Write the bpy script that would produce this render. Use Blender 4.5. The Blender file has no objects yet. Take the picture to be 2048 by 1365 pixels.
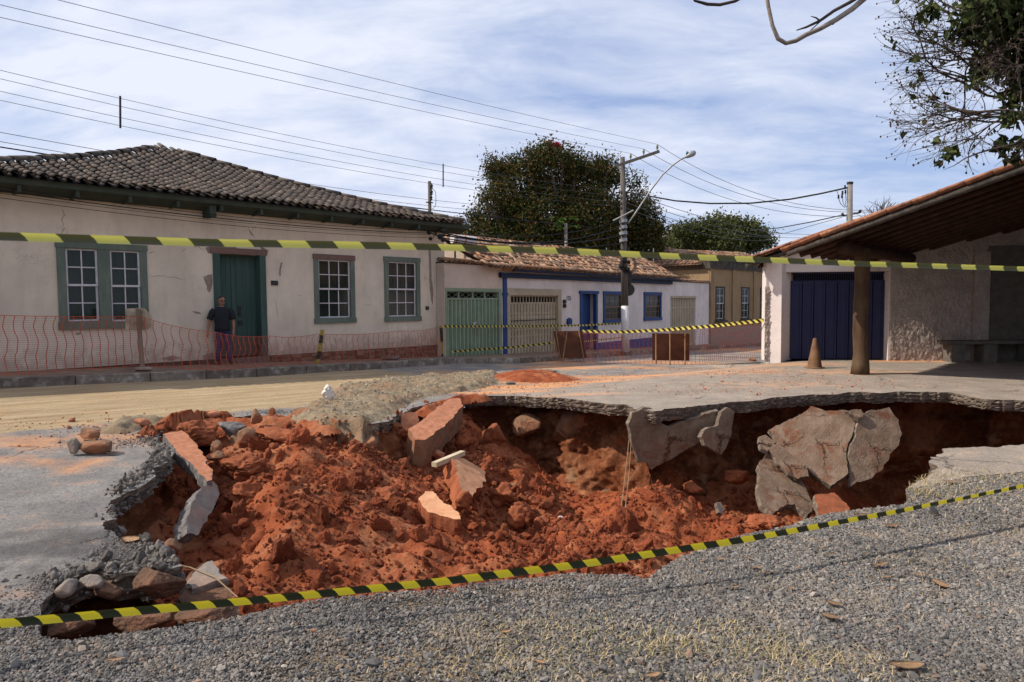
import bpy, bmesh, math, random
import numpy as np
from mathutils import Vector, Matrix, Euler, noise as mnoise
from mathutils.geometry import delaunay_2d_cdt

random.seed(7); np.random.seed(7)
SC = bpy.context.scene
COL = SC.collection
# ------------------------------------------------------------------ camera
CAMZ = 1.6; F = 1365.33; PITCH = math.radians(3.15); ROLL = 0.0079
_f = Vector((0, math.cos(PITCH), -math.sin(PITCH)))
_r0 = Vector((1, 0, 0)); _u0 = _r0.cross(_f)
_r = _r0*math.cos(ROLL) - _u0*math.sin(ROLL)
_u = _u0*math.cos(ROLL) + _r0*math.sin(ROLL)
cam = bpy.data.cameras.new('camera'); camo = bpy.data.objects.new('camera', cam); COL.objects.link(camo)
camo.matrix_world = Matrix(((_r.x, _u.x, -_f.x, 0), (_r.y, _u.y, -_f.y, 0), (_r.z, _u.z, -_f.z, CAMZ), (0, 0, 0, 1)))
cam.lens = 24; cam.sensor_width = 36; cam.clip_end = 3000; cam.clip_start = 0.05
cam.dof.use_dof = True; cam.dof.focus_distance = 9.0; cam.dof.aperture_fstop = 6.3
SC.camera = camo
# ------------------------------------------------------------------ light
SUN_TO = Vector((-1.08, -0.05, 1.0)).normalized()
sun = bpy.data.lights.new('sun', 'SUN'); sun.energy = 5.0; sun.angle = math.radians(0.5); sun.color = (1.0, 0.93, 0.83)
suno = bpy.data.objects.new('sun', sun); COL.objects.link(suno); suno.location = (-20, 0, 30)
suno.rotation_euler = (-SUN_TO).to_track_quat('-Z', 'Y').to_euler()
SC.view_settings.view_transform = 'Standard'; SC.view_settings.look = 'None'
SC.view_settings.exposure = 0.09; SC.view_settings.gamma = 1.0
SC.cycles.max_bounces = 6; SC.cycles.diffuse_bounces = 3; SC.cycles.transparent_max_bounces = 8

class NT:
    """small node-tree builder"""
    def __init__(s, tree): s.t = tree; s.n = tree.nodes; s.l = tree.links
    def new(s, ty, **kw):
        n = s.n.new(ty)
        for k, v in kw.items(): setattr(n, k, v)
        return n
    def put(s, sock, v):
        if v is None: return
        if isinstance(v, bpy.types.NodeSocket): s.l.new(v, sock)
        else:
            if hasattr(sock.default_value, '__len__') and not hasattr(v, '__len__'): v = (v,)*len(sock.default_value)
            if hasattr(v, '__len__') and len(v) == 3 and len(sock.default_value) == 4: v = (*v, 1)
            sock.default_value = v
    def obj(s): return s.new('ShaderNodeTexCoord').outputs['Object']
    def gen(s): return s.new('ShaderNodeTexCoord').outputs['Generated']
    def scale(s, vec, sc, rot=(0, 0, 0), loc=(0, 0, 0)):
        m = s.new('ShaderNodeMapping'); s.put(m.inputs['Vector'], vec); m.inputs['Scale'].default_value = sc
        m.inputs['Rotation'].default_value = rot; m.inputs['Location'].default_value = loc; return m.outputs[0]
    def noise(s, vec, scale, detail=5, rough=.55, dist=0, col=False):
        n = s.new('ShaderNodeTexNoise'); s.put(n.inputs['Vector'], vec); n.inputs['Scale'].default_value = scale
        n.inputs['Detail'].default_value = detail; n.inputs['Roughness'].default_value = rough; n.inputs['Distortion'].default_value = dist
        return n.outputs['Color' if col else 'Fac']
    def vor(s, vec, scale, feature='F1', out='Distance'):
        n = s.new('ShaderNodeTexVoronoi', feature=feature); s.put(n.inputs['Vector'], vec); n.inputs['Scale'].default_value = scale
        return n.outputs[out]
    def ramp(s, fac, stops):
        n = s.new('ShaderNodeValToRGB'); e = n.color_ramp.elements
        while len(e) < len(stops): e.new(.5)
        for i, (p, c) in enumerate(stops):
            e[i].position = p; e[i].color = (c, c, c, 1) if not hasattr(c, '__len__') else (*c, 1)
        s.put(n.inputs[0], fac); return n.outputs[0]
    def mix(s, fac, a, b, mode='MIX'):
        n = s.new('ShaderNodeMix', data_type='RGBA', blend_type=mode)
        s.put(n.inputs[0], fac); s.put(n.inputs[6], a); s.put(n.inputs[7], b); return n.outputs[2]
    def math(s, op, a, b=None, c=None, clamp=False):
        n = s.new('ShaderNodeMath', operation=op, use_clamp=clamp); s.put(n.inputs[0], a)
        if b is not None: s.put(n.inputs[1], b)
        if c is not None: s.put(n.inputs[2], c)
        return n.outputs[0]
    def sep(s, v):
        n = s.new('ShaderNodeSeparateXYZ'); s.put(n.inputs[0], v); return n.outputs
    def attr(s, name):
        n = s.new('ShaderNodeAttribute'); n.attribute_name = name; return n
    def rnd(s): return s.new('ShaderNodeObjectInfo').outputs['Random']
    def island(s): return s.new('ShaderNodeNewGeometry').outputs['Random Per Island']
    def bump(s, h, strength=.5, dist=.02, normal=None):
        n = s.new('ShaderNodeBump'); s.put(n.inputs['Height'], h); n.inputs['Strength'].default_value = strength
        n.inputs['Distance'].default_value = dist
        if normal is not None: s.put(n.inputs['Normal'], normal)
        return n.outputs[0]

# sky: physical sky plus thin high clouds
W = bpy.data.worlds.new('World'); SC.world = W; W.use_nodes = True
w = NT(W.node_tree); bgn = [n for n in w.n if n.type == 'BACKGROUND'][0]
sky = w.new('ShaderNodeTexSky', sky_type='NISHITA'); sky.sun_disc = False
sky.sun_elevation = math.radians(43); sky.sun_rotation = math.radians(267)
sky.air_density = 1.0; sky.dust_density = 1.6; sky.ozone_density = 1.6; sky.altitude = 600
d = w.sep(w.gen()); zz = w.math('ADD', w.math('MAXIMUM', d[2], 0.0), .22)
cmb = w.new('ShaderNodeCombineXYZ'); w.put(cmb.inputs[0], w.math('DIVIDE', d[0], zz)); w.put(cmb.inputs[1], w.math('DIVIDE', d[1], zz))
warp = w.noise(cmb.outputs[0], .9, 3, .5, 0, True)
vadd = w.new('ShaderNodeVectorMath', operation='MULTIPLY_ADD'); w.put(vadd.inputs[0], warp); vadd.inputs[1].default_value = (.55, .55, 0); w.put(vadd.inputs[2], cmb.outputs[0])
v1 = w.scale(vadd.outputs[0], (.75, 2.0, 1), (0, 0, .55), (3.1, 1.7, 0))
v2 = w.scale(vadd.outputs[0], (1.1, 1.5, 1), (0, 0, -.4), (1.3, .4, 0))
c1 = w.noise(v1, 1.15, 8, .60); c2 = w.noise(v2, 2.3, 7, .62)
cc = w.math('ADD', w.math('ADD', w.math('MULTIPLY', c1, .72), w.math('MULTIPLY', c2, .34)), w.math('MULTIPLY', d[0], -.085))
cm = w.ramp(cc, [(.36, 0.10), (.48, .52), (.62, 1.0)])
hz = w.ramp(d[2], [(0.0, .55), (.22, .0)])
cm = w.math('MAXIMUM', w.math('MULTIPLY', cm, 1.0), w.math('MULTIPLY', hz, .8))
skyc = w.mix(.55, sky.outputs[0], (3.6, 5.0, 8.8))
mixc = w.mix(cm, skyc, (7.7, 8.1, 9.3))
w.put(bgn.inputs[0], mixc); bgn.inputs[1].default_value = 0.103

# ------------------------------------------------------------------ pixel -> place helpers (photograph is 2048 x 1365)
def ray(px, py): return _f + _r*((px-1024)/F) + _u*((682.5-py)/F)
O = Vector((0, 0, CAMZ))
def at_z(px, py, z=0.0):
    d = ray(px, py); return O + d*((z-CAMZ)/d.z)
def at_y(px, py, Y):
    d = ray(px, py); return O + d*(Y/d.y)
P0 = Vector((-10.8, 14.4)); U = Vector((.6866, .7270)).normalized(); NV = Vector((-U.y, U.x))
def s_of(x, y): return (x-P0.x)*U.x + (y-P0.y)*U.y
def v_of(x, y): return (x-P0.x)*NV.x + (y-P0.y)*NV.y
def walk_z(s): return .26 - .035*min(max(s, -14), 55)
def sstep(a, b, x): t = min(max((x-a)/(b-a), 0), 1); return t*t*(3-2*t)
def g(x, y): return (walk_z(s_of(x, y))-.19)*sstep(-11.2, -7.2, v_of(x, y))
def iter_pt(px, py, zf, z0=0.0):
    z = z0
    for _ in range(25):
        p = at_z(px, py, z); z = .5*z + .5*zf(p.x, p.y)
    p = at_z(px, py, z); return Vector((p.x, p.y, z))
def gp(px, py): return iter_pt(px, py, g)
def wp(px, py): return iter_pt(px, py, lambda x, y: walk_z(s_of(x, y)))

# ------------------------------------------------------------------ object helpers
WORLD = {}
def tag(o, label=None, cat=None, group=None, kind=None):
    if label: o['label'] = label
    if cat: o['category'] = cat
    if group: o['group'] = group
    if kind: o['kind'] = kind
    return o
def empty(name, loc, label, cat, group=None):
    o = bpy.data.objects.new(name, None); COL.objects.link(o); o.location = loc; o.empty_display_size = .2
    WORLD[o.name] = Matrix.Translation(loc); return tag(o, label, cat, group)
def link(o, parent=None):
    COL.objects.link(o)
    if parent is not None:
        o.parent = parent; o.matrix_parent_inverse = WORLD.get(parent.name, Matrix.Identity(4)).inverted()
    return o
def obj(name, bm, mat, parent=None, smooth=False, edge_split=False):
    me = bpy.data.meshes.new(name)
    if isinstance(bm, bmesh.types.BMesh):
        bm.to_mesh(me); bm.free()
    else: me.from_pydata(*bm); me.update()
    mats = mat if isinstance(mat, (list, tuple)) else [mat]
    for m in mats: me.materials.append(m)
    if smooth: me.polygons.foreach_set('use_smooth', [True]*len(me.polygons))
    o = bpy.data.objects.new(name, me); return link(o, parent)
def npmesh(name, verts, faces, mat, parent=None, smooth=False):
    """numpy verts (n,3), faces (m,k)"""
    me = bpy.data.meshes.new(name); verts = np.asarray(verts, np.float32); faces = np.asarray(faces, np.int32)
    k = faces.shape[1]; m = len(faces)
    me.vertices.add(len(verts)); me.vertices.foreach_set('co', verts.ravel())
    me.loops.add(m*k); me.loops.foreach_set('vertex_index', faces.ravel())
    me.polygons.add(m); me.polygons.foreach_set('loop_start', np.arange(0, m*k, k, dtype=np.int32))
    me.update(calc_edges=True)
    if smooth: me.polygons.foreach_set('use_smooth', np.ones(m, bool))
    me.materials.append(mat)
    o = bpy.data.objects.new(name, me); return link(o, parent)
def box8(bm, p, mi=0):
    v = [bm.verts.new(q) for q in p]
    for f in ((0, 3, 2, 1), (4, 5, 6, 7), (0, 1, 5, 4), (1, 2, 6, 5), (2, 3, 7, 6), (3, 0, 4, 7)):
        fc = bm.faces.new([v[i] for i in f]); fc.material_index = mi
def box(bm, x0, x1, y0, y1, z0, z1):
    box8(bm, [(x0, y0, z0), (x1, y0, z0), (x1, y1, z0), (x0, y1, z0), (x0, y0, z1), (x1, y0, z1), (x1, y1, z1), (x0, y1, z1)])
def tube(bm, pts, r, n=6, cap=True):
    """swept tube through pts; r number or list"""
    pts = [Vector(p) for p in pts]; m = len(pts); rs = r if hasattr(r, '__len__') else [r]*m; rings = []; ref = None
    for i, p in enumerate(pts):
        t = (pts[min(i+1, m-1)]-pts[max(i-1, 0)]).normalized()
        if ref is None: a = t.cross(Vector((0, 0, 1)) if abs(t.z) < .9 else Vector((1, 0, 0)))
        else: a = ref-t*ref.dot(t)
        if a.length < 1e-4: a = t.orthogonal()
        a.normalize(); b = t.cross(a); ref = a
        rings.append([bm.verts.new(p + a*(rs[i]*math.cos(2*math.pi*k/n)) + b*(rs[i]*math.sin(2*math.pi*k/n))) for k in range(n)])
    for i in range(m-1):
        for k in range(n): bm.faces.new([rings[i][k], rings[i][(k+1) % n], rings[i+1][(k+1) % n], rings[i+1][k]])
    if cap: bm.faces.new(rings[0][::-1]); bm.faces.new(rings[-1])
def lathe(bm, c, prof, n=16):
    rings = []
    for (r, z) in prof: rings.append([bm.verts.new((c[0]+r*math.cos(2*math.pi*k/n), c[1]+r*math.sin(2*math.pi*k/n), c[2]+z)) for k in range(n)])
    for i in range(len(rings)-1):
        for k in range(n): bm.faces.new([rings[i][k], rings[i][(k+1) % n], rings[i+1][(k+1) % n], rings[i+1][k]])
    bm.faces.new(rings[0][::-1]); bm.faces.new(rings[-1])
class Wall:
    def __init__(s, a, b):
        s.a = Vector(a[:2]); s.b = Vector(b[:2]); s.L = (s.b-s.a).length; s.u = (s.b-s.a).normalized(); s.o = Vector((s.u.y, -s.u.x))
    def pt(s, a, o, z): q = s.a + s.u*a + s.o*o; return Vector((q.x, q.y, z))
    def hit(s, px, py, off=0.0):
        d = ray(px, py); base = s.a + s.o*off
        k = (Vector((base.x, base.y))).dot(s.o)/Vector((d.x, d.y)).dot(s.o)
        q = O + d*k; return (Vector((q.x, q.y))-base).dot(s.u), q.z
    def rect(s, quad):
        """quad pixels TL,TR,BR,BL -> s0,s1,z0,z1"""
        h = [s.hit(*q) for q in quad]
        return ((h[0][0]+h[3][0])/2, (h[1][0]+h[2][0])/2, (h[2][1]+h[3][1])/2, (h[0][1]+h[1][1])/2)
    def bx(s, bm, s0, s1, o0, o1, z0, z1, mi=0):
        box8(bm, [s.pt(s0, o0, z0), s.pt(s1, o0, z0), s.pt(s1, o1, z0), s.pt(s0, o1, z0), s.pt(s0, o0, z1), s.pt(s1, o0, z1), s.pt(s1, o1, z1), s.pt(s0, o1, z1)], mi)
    def facade(s, bm, s0, s1, z0, z1, openings, th=.45):
        ss = sorted(set([s0, s1] + [x for o in openings for x in o[:2]])); zs = sorted(set([z0, z1] + [x for o in openings for x in o[2:4]]))
        def hole(a, b, c, d): return any(o[0]-1e-4 <= a and b <= o[1]+1e-4 and o[2]-1e-4 <= c and d <= o[3]+1e-4 for o in openings)
        cache = {}
        def V(a, o, z):
            k = (round(a, 4), o, round(z, 4))
            if k not in cache: cache[k] = bm.verts.new(s.pt(a, o, z))
            return cache[k]
        for i in range(len(ss)-1):
            for j in range(len(zs)-1):
                a, b, c, d = ss[i], ss[i+1], zs[j], zs[j+1]
                if hole(a, b, c, d): continue
                bm.faces.new([V(a, 0, c), V(b, 0, c), V(b, 0, d), V(a, 0, d)])
                bm.faces.new([V(a, -th, c), V(a, -th, d), V(b, -th, d), V(b, -th, c)])
        for (a, b, c, d) in [(s0, s1, z0, z1)] + [o[:4] for o in openings]:
            for (p, q, r, t) in (((a, c), (b, c), 0, 0), ((b, c), (b, d), 0, 0), ((b, d), (a, d), 0, 0), ((a, d), (a, c), 0, 0)):
                vs = [bm.verts.new(s.pt(p[0], 0, p[1])), bm.verts.new(s.pt(q[0], 0, q[1])), bm.verts.new(s.pt(q[0], -th, q[1])), bm.verts.new(s.pt(p[0], -th, p[1]))]
                bm.faces.new(vs)

# ------------------------------------------------------------------ numpy noise
def _h(ix, iy, iz, seed):
    n = (ix.astype(np.int64)*374761393 + iy.astype(np.int64)*668265263 + iz.astype(np.int64)*2147483647 + seed*974634777) & 0xffffffff
    n = ((n ^ (n >> 13))*1274126177) & 0xffffffff; n = (n ^ (n >> 16)) & 0xffffffff
    return n/4294967295.0
def vnoise(x, y, z=0., seed=0):
    x = np.asarray(x, float); y = np.asarray(y, float); z = np.asarray(z, float)+np.zeros_like(x)
    ix, iy, iz = np.floor(x), np.floor(y), np.floor(z); fx, fy, fz = x-ix, y-iy, z-iz
    fx, fy, fz = [t*t*(3-2*t) for t in (fx, fy, fz)]; r = 0
    for a in (0, 1):
        for b in (0, 1):
            for c in (0, 1):
                r = r + _h(ix+a, iy+b, iz+c, seed)*(fx if a else 1-fx)*(fy if b else 1-fy)*(fz if c else 1-fz)
    return r*2-1
def fbm(x, y, z=0., oct=4, seed=0, gain=.5):
    r = 0; a = 1; s = 1
    for i in range(oct): r = r + a*vnoise(np.asarray(x)*s, np.asarray(y)*s, np.asarray(z)*s, seed+i); a *= gain; s *= 2.03
    return r
def domes(x, y, cell, seed=0):
    """height of round clods: 1 at each clod's middle, 0 between"""
    x = x/cell; y = y/cell; ix, iy = np.floor(x), np.floor(y); best = np.full(x.shape, 9.)
    for a in (-1, 0, 1):
        for b in (-1, 0, 1):
            cx = ix+a; cy = iy+b; px = cx+_h(cx, cy, cx*0, seed); py = cy+_h(cx, cy, cx*0, seed+5); rr = .45+.75*_h(cx, cy, cx*0, seed+9)
            best = np.minimum(best, ((x-px)**2+(y-py)**2)/rr**2)
    return np.sqrt(np.clip(1-best, 0, 1))
def inpoly(x, y, poly):
    x = np.asarray(x); y = np.asarray(y); c = np.zeros(x.shape, bool); n = len(poly)
    for i in range(n):
        x0, y0 = poly[i-1][:2]; x1, y1 = poly[i][:2]
        if y0 == y1: continue
        c ^= ((y0 > y) != (y1 > y)) & (x < (x1-x0)*(y-y0)/(y1-y0)+x0)
    return c
def dist_poly(x, y, poly):
    x = np.asarray(x).ravel(); y = np.asarray(y).ravel(); d = np.full(x.shape, 1e9); n = len(poly)
    for i in range(n):
        ax, ay = poly[i-1][:2]; bx, by = poly[i][:2]; dx, dy = bx-ax, by-ay; L = dx*dx+dy*dy+1e-9
        t = np.clip(((x-ax)*dx+(y-ay)*dy)/L, 0, 1); d = np.minimum(d, (x-ax-t*dx)**2+(y-ay-t*dy)**2)
    return np.sqrt(d)
def idw(x, y, ctl, p=3.2, eps=.03):
    num = 0; den = 0
    for (cx, cy, cz) in ctl:
        wgt = 1/((x-cx)**2+(y-cy)**2+eps)**(p/2); num = num+wgt*cz; den = den+wgt
    return num/den

# ------------------------------------------------------------------ materials
def newmat(name):
    m = bpy.data.materials.new(name); m.use_nodes = True; t = NT(m.node_tree)
    b = [n for n in t.n if n.type == 'BSDF_PRINCIPLED'][0]; b.inputs['Specular IOR Level'].default_value = .25
    return m, t, b
def mat(name, stops, scale=3, rough=.9, bump=.3, bscale=40, detail=6, rnd=0., island=0., dirt=None, dirtscale=1.2, metal=0., spec=.25, dist=.01, stretch=None):
    m, t, b = newmat(name); v = t.obj()
    vs = t.scale(v, stretch) if stretch else v
    c = t.ramp(t.noise(vs, scale, detail, .6), stops) if len(stops) > 1 else None
    if c is None: c = t.mix(1.0, stops[0][1], t.ramp(t.noise(vs, scale, detail, .6), [(.3, .82), (.7, 1.12)]), 'MULTIPLY')
    if dirt: c = t.mix(t.math('MULTIPLY', t.ramp(t.noise(v, dirtscale, 7, .65), [(.45, 0), (.68, 1)]), dirt[1]), c, dirt[0])
    if rnd: c = t.mix(1.0, c, t.ramp(t.rnd(), [(0, 1-rnd), (1, 1+rnd*.8)]), 'MULTIPLY')
    if island: c = t.mix(1.0, c, t.ramp(t.island(), [(0, 1-island), (1, 1+island)]), 'MULTIPLY')
    t.put(b.inputs['Base Color'], c); b.inputs['Roughness'].default_value = rough; b.inputs['Metallic'].default_value = metal
    b.inputs['Specular IOR Level'].default_value = spec
    if bump: t.put(b.inputs['Normal'], t.bump(t.noise(vs, bscale, 5, .65), bump, dist))
    return m
def tilemat(name, stops, lichen):
    """old barrel tiles, each its own tone, black and pale lichen"""
    m, t, b = newmat(name); v = t.obj()
    r = t.math('FRACT', t.math('ADD', t.rnd(), t.attr('rnd').outputs['Fac']))
    c = t.ramp(r, stops); c = t.mix(t.ramp(t.noise(t.new('ShaderNodeNewGeometry').outputs['Position'], 7, 6, .7), [(.42, 0), (.62, lichen)]), c, (.028, .025, .022))
    c = t.mix(t.ramp(t.noise(t.new('ShaderNodeNewGeometry').outputs['Position'], 16, 4, .7), [(.58, 0), (.72, .35)]), c, (.36, .31, .26))
    t.put(b.inputs['Base Color'], c); b.inputs['Roughness'].default_value = .93
    t.put(b.inputs['Normal'], t.bump(t.noise(t.new('ShaderNodeNewGeometry').outputs['Position'], 60, 4, .6), .4, .01)); return m
def plaster(name, base, stain, bumpk=.35, bs=25, crackstr=.6, basedirt=None):
    m, t, b = newmat(name); v = t.obj()
    c = t.mix(1.0, base, t.ramp(t.noise(v, .9, 8, .68), [(.3, .80), (.7, 1.10)]), 'MULTIPLY')
    vz = t.scale(v, (2.2, 2.2, .35)); c = t.mix(t.math('MULTIPLY', t.ramp(t.noise(vz, 1.6, 6, .7), [(.5, 0), (.75, 1)]), stain[1]), c, stain[0])
    c = t.mix(t.ramp(t.noise(v, 9, 5, .75), [(.66, 0), (.74, .35)]), c, stain[0])
    if basedirt:
        zz_ = t.math('ADD', t.math('MULTIPLY', t.math('SUBTRACT', basedirt, t.sep(v)[2]), 1.1), t.math('MULTIPLY', t.math('SUBTRACT', t.noise(v, 4, 6, .7), .5), 1.6))
        c = t.mix(t.ramp(zz_, [(.0, 0), (.5, .7)]), c, stain[0])
        c = t.mix(t.math('MULTIPLY', t.ramp(t.noise(t.scale(v, (1, 1, .7)), .35, 5, .6), [(.45, 0), (.7, 1)]), .2), c, tuple(x*.8 for x in base))
    cr = t.vor(t.scale(t.noise(v, 1.2, 4, .6, 0, True), (3, 3, 3)), .9, 'DISTANCE_TO_EDGE')
    crk = t.math('MULTIPLY', t.ramp(cr, [(.0, 1), (.012, 0)]), t.ramp(t.noise(v, .45, 3), [(.52, 0), (.6, crackstr)]))
    c = t.mix(crk, c, tuple(x*.35 for x in base))
    t.put(b.inputs['Base Color'], c); b.inputs['Roughness'].default_value = .92
    t.put(b.inputs['Normal'], t.bump(t.noise(v, bs, 6, .6), bumpk, .012)); return m
M = {}
M['cream'] = plaster('cream_plaster', (.66, .555, .43), ((.31, .24, .18), .28), basedirt=.70)
M['white_plaster'] = plaster('white_plaster', (.66, .575, .53), ((.38, .33, .30), .35))
M['warm_plaster'] = plaster('warm_plaster', (.56, .44, .35), ((.36, .29, .24), .5))
M['ochre'] = plaster('ochre_plaster', (.30, .195, .105), ((.12, .09, .06), .75))
M['moss'] = mat('black_moss', [(.3, (.02, .018, .015)), (.7, (.10, .08, .06))], 4)
M['mud'] = mat('old_render', [(.3, (.20, .15, .12)), (.7, (.32, .25, .20))], 9, bump=.6)
M['crack'] = mat('crack', [(.5, (.11, .075, .055))], 9)
M['rough_wall'] = None
M['green'] = mat('green_paint', [(.3, (.105, .132, .100)), (.7, (.155, .182, .140))], 4, .75, .25, 60, dirt=((.07, .09, .07), .6), stretch=(3, 3, .6))
M['green_dark'] = mat('dark_green_paint', [(.3, (.034, .044, .032)), (.7, (.056, .068, .050))], 3, .8)
M['teal'] = mat('teal_door_paint', [(.25, (.034, .066, .054)), (.75, (.060, .102, .085))], 2.5, .7, .25, 50, dirt=((.03, .06, .05), .6), stretch=(3, 3, .4))
M['gate_green'] = mat('gate_green_paint', [(.3, (.165, .22, .145)), (.7, (.22, .285, .195))], 3, .6, .1, 50, dirt=((.20, .16, .10), .35))
M['beige'] = mat('beige_gate_paint', [(.3, (.32, .26, .17)), (.7, (.42, .345, .235))], 3, .6, .1, 50, dirt=((.22, .15, .09), .4))
M['blue'] = mat('blue_paint', [(.3, (.010, .034, .125)), (.7, (.016, .050, .17))], 3, .55, .1, 50)
M['blue_dark'] = mat('dark_blue_beam', [(.3, (.006, .012, .032)), (.7, (.010, .020, .055))], 3, .6, .1, 50)
M['navy'] = mat('navy_door_paint', [(.3, (.014, .016, .052)), (.7, (.021, .024, .072))], 2, .45, .1, 30, dirt=((.05, .04, .06), .3))
M['sash'] = mat('white_sash_paint', [(.3, (.50, .45, .45)), (.7, (.66, .62, .62))], 8, .6)
M['brown_sash'] = mat('brown_wood_sash', [(.3, (.16, .08, .04)), (.7, (.26, .14, .07))], 8, .6)
M['curtain'] = mat('curtain', [(.3, (.25, .23, .20)), (.7, (.45, .42, .38))], 3, stretch=(14, 14, .5))
M['room_shade'] = mat('painted_room_shade', [(.5, (.012, .011, .010))], 3, bump=0)  # near-black colour of flat sheets that paint the shade of unlit rooms
M['lintel'] = mat('bare_lintel_wood', [(.3, (.13, .075, .06)), (.7, (.21, .13, .105))], 5, bump=.5, stretch=(1, 1, 6))
M['iron'] = mat('dark_iron', [(.3, (.015, .015, .016)), (.7, (.05, .045, .04))], 8, .6)
M['wood'] = mat('grey_brown_wood', [(.3, (.14, .10, .07)), (.7, (.28, .21, .15))], 6, bump=.5, stretch=(1, 1, .2))
M['post_wood'] = mat('trunk_post_wood', [(.25, (.030, .016, .008)), (.75, (.10, .055, .029))], 7, bump=.9, bscale=30, stretch=(1, 1, .15), dirt=((.20, .13, .07), .35))
M['log'] = mat('rafter_log', [(.3, (.022, .011, .007)), (.7, (.06, .028, .017))], 6, bump=.6)
M['log_grey'] = mat('weathered_verge_log', [(.3, (.030, .024, .020)), (.7, (.095, .078, .062))], 9, bump=.8)
M['pole'] = mat('concrete_pole', [(.3, (.16, .14, .12)), (.7, (.27, .24, .21))], 6, bump=.4)
M['pole_wood'] = mat('weathered_pole', [(.3, (.065, .055, .048)), (.7, (.15, .13, .115))], 6, bump=.5, stretch=(3, 3, .3))
M['pole_white'] = mat('whitewash', [(.3, (.50, .47, .46)), (.7, (.72, .70, .69))], 4, dirt=((.35, .25, .17), .4))
M['wire'] = mat('bare_wire', [(.5, (.07, .07, .075))], 3, .6, 0)
M['cable'] = mat('black_cable', [(.5, (.012, .012, .012))], 3, .6, 0)
M['glassins'] = mat('porcelain_insulator', [(.5, (.20, .22, .12))], 3, .3, 0)
M['grey_metal'] = mat('grey_metal', [(.5, (.28, .28, .28))], 5, .45, .1, metal=.3)
M['orange_net'] = mat('orange_plastic_net', [(.5, (.42, .075, .032))], 5, .6, 0)
M['panel'] = mat('brown_barrier_board', [(.3, (.11, .036, .018)), (.7, (.19, .070, .036))], 3, .6, .2)
M['leg_wood'] = mat('barrier_leg_wood', [(.3, (.17, .085, .038)), (.7, (.27, .15, .07))], 6, .8)
M['cone'] = mat('dusty_cone', [(.3, (.11, .05, .022)), (.7, (.20, .11, .058))], 7, .8, .2)
M['cone_band'] = mat('dusty_cone_band', [(.3, (.17, .11, .07)), (.7, (.25, .17, .115))], 9, .8, .2)
M['concrete_slab'] = mat('slab_underside', [(.25, (.10, .062, .040)), (.5, (.165, .108, .072)), (.75, (.24, .168, .118))], 3.0, .95, .8, 55, detail=9, dirt=((.13, .055, .028), .75), dirtscale=2.6, dist=.012)
M['concrete'] = mat('bench_concrete', [(.3, (.085, .074, .062)), (.7, (.15, .13, .108))], 5, bump=.4)
M['asph_edge'] = mat('broken_edge', [(.2, (.06, .045, .036)), (.5, (.17, .125, .092)), (.78, (.40, .32, .25))], 11, .95, 1.0, 42, detail=9, dist=.03)
M['asphalt_chunk'] = mat('asphalt_chunk', [(.3, (.06, .055, .055)), (.55, (.17, .15, .14)), (.75, (.30, .27, .24))], 16, .95, .9, 60)
M['grey_chunk'] = mat('grey_rubble', [(.3, (.17, .143, .118)), (.7, (.29, .25, .21))], 9, .95, .9, 50, dirt=((.40, .15, .06), .35), dirtscale=3)
M['tan_chunk'] = mat('tan_rubble', [(.3, (.15, .082, .047)), (.7, (.28, .162, .095))], 7, .95, .9, 40, dirt=((.40, .11, .04), .5), dirtscale=3)
M['orange_dust_slab'] = mat('dusty_slab', [(.3, (.50, .24, .12)), (.7, (.64, .34, .19))], 8, .95, .8, 50, dirt=((.35, .11, .04), .4), dirtscale=5)
M['red_slab'] = mat('red_dusty_slab', [(.3, (.30, .11, .055)), (.7, (.46, .20, .11))], 12, .95, .8, 60)
M['soil_block'] = mat('soil_block', [(.25, (.15, .044, .018)), (.55, (.28, .082, .033)), (.8, (.37, .13, .056))], 5, .95, 1.0, 26, detail=8, rnd=.14)
M['plant'] = mat('plant_green', [(.5, (.07, .15, .03))], 5, island=.4, bump=0)
M['bag'] = mat('plastic_bag', [(.5, (.62, .56, .50))], 5, .5, .3)
M['plank'] = mat('bare_plank', [(.3, (.42, .33, .21)), (.7, (.58, .47, .32))], 5, .8, .3, stretch=(1, 1, .3))
M['dryleaf'] = mat('dry_leaf', [(.3, (.36, .20, .10)), (.7, (.56, .38, .22))], 20, .8, .3, rnd=.3)
M['skin'] = mat('skin', [(.5, (.30, .145, .09))], 5, .6, 0)
M['shirt'] = mat('charcoal_shirt', [(.5, (.020, .021, .026))], 5, .95, .2, 20)
M['jeans'] = mat('blue_jeans', [(.3, (.018, .027, .065)), (.7, (.035, .048, .105))], 6, .95, .2, 30)
M['hair'] = mat('grey_hair', [(.5, (.05, .045, .042))], 8, .9, .2)
M['shoe'] = mat('dark_shoe', [(.5, (.02, .018, .016))], 8, .7, 0)
M['text'] = mat('number_paint', [(.5, (.05, .07, .13))], 8, .7, 0)
M['tile_dark'] = tilemat('blackened_roof_tile', [(0, (.060, .047, .040)), (.35, (.095, .073, .058)), (.7, (.125, .085, .062)), (.9, (.17, .135, .105)), (1, (.075, .06, .05))], .7)
M['tile_channel'] = mat('dark_channel_tile', [(.3, (.010, .008, .007)), (.7, (.035, .027, .022))], 9)  # near-black channels draw the dark lines between the cover tiles
M['tile_mix'] = tilemat('mixed_roof_tile', [(0, (.14, .085, .055)), (.3, (.28, .16, .10)), (.6, (.42, .25, .15)), (.8, (.40, .18, .085)), (1, (.46, .33, .22))], .62)
M['tile_new'] = tilemat('orange_roof_tile', [(0, (.30, .115, .06)), (.5, (.36, .16, .09)), (1, (.42, .20, .115))], .55)
M['under_roof'] = mat('roof_boards', [(.3, (.012, .007, .005)), (.7, (.03, .018, .012))], 5)
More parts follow.
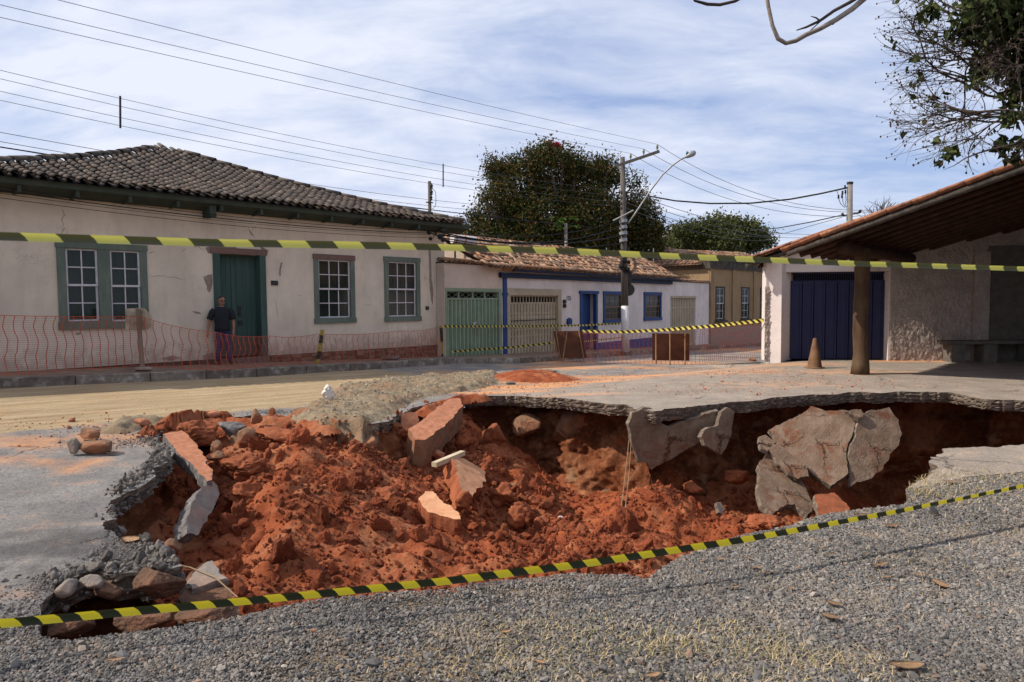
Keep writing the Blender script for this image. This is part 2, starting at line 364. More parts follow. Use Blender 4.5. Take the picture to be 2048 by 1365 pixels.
# broken concrete: aggregate speckle, cracks, clinging red earth
m, t, b = newmat('broken_concrete'); v = t.obj()
c = t.ramp(t.noise(v, 2.4, 8, .65), [(.28, (.11, .068, .044)), (.5, (.19, .128, .088)), (.74, (.28, .20, .145))])
c = t.mix(t.ramp(t.vor(v, 34), [(.05, .8), (.26, 0)]), c, (.34, .28, .22)); c = t.mix(t.ramp(t.vor(t.scale(v, (1, 1, 1), (0, 0, 0), (3, 5, 7)), 48), [(.05, .8), (.25, 0)]), c, (.055, .038, .028))
c = t.mix(t.ramp(t.noise(v, 1.9, 7, .7, .6), [(.50, 0), (.62, .8)]), c, (.15, .050, .022))
cr = t.vor(t.mix(.30, v, t.noise(v, 4, 6, .7, 0, True)), 1.7, 'DISTANCE_TO_EDGE'); k = t.math('MULTIPLY', t.ramp(cr, [(0, 1), (.02, 0)]), t.ramp(t.noise(v, 1.1, 3), [(.45, 0), (.55, .9)])); c = t.mix(k, c, (.03, .018, .012))
t.put(b.inputs['Base Color'], c); b.inputs['Roughness'].default_value = .96; b.inputs['Specular IOR Level'].default_value = .1
t.put(b.inputs['Normal'], t.bump(t.math('SUBTRACT', t.math('ADD', t.noise(v, 26, 8, .75), t.math('MULTIPLY', t.vor(v, 34), .5)), t.math('MULTIPLY', k, 1.5)), .6, .014)); M['concrete_slab'] = m
# rough-cast wall
m, t, b = newmat('roughcast'); v = t.obj()
c = t.mix(1.0, (.44, .36, .31), t.ramp(t.noise(v, 3, 6, .65), [(.3, .75), (.7, 1.12)]), 'MULTIPLY')
c = t.mix(t.ramp(t.noise(v, 22, 4, .7), [(.5, 0), (.72, .45)]), c, (.22, .16, .125))
t.put(b.inputs['Base Color'], c); b.inputs['Roughness'].default_value = .95
t.put(b.inputs['Normal'], t.bump(t.noise(v, 17, 6, .62, .4), 1.0, .07)); M['rough_wall'] = m
# barrier tape, diagonal stripes along u
def tapemat(name, period, k, yel, blk, trans=.25):
    m, t, b = newmat(name); uv = t.new('ShaderNodeTexCoord').outputs['UV']; q = t.sep(uv)
    ph = t.math('FRACT', t.math('DIVIDE', t.math('ADD', q[0], t.math('MULTIPLY', q[1], k)), period))
    st = t.math('GREATER_THAN', ph, .5); c = t.mix(st, yel, blk)
    t.put(b.inputs['Base Color'], c); b.inputs['Roughness'].default_value = .42; b.inputs['Specular IOR Level'].default_value = .4
    tr = t.new('ShaderNodeBsdfTranslucent'); t.put(tr.inputs[0], c); mx = t.new('ShaderNodeMixShader'); mx.inputs[0].default_value = trans
    out = [n for n in t.n if n.type == 'OUTPUT_MATERIAL'][0]
    t.l.new(b.outputs[0], mx.inputs[1]); t.l.new(tr.outputs[0], mx.inputs[2]); t.l.new(mx.outputs[0], out.inputs[0]); return m
M['tape_hi'] = tapemat('tape_upper', .16, .8, (.62, .59, .13), (.075, .075, .03), .3)
M['tape_lo'] = tapemat('tape_lower', .165, .75, (.72, .60, .03), (.022, .028, .012), .25)
M['tape_far'] = tapemat('tape_far', .22, 1.0, (.68, .56, .12), (.02, .02, .02))
# window glass
m, t, b = newmat('window_glass'); b.inputs['Base Color'].default_value = (.012, .022, .017, 1); b.inputs['Roughness'].default_value = .08
b.inputs['Alpha'].default_value = .40; b.inputs['Specular IOR Level'].default_value = .5; M['glass'] = m
# soil of the pit
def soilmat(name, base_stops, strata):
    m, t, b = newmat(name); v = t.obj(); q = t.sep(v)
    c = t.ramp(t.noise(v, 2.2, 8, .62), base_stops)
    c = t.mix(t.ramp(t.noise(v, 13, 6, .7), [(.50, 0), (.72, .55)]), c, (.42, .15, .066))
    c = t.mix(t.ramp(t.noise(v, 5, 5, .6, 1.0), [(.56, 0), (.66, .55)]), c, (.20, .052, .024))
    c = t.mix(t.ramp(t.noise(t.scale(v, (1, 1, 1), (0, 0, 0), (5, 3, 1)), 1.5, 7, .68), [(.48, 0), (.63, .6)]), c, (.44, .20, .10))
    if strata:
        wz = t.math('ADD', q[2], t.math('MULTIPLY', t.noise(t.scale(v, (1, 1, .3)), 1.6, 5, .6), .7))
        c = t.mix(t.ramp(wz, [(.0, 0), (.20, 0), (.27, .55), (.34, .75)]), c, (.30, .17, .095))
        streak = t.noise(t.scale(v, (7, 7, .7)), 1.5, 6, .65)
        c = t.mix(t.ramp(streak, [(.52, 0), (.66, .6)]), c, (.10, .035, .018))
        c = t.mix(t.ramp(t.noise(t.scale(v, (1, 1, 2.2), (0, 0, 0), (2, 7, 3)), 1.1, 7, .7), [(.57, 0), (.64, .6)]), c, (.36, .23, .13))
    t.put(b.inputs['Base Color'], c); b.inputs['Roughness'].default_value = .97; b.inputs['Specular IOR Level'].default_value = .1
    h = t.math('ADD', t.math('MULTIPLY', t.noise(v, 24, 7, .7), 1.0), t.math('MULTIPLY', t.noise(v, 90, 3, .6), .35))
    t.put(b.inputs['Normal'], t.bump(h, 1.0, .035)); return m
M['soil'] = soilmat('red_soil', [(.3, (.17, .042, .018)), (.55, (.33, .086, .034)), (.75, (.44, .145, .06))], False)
M['soil_wall'] = soilmat('red_soil_wall', [(.3, (.075, .025, .011)), (.55, (.155, .048, .019)), (.75, (.25, .085, .034))], True)  # darker copy of the floor soil, the pit's shade put into its colour
# ================================================================== GROUND, ROAD, FORECOURT WITH THE SINKHOLE CUT THROUGH THEM
RIM_PX = [(80, 1272, 0), (130, 1278, 0), (260, 1262, 0), (380, 1245, 0), (530, 1215, 0), (620, 1200, 0), (700, 1192, 0), (840, 1182, 0), (960, 1162, 0), (1060, 1152, 0), (1160, 1143, 0),
          (1240, 1143, 0), (1295, 1156, 0), (1345, 1122, 0), (1400, 1098, 0), (1460, 1076, 0), (1560, 1055, 0), (1640, 1032, 0), (1730, 1014, 0), (1806, 1004, 0), (1812, 985, .0),
          (1835, 965, 0), (1872, 945, 0), (1878, 930, .1), (1850, 913, .1), (1888, 896, .1), (1960, 893, .1), (2048, 890, .1)]
RIM_FAR = [(2048, 800, 1.5), (1960, 796, 1.5), (1900, 785, 1.5), (1800, 783, 1.5), (1700, 786, 1.5), (1620, 790, 1.3), (1560, 795, .9), (1500, 800, .8), (1440, 806, .7), (1370, 815, .6), (1325, 820, .5), (1268, 818, .45),
           (1250, 812, .7), (1210, 806, .75), (1170, 800, .75), (1110, 796, .75), (1060, 792, .7), (1010, 790, .6), (960, 793, .4), (920, 797, .0), (880, 802, 0), (840, 812, 0), (800, 826, 0), (770, 842, 0), (735, 850, 0), (690, 846, 0), (640, 840, 0), (590, 834, 0), (530, 833, 0), (470, 833, 0), (430, 838, .05),
           (395, 842, .1), (345, 852, .1), (318, 868, .1), (300, 878, .15), (330, 900, .15), (318, 922, .25), (285, 938, .35), (276, 962, .5), (245, 978, .6), (216, 995, .6), (222, 1006, .5), (250, 1020, .4), (256, 1032, .3), (236, 1048, .2), (232, 1058, .2), (270, 1072, .15), (300, 1085, .12), (330, 1108, .1), (368, 1132, .1), (330, 1140, .15),
           (290, 1135, .2), (240, 1142, .3), (190, 1135, .3), (150, 1148, .3), (108, 1165, .3), (96, 1182, .3), (78, 1205, .3), (74, 1228, .3), (84, 1250, .2)]
pts = []
for (px, py, uc) in RIM_PX: p = at_z(px, py); pts.append((p.x, p.y, uc))
pts += [(6.9, 7.35, .1), (8.6, 7.7, .2), (9.8, 8.7, .6), (10.0, 9.9, 1.0), (9.3, 10.7, 1.1)]
for (px, py, uc) in RIM_FAR: p = gp(px, py); pts.append((p.x, p.y, uc))
def resample(poly, step):
    out = []; n = len(poly)
    for i in range(n):
        a = poly[i]; b = poly[(i+1) % n]; L = math.hypot(b[0]-a[0], b[1]-a[1]); k = max(1, int(L/step))
        for j in range(k): t = j/k; out.append(tuple(a[q]*(1-t)+b[q]*t for q in range(len(a))))
    return out
rim0 = resample(pts, .035); RIM = []
area = sum(rim0[i-1][0]*rim0[i][1]-rim0[i][0]*rim0[i-1][1] for i in range(len(rim0)))
if area < 0: rim0 = rim0[::-1]
n = len(rim0)
for i, (x, y, uc) in enumerate(rim0):
    a = rim0[i-6]; b = rim0[(i+6) % n]; t = Vector((b[0]-a[0], b[1]-a[1]))
    if t.length < 1e-5: t = Vector((1, 0))
    t.normalize(); nx, ny = t.y, -t.x   # outward for CCW
    near = y < 6.2 and y < .25*x+5.3
    amp = .04 if near else .095
    k = float(fbm(np.array([x*1.7]), np.array([y*1.7]), oct=5, seed=3, gain=.62)[0])*amp
    RIM.append((x+nx*k, y+ny*k, uc, nx, ny))
RIMC = RIM[::4]
CTRL = []
def cp(px, py, z): p = at_z(px, py, z); CTRL.append((p.x, p.y, z))
for a in [(450, 875, -.16), (560, 872, -.16), (640, 872, -.22), (700, 885, -.38), (760, 905, -.5), (400, 890, -.3), (380, 930, -.45), (480, 930, -.30), (600, 930, -.34), (700, 930, -.42), (800, 930, -.6),
          (480, 990, -.52), (600, 990, -.46), (700, 990, -.5), (800, 990, -.62), (870, 960, -.75), (940, 960, -.95), (460, 1060, -.78), (600, 1060, -.66), (720, 1060, -.70), (840, 1060, -.85), (960, 1070, -1.1),
          (500, 1150, -.95), (650, 1150, -.86), (800, 1150, -.95), (930, 1140, -1.05), (1060, 1130, -1.3), (860, 900, -.7), (900, 930, -.85), (980, 950, -1.15), (1030, 1010, -1.3), (1060, 1080, -1.4),
          (1080, 1000, -1.45), (1150, 960, -1.75), (1150, 1050, -1.75), (1080, 930, -1.6), (1230, 1000, -1.55), (1230, 1090, -1.7), (1300, 1010, -1.45), (1300, 1080, -1.6), (1380, 1050, -1.6), (1400, 1100, -1.8),
          (1450, 980, -1.55), (1450, 1040, -1.75), (1560, 960, -1.55), (1540, 1040, -1.75), (1640, 960, -3.2), (1720, 980, -3.9), (1800, 900, -4.3), (1950, 880, -4.5), (330, 980, -.45), (370, 1050, -.7), (400, 1000, -.55),
          (300, 1020, -.42), (350, 1100, -.8), (430, 1110, -.85), (430, 1180, -1.0), (300, 1210, -.9), (200, 1200, -.8), (150, 1230, -.8), (840, 860, -.35), (900, 840, -.35), (800, 880, -.45)]: cp(*a)
CTRL += [(-1.4, 4.6, -1.3), (.2, 4.9, -1.5), (1.8, 5.2, -1.9), (3.4, 6.2, -2.6), (5.5, 8.6, -4.2), (6.5, 10.5, -4.6), (8.4, 9.2, -4.6), (9.5, 10.5, -4.6)]
def floor_z(x, y, rough=True):
    x = np.asarray(x, float); y = np.asarray(y, float); z = idw(x, y, CTRL)
    k = np.clip((-z-.1)/.25, .0, 1)
    if rough:
        big = fbm(x*.9, y*.9, oct=3, seed=11)*.16*k; m = np.clip(.65+1.2*vnoise(x*.8, y*.8, 0, 77), .15, 1.25)
        wx = x+.05*vnoise(x*9, y*9, 0, 40); wy = y+.05*vnoise(x*9, y*9, 0, 41)
        z = z+big+domes(wx, wy, .46, 1)*.165*m*k+domes(wx, wy, .19, 2)*.045*m*np.clip(.4+1.5*vnoise(x*1.7, y*1.7, 0, 78), 0, 1.3)+domes(wx, wy, .085, 3)*.026*m*np.clip(.5+1.4*vnoise(x*2.3, y*2.3, 0, 79), 0, 1.2)+fbm(x*9, y*9, oct=4, seed=5, gain=.62)*.026
    return z
# ---- pit floor
x0, x1, y0, y1, st = -4.9, 10.8, 3.0, 13.2, .026
gx = np.arange(x0, x1, st); gy = np.arange(y0, y1, st); X, Y = np.meshgrid(gx, gy)
rimxy = [(a[0], a[1]) for a in RIMC]; ins = inpoly(X, Y, rimxy); D = dist_poly(X, Y, rimxy).reshape(X.shape)
Z = floor_z(X, Y); Zb = Z.copy()
keep = ins | (D < np.where(X > 3.5, 1.9, .9))
Z = np.where(ins, Z, np.minimum(Z, -.55-.5*D))
idx = -np.ones(X.shape, int); idx[keep] = np.arange(keep.sum())
q = np.stack([idx[:-1, :-1], idx[:-1, 1:], idx[1:, 1:], idx[1:, :-1]], -1).reshape(-1, 4); q = q[(q >= 0).all(1)]
fo = npmesh('pit_floor', np.stack([X[keep], Y[keep], Z[keep]], -1), q, M['soil'], smooth=True)
tag(fo, 'collapsed red orange soil filling the bottom of the sinkhole', kind='structure')
def floor_at(x, y): return float(floor_z(np.array([x]), np.array([y]))[0])
def march(px, py, lift=0.0):
    """first point of the pit floor under this pixel"""
    d = ray(px, py); ts = np.arange(3.2, 13.5, .03); xs = d.x*ts/d.y; ys = ts; zs = CAMZ+d.z*ts/d.y
    fz = floor_z(xs, ys)+lift; b = np.where((zs < fz) & (zs < -.02))[0]
    i = b[0] if len(b) else -1
    return Vector((xs[i], ys[i], zs[i]))
# ---- pit wall
n = len(RIM); NR = 60; verts = np.zeros((n, NR, 3)); rx = np.array([a[0] for a in RIM]); ry = np.array([a[1] for a in RIM]); gr = np.array([min(g(a[0], a[1]), g(a[0]+a[3]*1.2, a[1]+a[4]*1.2)) for a in RIM])-.02; uc = np.array([a[2] for a in RIM]); nx = np.array([a[3] for a in RIM]); ny = np.array([a[4] for a in RIM])
def smooth(a, k):
    for _ in range(k): a = (np.roll(a, 1)+a+np.roll(a, -1))/3
    return a
nxs, nys = smooth(nx, 60), smooth(ny, 60); L = np.hypot(nxs, nys)+1e-6; nxs /= L; nys /= L; uc = smooth(uc, 40)
srx, sry = smooth(rx, 30), smooth(ry, 30)
zb = np.minimum(floor_z(srx-nxs*.35, sry-nys*.35, False)-.35, -.5)
for j in range(NR):
    t = j/(NR-1)
    if j == 0: verts[:, 0] = np.stack([rx, ry, gr-.10], -1); continue
    if j <= 5:
        k = j/5; off = uc*k; z = gr-.10-.03*k; bx, by = rx*(1-k)+srx*k, ry*(1-k)+sry*k
    else:
        k = (j-5)/(NR-6); z = gr-.13+(zb-gr+.13)*k; dp_ = np.clip((uc-.6)/.4, 0, 1); off = uc*(1-(k**1.6)*(1-.75*dp_))-(.34-.30*np.clip(uc/.5, 0, 1))*k*np.clip(-zb, .3, 2); bx, by = srx, sry
    am = min(1, j/7)
    d3 = fbm(bx*2.1, by*2.1, z*1.6, oct=4, seed=21)*.15+fbm(bx*7, by*7, z*6.2, oct=4, seed=25, gain=.62)*.055+np.abs(fbm(bx*3.5, by*3.5, z*3.8, oct=3, seed=31))*.13
    off = off+d3*am*np.clip(.5+uc*2, .5, 1.2)
    verts[:, j] = np.stack([bx+nxs*off, by+nys*off, z], -1)
ii = np.arange(n)[:, None]*NR+np.arange(NR-1)[None]; jj = ((np.arange(n)+1) % n)[:, None]*NR+np.arange(NR-1)[None]
q = np.stack([ii, jj, jj+1, ii+1], -1).reshape(-1, 4)
wo = npmesh('pit_wall', verts.reshape(-1, 3), q, M['soil_wall'], smooth=True)
tag(wo, 'steep red earth walls of the sinkhole under the broken paving', kind='structure')

# ---- zone colours painted per vertex where dust, sand, tar and dark streaks lie
def blob(P, px, py, rx_, ry_, zf=gp):
    c = zf(px, py); dx = P[:, 0]-c.x; dy = P[:, 1]-c.y; return np.clip(1.35-np.sqrt((dx/rx_)**2+(dy/ry_)**2), 0, 1)
def sheet(name, polys, zoff, thick, spacing, matr, zonef, label, edge_mat=None, far=None, fine=None):
    """flat sheet over polygon `polys` minus the pit, broken edge of depth `thick` round the pit"""
    outer = polys; vs = []; es = []
    def addloop(p):
        k = len(vs); vs.extend([Vector((a[0], a[1])) for a in p]); m = len(p); es.extend([(k+i, k+(i+1) % m) for i in range(m)])
    addloop(outer); rimxy2 = [(a[0], a[1]) for a in RIM]; addloop(rimxy2)
    xs = [a[0] for a in outer]; ys = [a[1] for a in outer]
    gx = np.arange(max(min(xs), -18), min(max(xs), 22), spacing); gy = np.arange(max(min(ys), 1.2), min(max(ys), 44), spacing); A, B = np.meshgrid(gx, gy)
    A = A+np.random.uniform(-.3, .3, A.shape)*spacing; B = B+np.random.uniform(-.3, .3, B.shape)*spacing; A = A.ravel(); B = B.ravel()
    k = inpoly(A, B, outer) & ~inpoly(A, B, rimxy) & (dist_poly(A, B, rimxy) > .06); k &= dist_poly(A, B, outer) > .04
    vs.extend([Vector((a, b)) for a, b in zip(A[k], B[k])])
    r = delaunay_2d_cdt(vs, es, [], 0, 1e-5); V2 = np.array([(v.x, v.y) for v in r[0]]); T = [f for f in r[2]]
    T3 = np.array([(f[0], f[i], f[i+1]) for f in T for i in range(1, len(f)-1)]); cen = V2[T3].mean(1)
    k = inpoly(cen[:, 0], cen[:, 1], outer) & ~inpoly(cen[:, 0], cen[:, 1], rimxy2); T3 = T3[k]
    used = np.unique(T3); mp = -np.ones(len(V2), int); mp[used] = np.arange(len(used)); V2 = V2[used]; T3 = mp[T3]
    Z = np.array([g(a, b) for a, b in V2])+zoff; nv = len(V2)
    dr = dist_poly(V2[:, 0], V2[:, 1], rimxy); Z = Z-np.clip(.25-dr, 0, .25)*.10*np.clip(vnoise(V2[:, 0]*2, V2[:, 1]*2, 0, 4)+.4, 0, 1)
    if fine: Z = Z+fine(V2)
    P = np.column_stack([V2, Z]); V = [tuple(p) for p in P]; Fc = [tuple(int(i) for i in t) for t in T3]
    ar = np.cross(P[T3[:, 1]]-P[T3[:, 0]], P[T3[:, 2]]-P[T3[:, 0]])[:, 2]; Fc = [f if a > 0 else f[::-1] for f, a in zip(Fc, ar)]
    ntop = len(Fc)
    cnt = {}
    for f in Fc:
        for i in range(3): a, b = f[i], f[(i+1) % 3]; cnt[(a, b)] = 1
    bd = [(a, b) for (a, b) in cnt if (b, a) not in cnt]; new = {}
    rows = 6
    def col(i):
        if i not in new:
            l = []; x, y, z = P[i]; on = dr[i] < .2
            for r_ in range(1, rows+1):
                k = r_/rows; o = float(fbm(np.array([x*15]), np.array([y*15]), k*9.3, oct=3, seed=50, gain=.7)[0])*.032 if on else 0
                e = RIM[int(np.argmin((rx-x)**2+(ry-y)**2))]; s = (.05*k+o*(.3+k))
                V.append((x+e[3]*s, y+e[4]*s, z-thick*k)); l.append(len(V)-1)
            new[i] = l
        return new[i]
    for a, b in bd:
        ca, cb = [a]+col(a), [b]+col(b)
        for r_ in range(rows): Fc.append((ca[r_+1], cb[r_+1], cb[r_], ca[r_]))
    me = bpy.data.meshes.new(name); me.from_pydata(V, [], Fc); me.materials.append(matr)
    if edge_mat: me.materials.append(edge_mat); mi = np.zeros(len(Fc), np.int32); mi[ntop:] = 1; me.polygons.foreach_set('material_index', mi)
    zc = np.zeros((len(V), 4), np.float32); zc[:, 3] = 1; PV = np.array(V); zc[:, :3] = zonef(PV)
    ca = me.attributes.new('zone', 'FLOAT_COLOR', 'POINT'); ca.data.foreach_set('color', zc.ravel())
    o = bpy.data.objects.new(name, me); link(o); tag(o, label, kind='structure'); return o

# materials driven by the zone colour (r sand, g orange dust, b dark patches and streaks)
def zonemat(name, base, bumpk, gravel=0, crack=0.):
    m, t, b = newmat(name); v = t.obj(); z = t.new('ShaderNodeSeparateColor'); t.put(z.inputs[0], t.attr('zone').outputs['Color'])
    c = t.ramp(t.noise(v, 1.6, 8, .65), base)
    c = t.mix(1.0, c, t.ramp(t.noise(v, 55, 4, .7), [(.3, .70), (.7, 1.22)]), 'MULTIPLY')
    c = t.mix(t.ramp(t.vor(v, 42), [(.0, .85), (.30, 0)]), c, tuple(x*.28 for x in base[0][1])); c = t.mix(t.ramp(t.noise(v, 22, 6, .75), [(.50, 0), (.68, .55)]), c, tuple(x*.45 for x in base[0][1]))
    def m2(ch, sc, lo, hi, det=8): return t.ramp(t.math('ADD', z.outputs[ch], t.math('MULTIPLY', t.math('SUBTRACT', t.noise(v, sc, det, .68), .5), 1.3)), [(lo, 0), (hi, 1)])
    vs = t.scale(v, (.8, 3.5, 1), (0, 0, math.atan2(U.y, U.x)*-1))
    sand = t.ramp(t.noise(t.scale(t.scale(v, (1, 1, 1), (0, 0, -math.atan2(U.y, U.x))), (.5, 3.2, 1)), 1.4, 7, .62), [(.3, (.27, .185, .10)), (.52, (.39, .285, .165)), (.72, (.48, .37, .23))])
    c = t.mix(m2(0, 1.6, .35, .62), c, sand)
    org = t.ramp(t.noise(v, 2.6, 8, .7), [(.3, (.50, .20, .075)), (.55, (.60, .30, .14)), (.72, (.62, .38, .21))])
    c = t.mix(t.math('MULTIPLY', m2(1, 3.2, .26, .78), .92), c, org)
    c = t.mix(t.math('MULTIPLY', m2(2, 4, .35, .7), .72), c, (.085, .078, .073))
    if crack:
        cr = t.vor(t.mix(.35, v, t.noise(v, 3.5, 5, .7, 0, True)), 1.15, 'DISTANCE_TO_EDGE')
        k = t.math('MULTIPLY', t.math('MULTIPLY', t.ramp(cr, [(0, 1), (.016, 0)]), t.ramp(t.noise(v, .7, 3), [(.5, 0), (.58, crack)])), t.math('SUBTRACT', 1.0, z.outputs[0], None, True))
        c = t.mix(k, c, (.045, .035, .03)); h2 = t.math('MULTIPLY', k, -1.2)
    h = t.math('ADD', t.noise(v, 30, 7, .75), t.math('MULTIPLY', t.noise(v, 5, 5, .6), 1.5))
    if crack: h = t.math('ADD', h, h2)
    t.put(b.inputs['Base Color'], c); b.inputs['Roughness'].default_value = .95; b.inputs['Specular IOR Level'].default_value = .15
    t.put(b.inputs['Normal'], t.bump(h, bumpk, .035)); return m
M['road'] = zonemat('asphalt_road', [(.3, (.19, .172, .158)), (.55, (.27, .25, .23)), (.75, (.35, .325, .30))], .8, crack=.9)
M['forecourt'] = zonemat('concrete_forecourt', [(.3, (.245, .20, .16)), (.55, (.325, .27, .22)), (.75, (.395, .335, .275))], .5, crack=.8)
M['gravel_bed'] = zonemat('gravel_bed', [(.3, (.085, .075, .065)), (.55, (.14, .125, .108)), (.75, (.205, .182, .158))], 1.0)
def dustzone(P):
    s = (P[:, 0]-P0.x)*U.x+(P[:, 1]-P0.y)*U.y; v = (P[:, 0]-P0.x)*NV.x+(P[:, 1]-P0.y)*NV.y
    sand = np.clip((v+8.4)/1.2, 0, 1)*np.clip((9.5-s)/3, 0, 1); sand = np.maximum(sand, .38*np.clip((v+9)/3, 0, 1)*(s > 6))
    sand = np.maximum(sand, .0)
    g_ = .18+.0*s
    for a in [(80, 885, 1.6, .5, .55), (230, 875, 1.0, .4, .6), (60, 925, 1.2, .3, .5), (165, 930, .22, .5, .62), (250, 850, 1.0, .45, .5), (1050, 775, 1.4, .8, 1.), (1150, 765, 2, .9, .95), (1300, 752, 2.6, 1.0, .95), (1250, 735, 2.5, 1.1, .6), (1450, 745, 2.5, 1.2, .5), (1120, 735, 1.8, 1.2, .8),
              (1330, 725, 2.5, 1.5, .7), (1480, 700, 2.5, 3, .7), (1100, 725, 2.2, 1.5, .75), (980, 755, 1.2, .8, .8), (1560, 730, 2.4, .8, .6), (1850, 722, 2.0, .5, .9), (1700, 745, 2.2, .8, .5), (1550, 770, 2.6, .8, .38), (1000, 785, 1.2, .35, 1.1), (1150, 790, 1.1, .25, .6), (150, 1040, .6, .3, .3), (60, 1180, .5, .2, .4), (900, 745, 1.2, 1, .5), (1380, 700, 3, 3, .6), (60, 1330, .8, .4, .3)]:
        g_ = np.maximum(g_, blob(P, a[0], a[1], a[2], a[3])*a[4])
    dk = 0*s
    for a in [(60, 1105, 1.1, .22, .8), (330, 1100, .4, .3, .7), (220, 1100, .6, .15, .7), (130, 1160, .4, .2, .6), (150, 1075, .9, .25, .6), (260, 1120, .35, .12, .8), (200, 1135, .5, .15, .7), (300, 1115, .3, .1, .6), (60, 1140, .6, .06, .5)]:  # tar patches and dark streaks on the left asphalt
        dk = np.maximum(dk, blob(P, a[0], a[1], a[2], a[3])*a[4])
    return np.stack([sand, g_, dk], -1)
kerb_px = [(-260, 778), (-120, 768), (0, 757), (150, 751), (300, 746), (512, 738), (700, 728), (912, 716), (1041, 716), (1240, 703), (1400, 694), (1560, 684)]
KERB = [wp(*p) for p in kerb_px]; a = KERB[-1]; KERB += [Vector((a.x+U.x*14, a.y+U.y*14, walk_z(55)))]
KERB = [Vector((k.x, k.y, walk_z(s_of(k.x, k.y)))) for k in KERB]
KERB = [Vector(t) for t in resample([tuple(k) for k in KERB], 1.0)[:int(1e9)]]
# drop the closing run that resample adds
ke = max(range(len(KERB)), key=lambda i: KERB[i].x+KERB[i].y); KERB = KERB[:ke+1]
FE = [gp(*p) for p in [(925, 795), (965, 782), (1010, 775), (1130, 768), (1230, 757), (1300, 742), (1400, 731), (1525, 724)]]
GL = [at_z(75, 1262), at_z(0, 1258), at_z(-250, 1300)]
# road sheet
def pts2(l): return [(p.x, p.y) for p in l]
rp = [(p.x+U.y*.02, p.y-U.x*.02) for p in KERB]
side = [(6.75, 18.6), (6.75+U.x*40, 18.6+U.y*40)]
road_poly = rp + [(KERB[-1].x+8, KERB[-1].y+6)] + [side[1], side[0]] + pts2(FE[::-1]) + [(-.5, 8.5), (-2.0, 5.0), (-1.9, 3.6)] + pts2(GL) + [(-14, 4.0)]
def fine_road(V2):
    x, y = V2[:, 0], V2[:, 1]; k = np.clip((7.5-y)/2, 0, 1)
    return fbm(x*1.3, y*1.3, oct=4, seed=61)*.026*k+fbm(x*6, y*6, oct=2, seed=62)*.009*k
sheet('road', road_poly, 0.0, .125, .12, M['road'], dustzone, 'sandy dust covered street with grey broken asphalt at its edge', M['asph_edge'], fine=fine_road)
NE = [at_z(1815, 990), at_z(1850, 972), at_z(1930, 955), at_z(2048, 945), at_z(2400, 925)]
fore_poly = pts2(FE) + [side[0], (6.9, 26), (22, 26), (22, 8.0)] + pts2(NE[::-1]) + [(3.9, 6.8), (2, 8)]
sheet('forecourt', fore_poly, 0.004, .165, .22, M['forecourt'], dustzone, 'pale concrete forecourt broken off along the sinkhole rim', M['asph_edge'])
ground_poly = [(-300, -60), (300, -60), (600, 900), (-600, 900)]
def gravzone(P):
    g_ = .12*np.ones(len(P)); dk = 0*g_; sd = 0*g_
    for a in [(760, 1330, .8, .35, .9), (860, 1200, .55, .12, .9), (1000, 1185, .7, .14, .8), (700, 1290, .4, .12, .55), (900, 1260, .5, .2, .5)]: sd = np.maximum(sd, blob(P, a[0], a[1], a[2], a[3])*a[4])
    for a in [(1950, 990, .9, .4, .5), (2000, 1100, 1., .5, .45)]: g_ = np.maximum(g_, blob(P, a[0], a[1], a[2], a[3])*a[4])
    return np.stack([sd*.7, g_, dk], -1)
sheet('ground', ground_poly, -.012, .09, .15, M['gravel_bed'], gravzone, 'grey gravel covered ground in front of the sinkhole', M['asph_edge'], fine=lambda V2: -.085*((inpoly(V2[:, 0], V2[:, 1], road_poly) | inpoly(V2[:, 0], V2[:, 1], fore_poly)) & (dist_poly(V2[:, 0], V2[:, 1], rimxy) > -1)))

# ---- sidewalk and kerb stones
W1 = Wall(P0-U*9, P0+U*12.41)                    # facade line of the cream house (extends left of the frame)
A2 = Vector(((890-1024)/F*22.9, 22.9)); B2 = Vector(((1418-1024)/F*42, 42.)); W2 = Wall(A2, B2)
B3 = Vector(((1532-1024)/F*47.6, 47.6)); W3 = Wall(B2, B3)
inner = [(W1.a.x, W1.a.y), (W1.b.x, W1.b.y), (W2.a.x, W2.a.y), (W2.b.x, W2.b.y), (W3.b.x, W3.b.y), (W3.b.x+12*U.x, W3.b.y+12*U.y)]
inner = [(x+NV.x*.3, y+NV.y*.3) for x, y in inner]
M['sidewalk'] = mat('worn_sidewalk', [(.3, (.13, .085, .06)), (.55, (.22, .15, .11)), (.75, (.30, .21, .16))], 3, .95, .8, 30, dirt=((.36, .15, .07), .55))
vs = [Vector(p) for p in inner] + [Vector((k.x+NV.x*.1, k.y+NV.y*.1)) for k in KERB[::-1]]
k0 = len(vs); m_ = k0
oo = [(v.x, v.y) for v in vs]
A, B = np.meshgrid(np.arange(-18, 24, .6), np.arange(5, 60, .6)); A = A.ravel(); B = B.ravel(); kk = inpoly(A, B, oo) & (dist_poly(A, B, oo) > .15)
vs += [Vector((a, b)) for a, b in zip(A[kk], B[kk])]
r = delaunay_2d_cdt(vs, [(i, (i+1) % m_) for i in range(m_)], [], 1, 1e-5)
bm = bmesh.new(); bv = [bm.verts.new((v.x, v.y, walk_z(s_of(v.x, v.y))-.012+random.uniform(-.006, .006))) for v in r[0]]
for f in r[2]:
    try: bm.faces.new([bv[i] for i in f])
    except ValueError: pass
bmesh.ops.recalc_face_normals(bm, faces=bm.faces)
for f in bm.faces:
    if f.normal.z < 0: f.normal_flip()
tag(obj('sidewalk', bm, M['sidewalk']), 'worn brown sidewalk along the house fronts', kind='structure')
M['kerb'] = mat('kerb_concrete', [(.3, (.10, .08, .065)), (.55, (.19, .155, .125)), (.75, (.42, .38, .34))], 5, .95, .8, 35, rnd=.25)
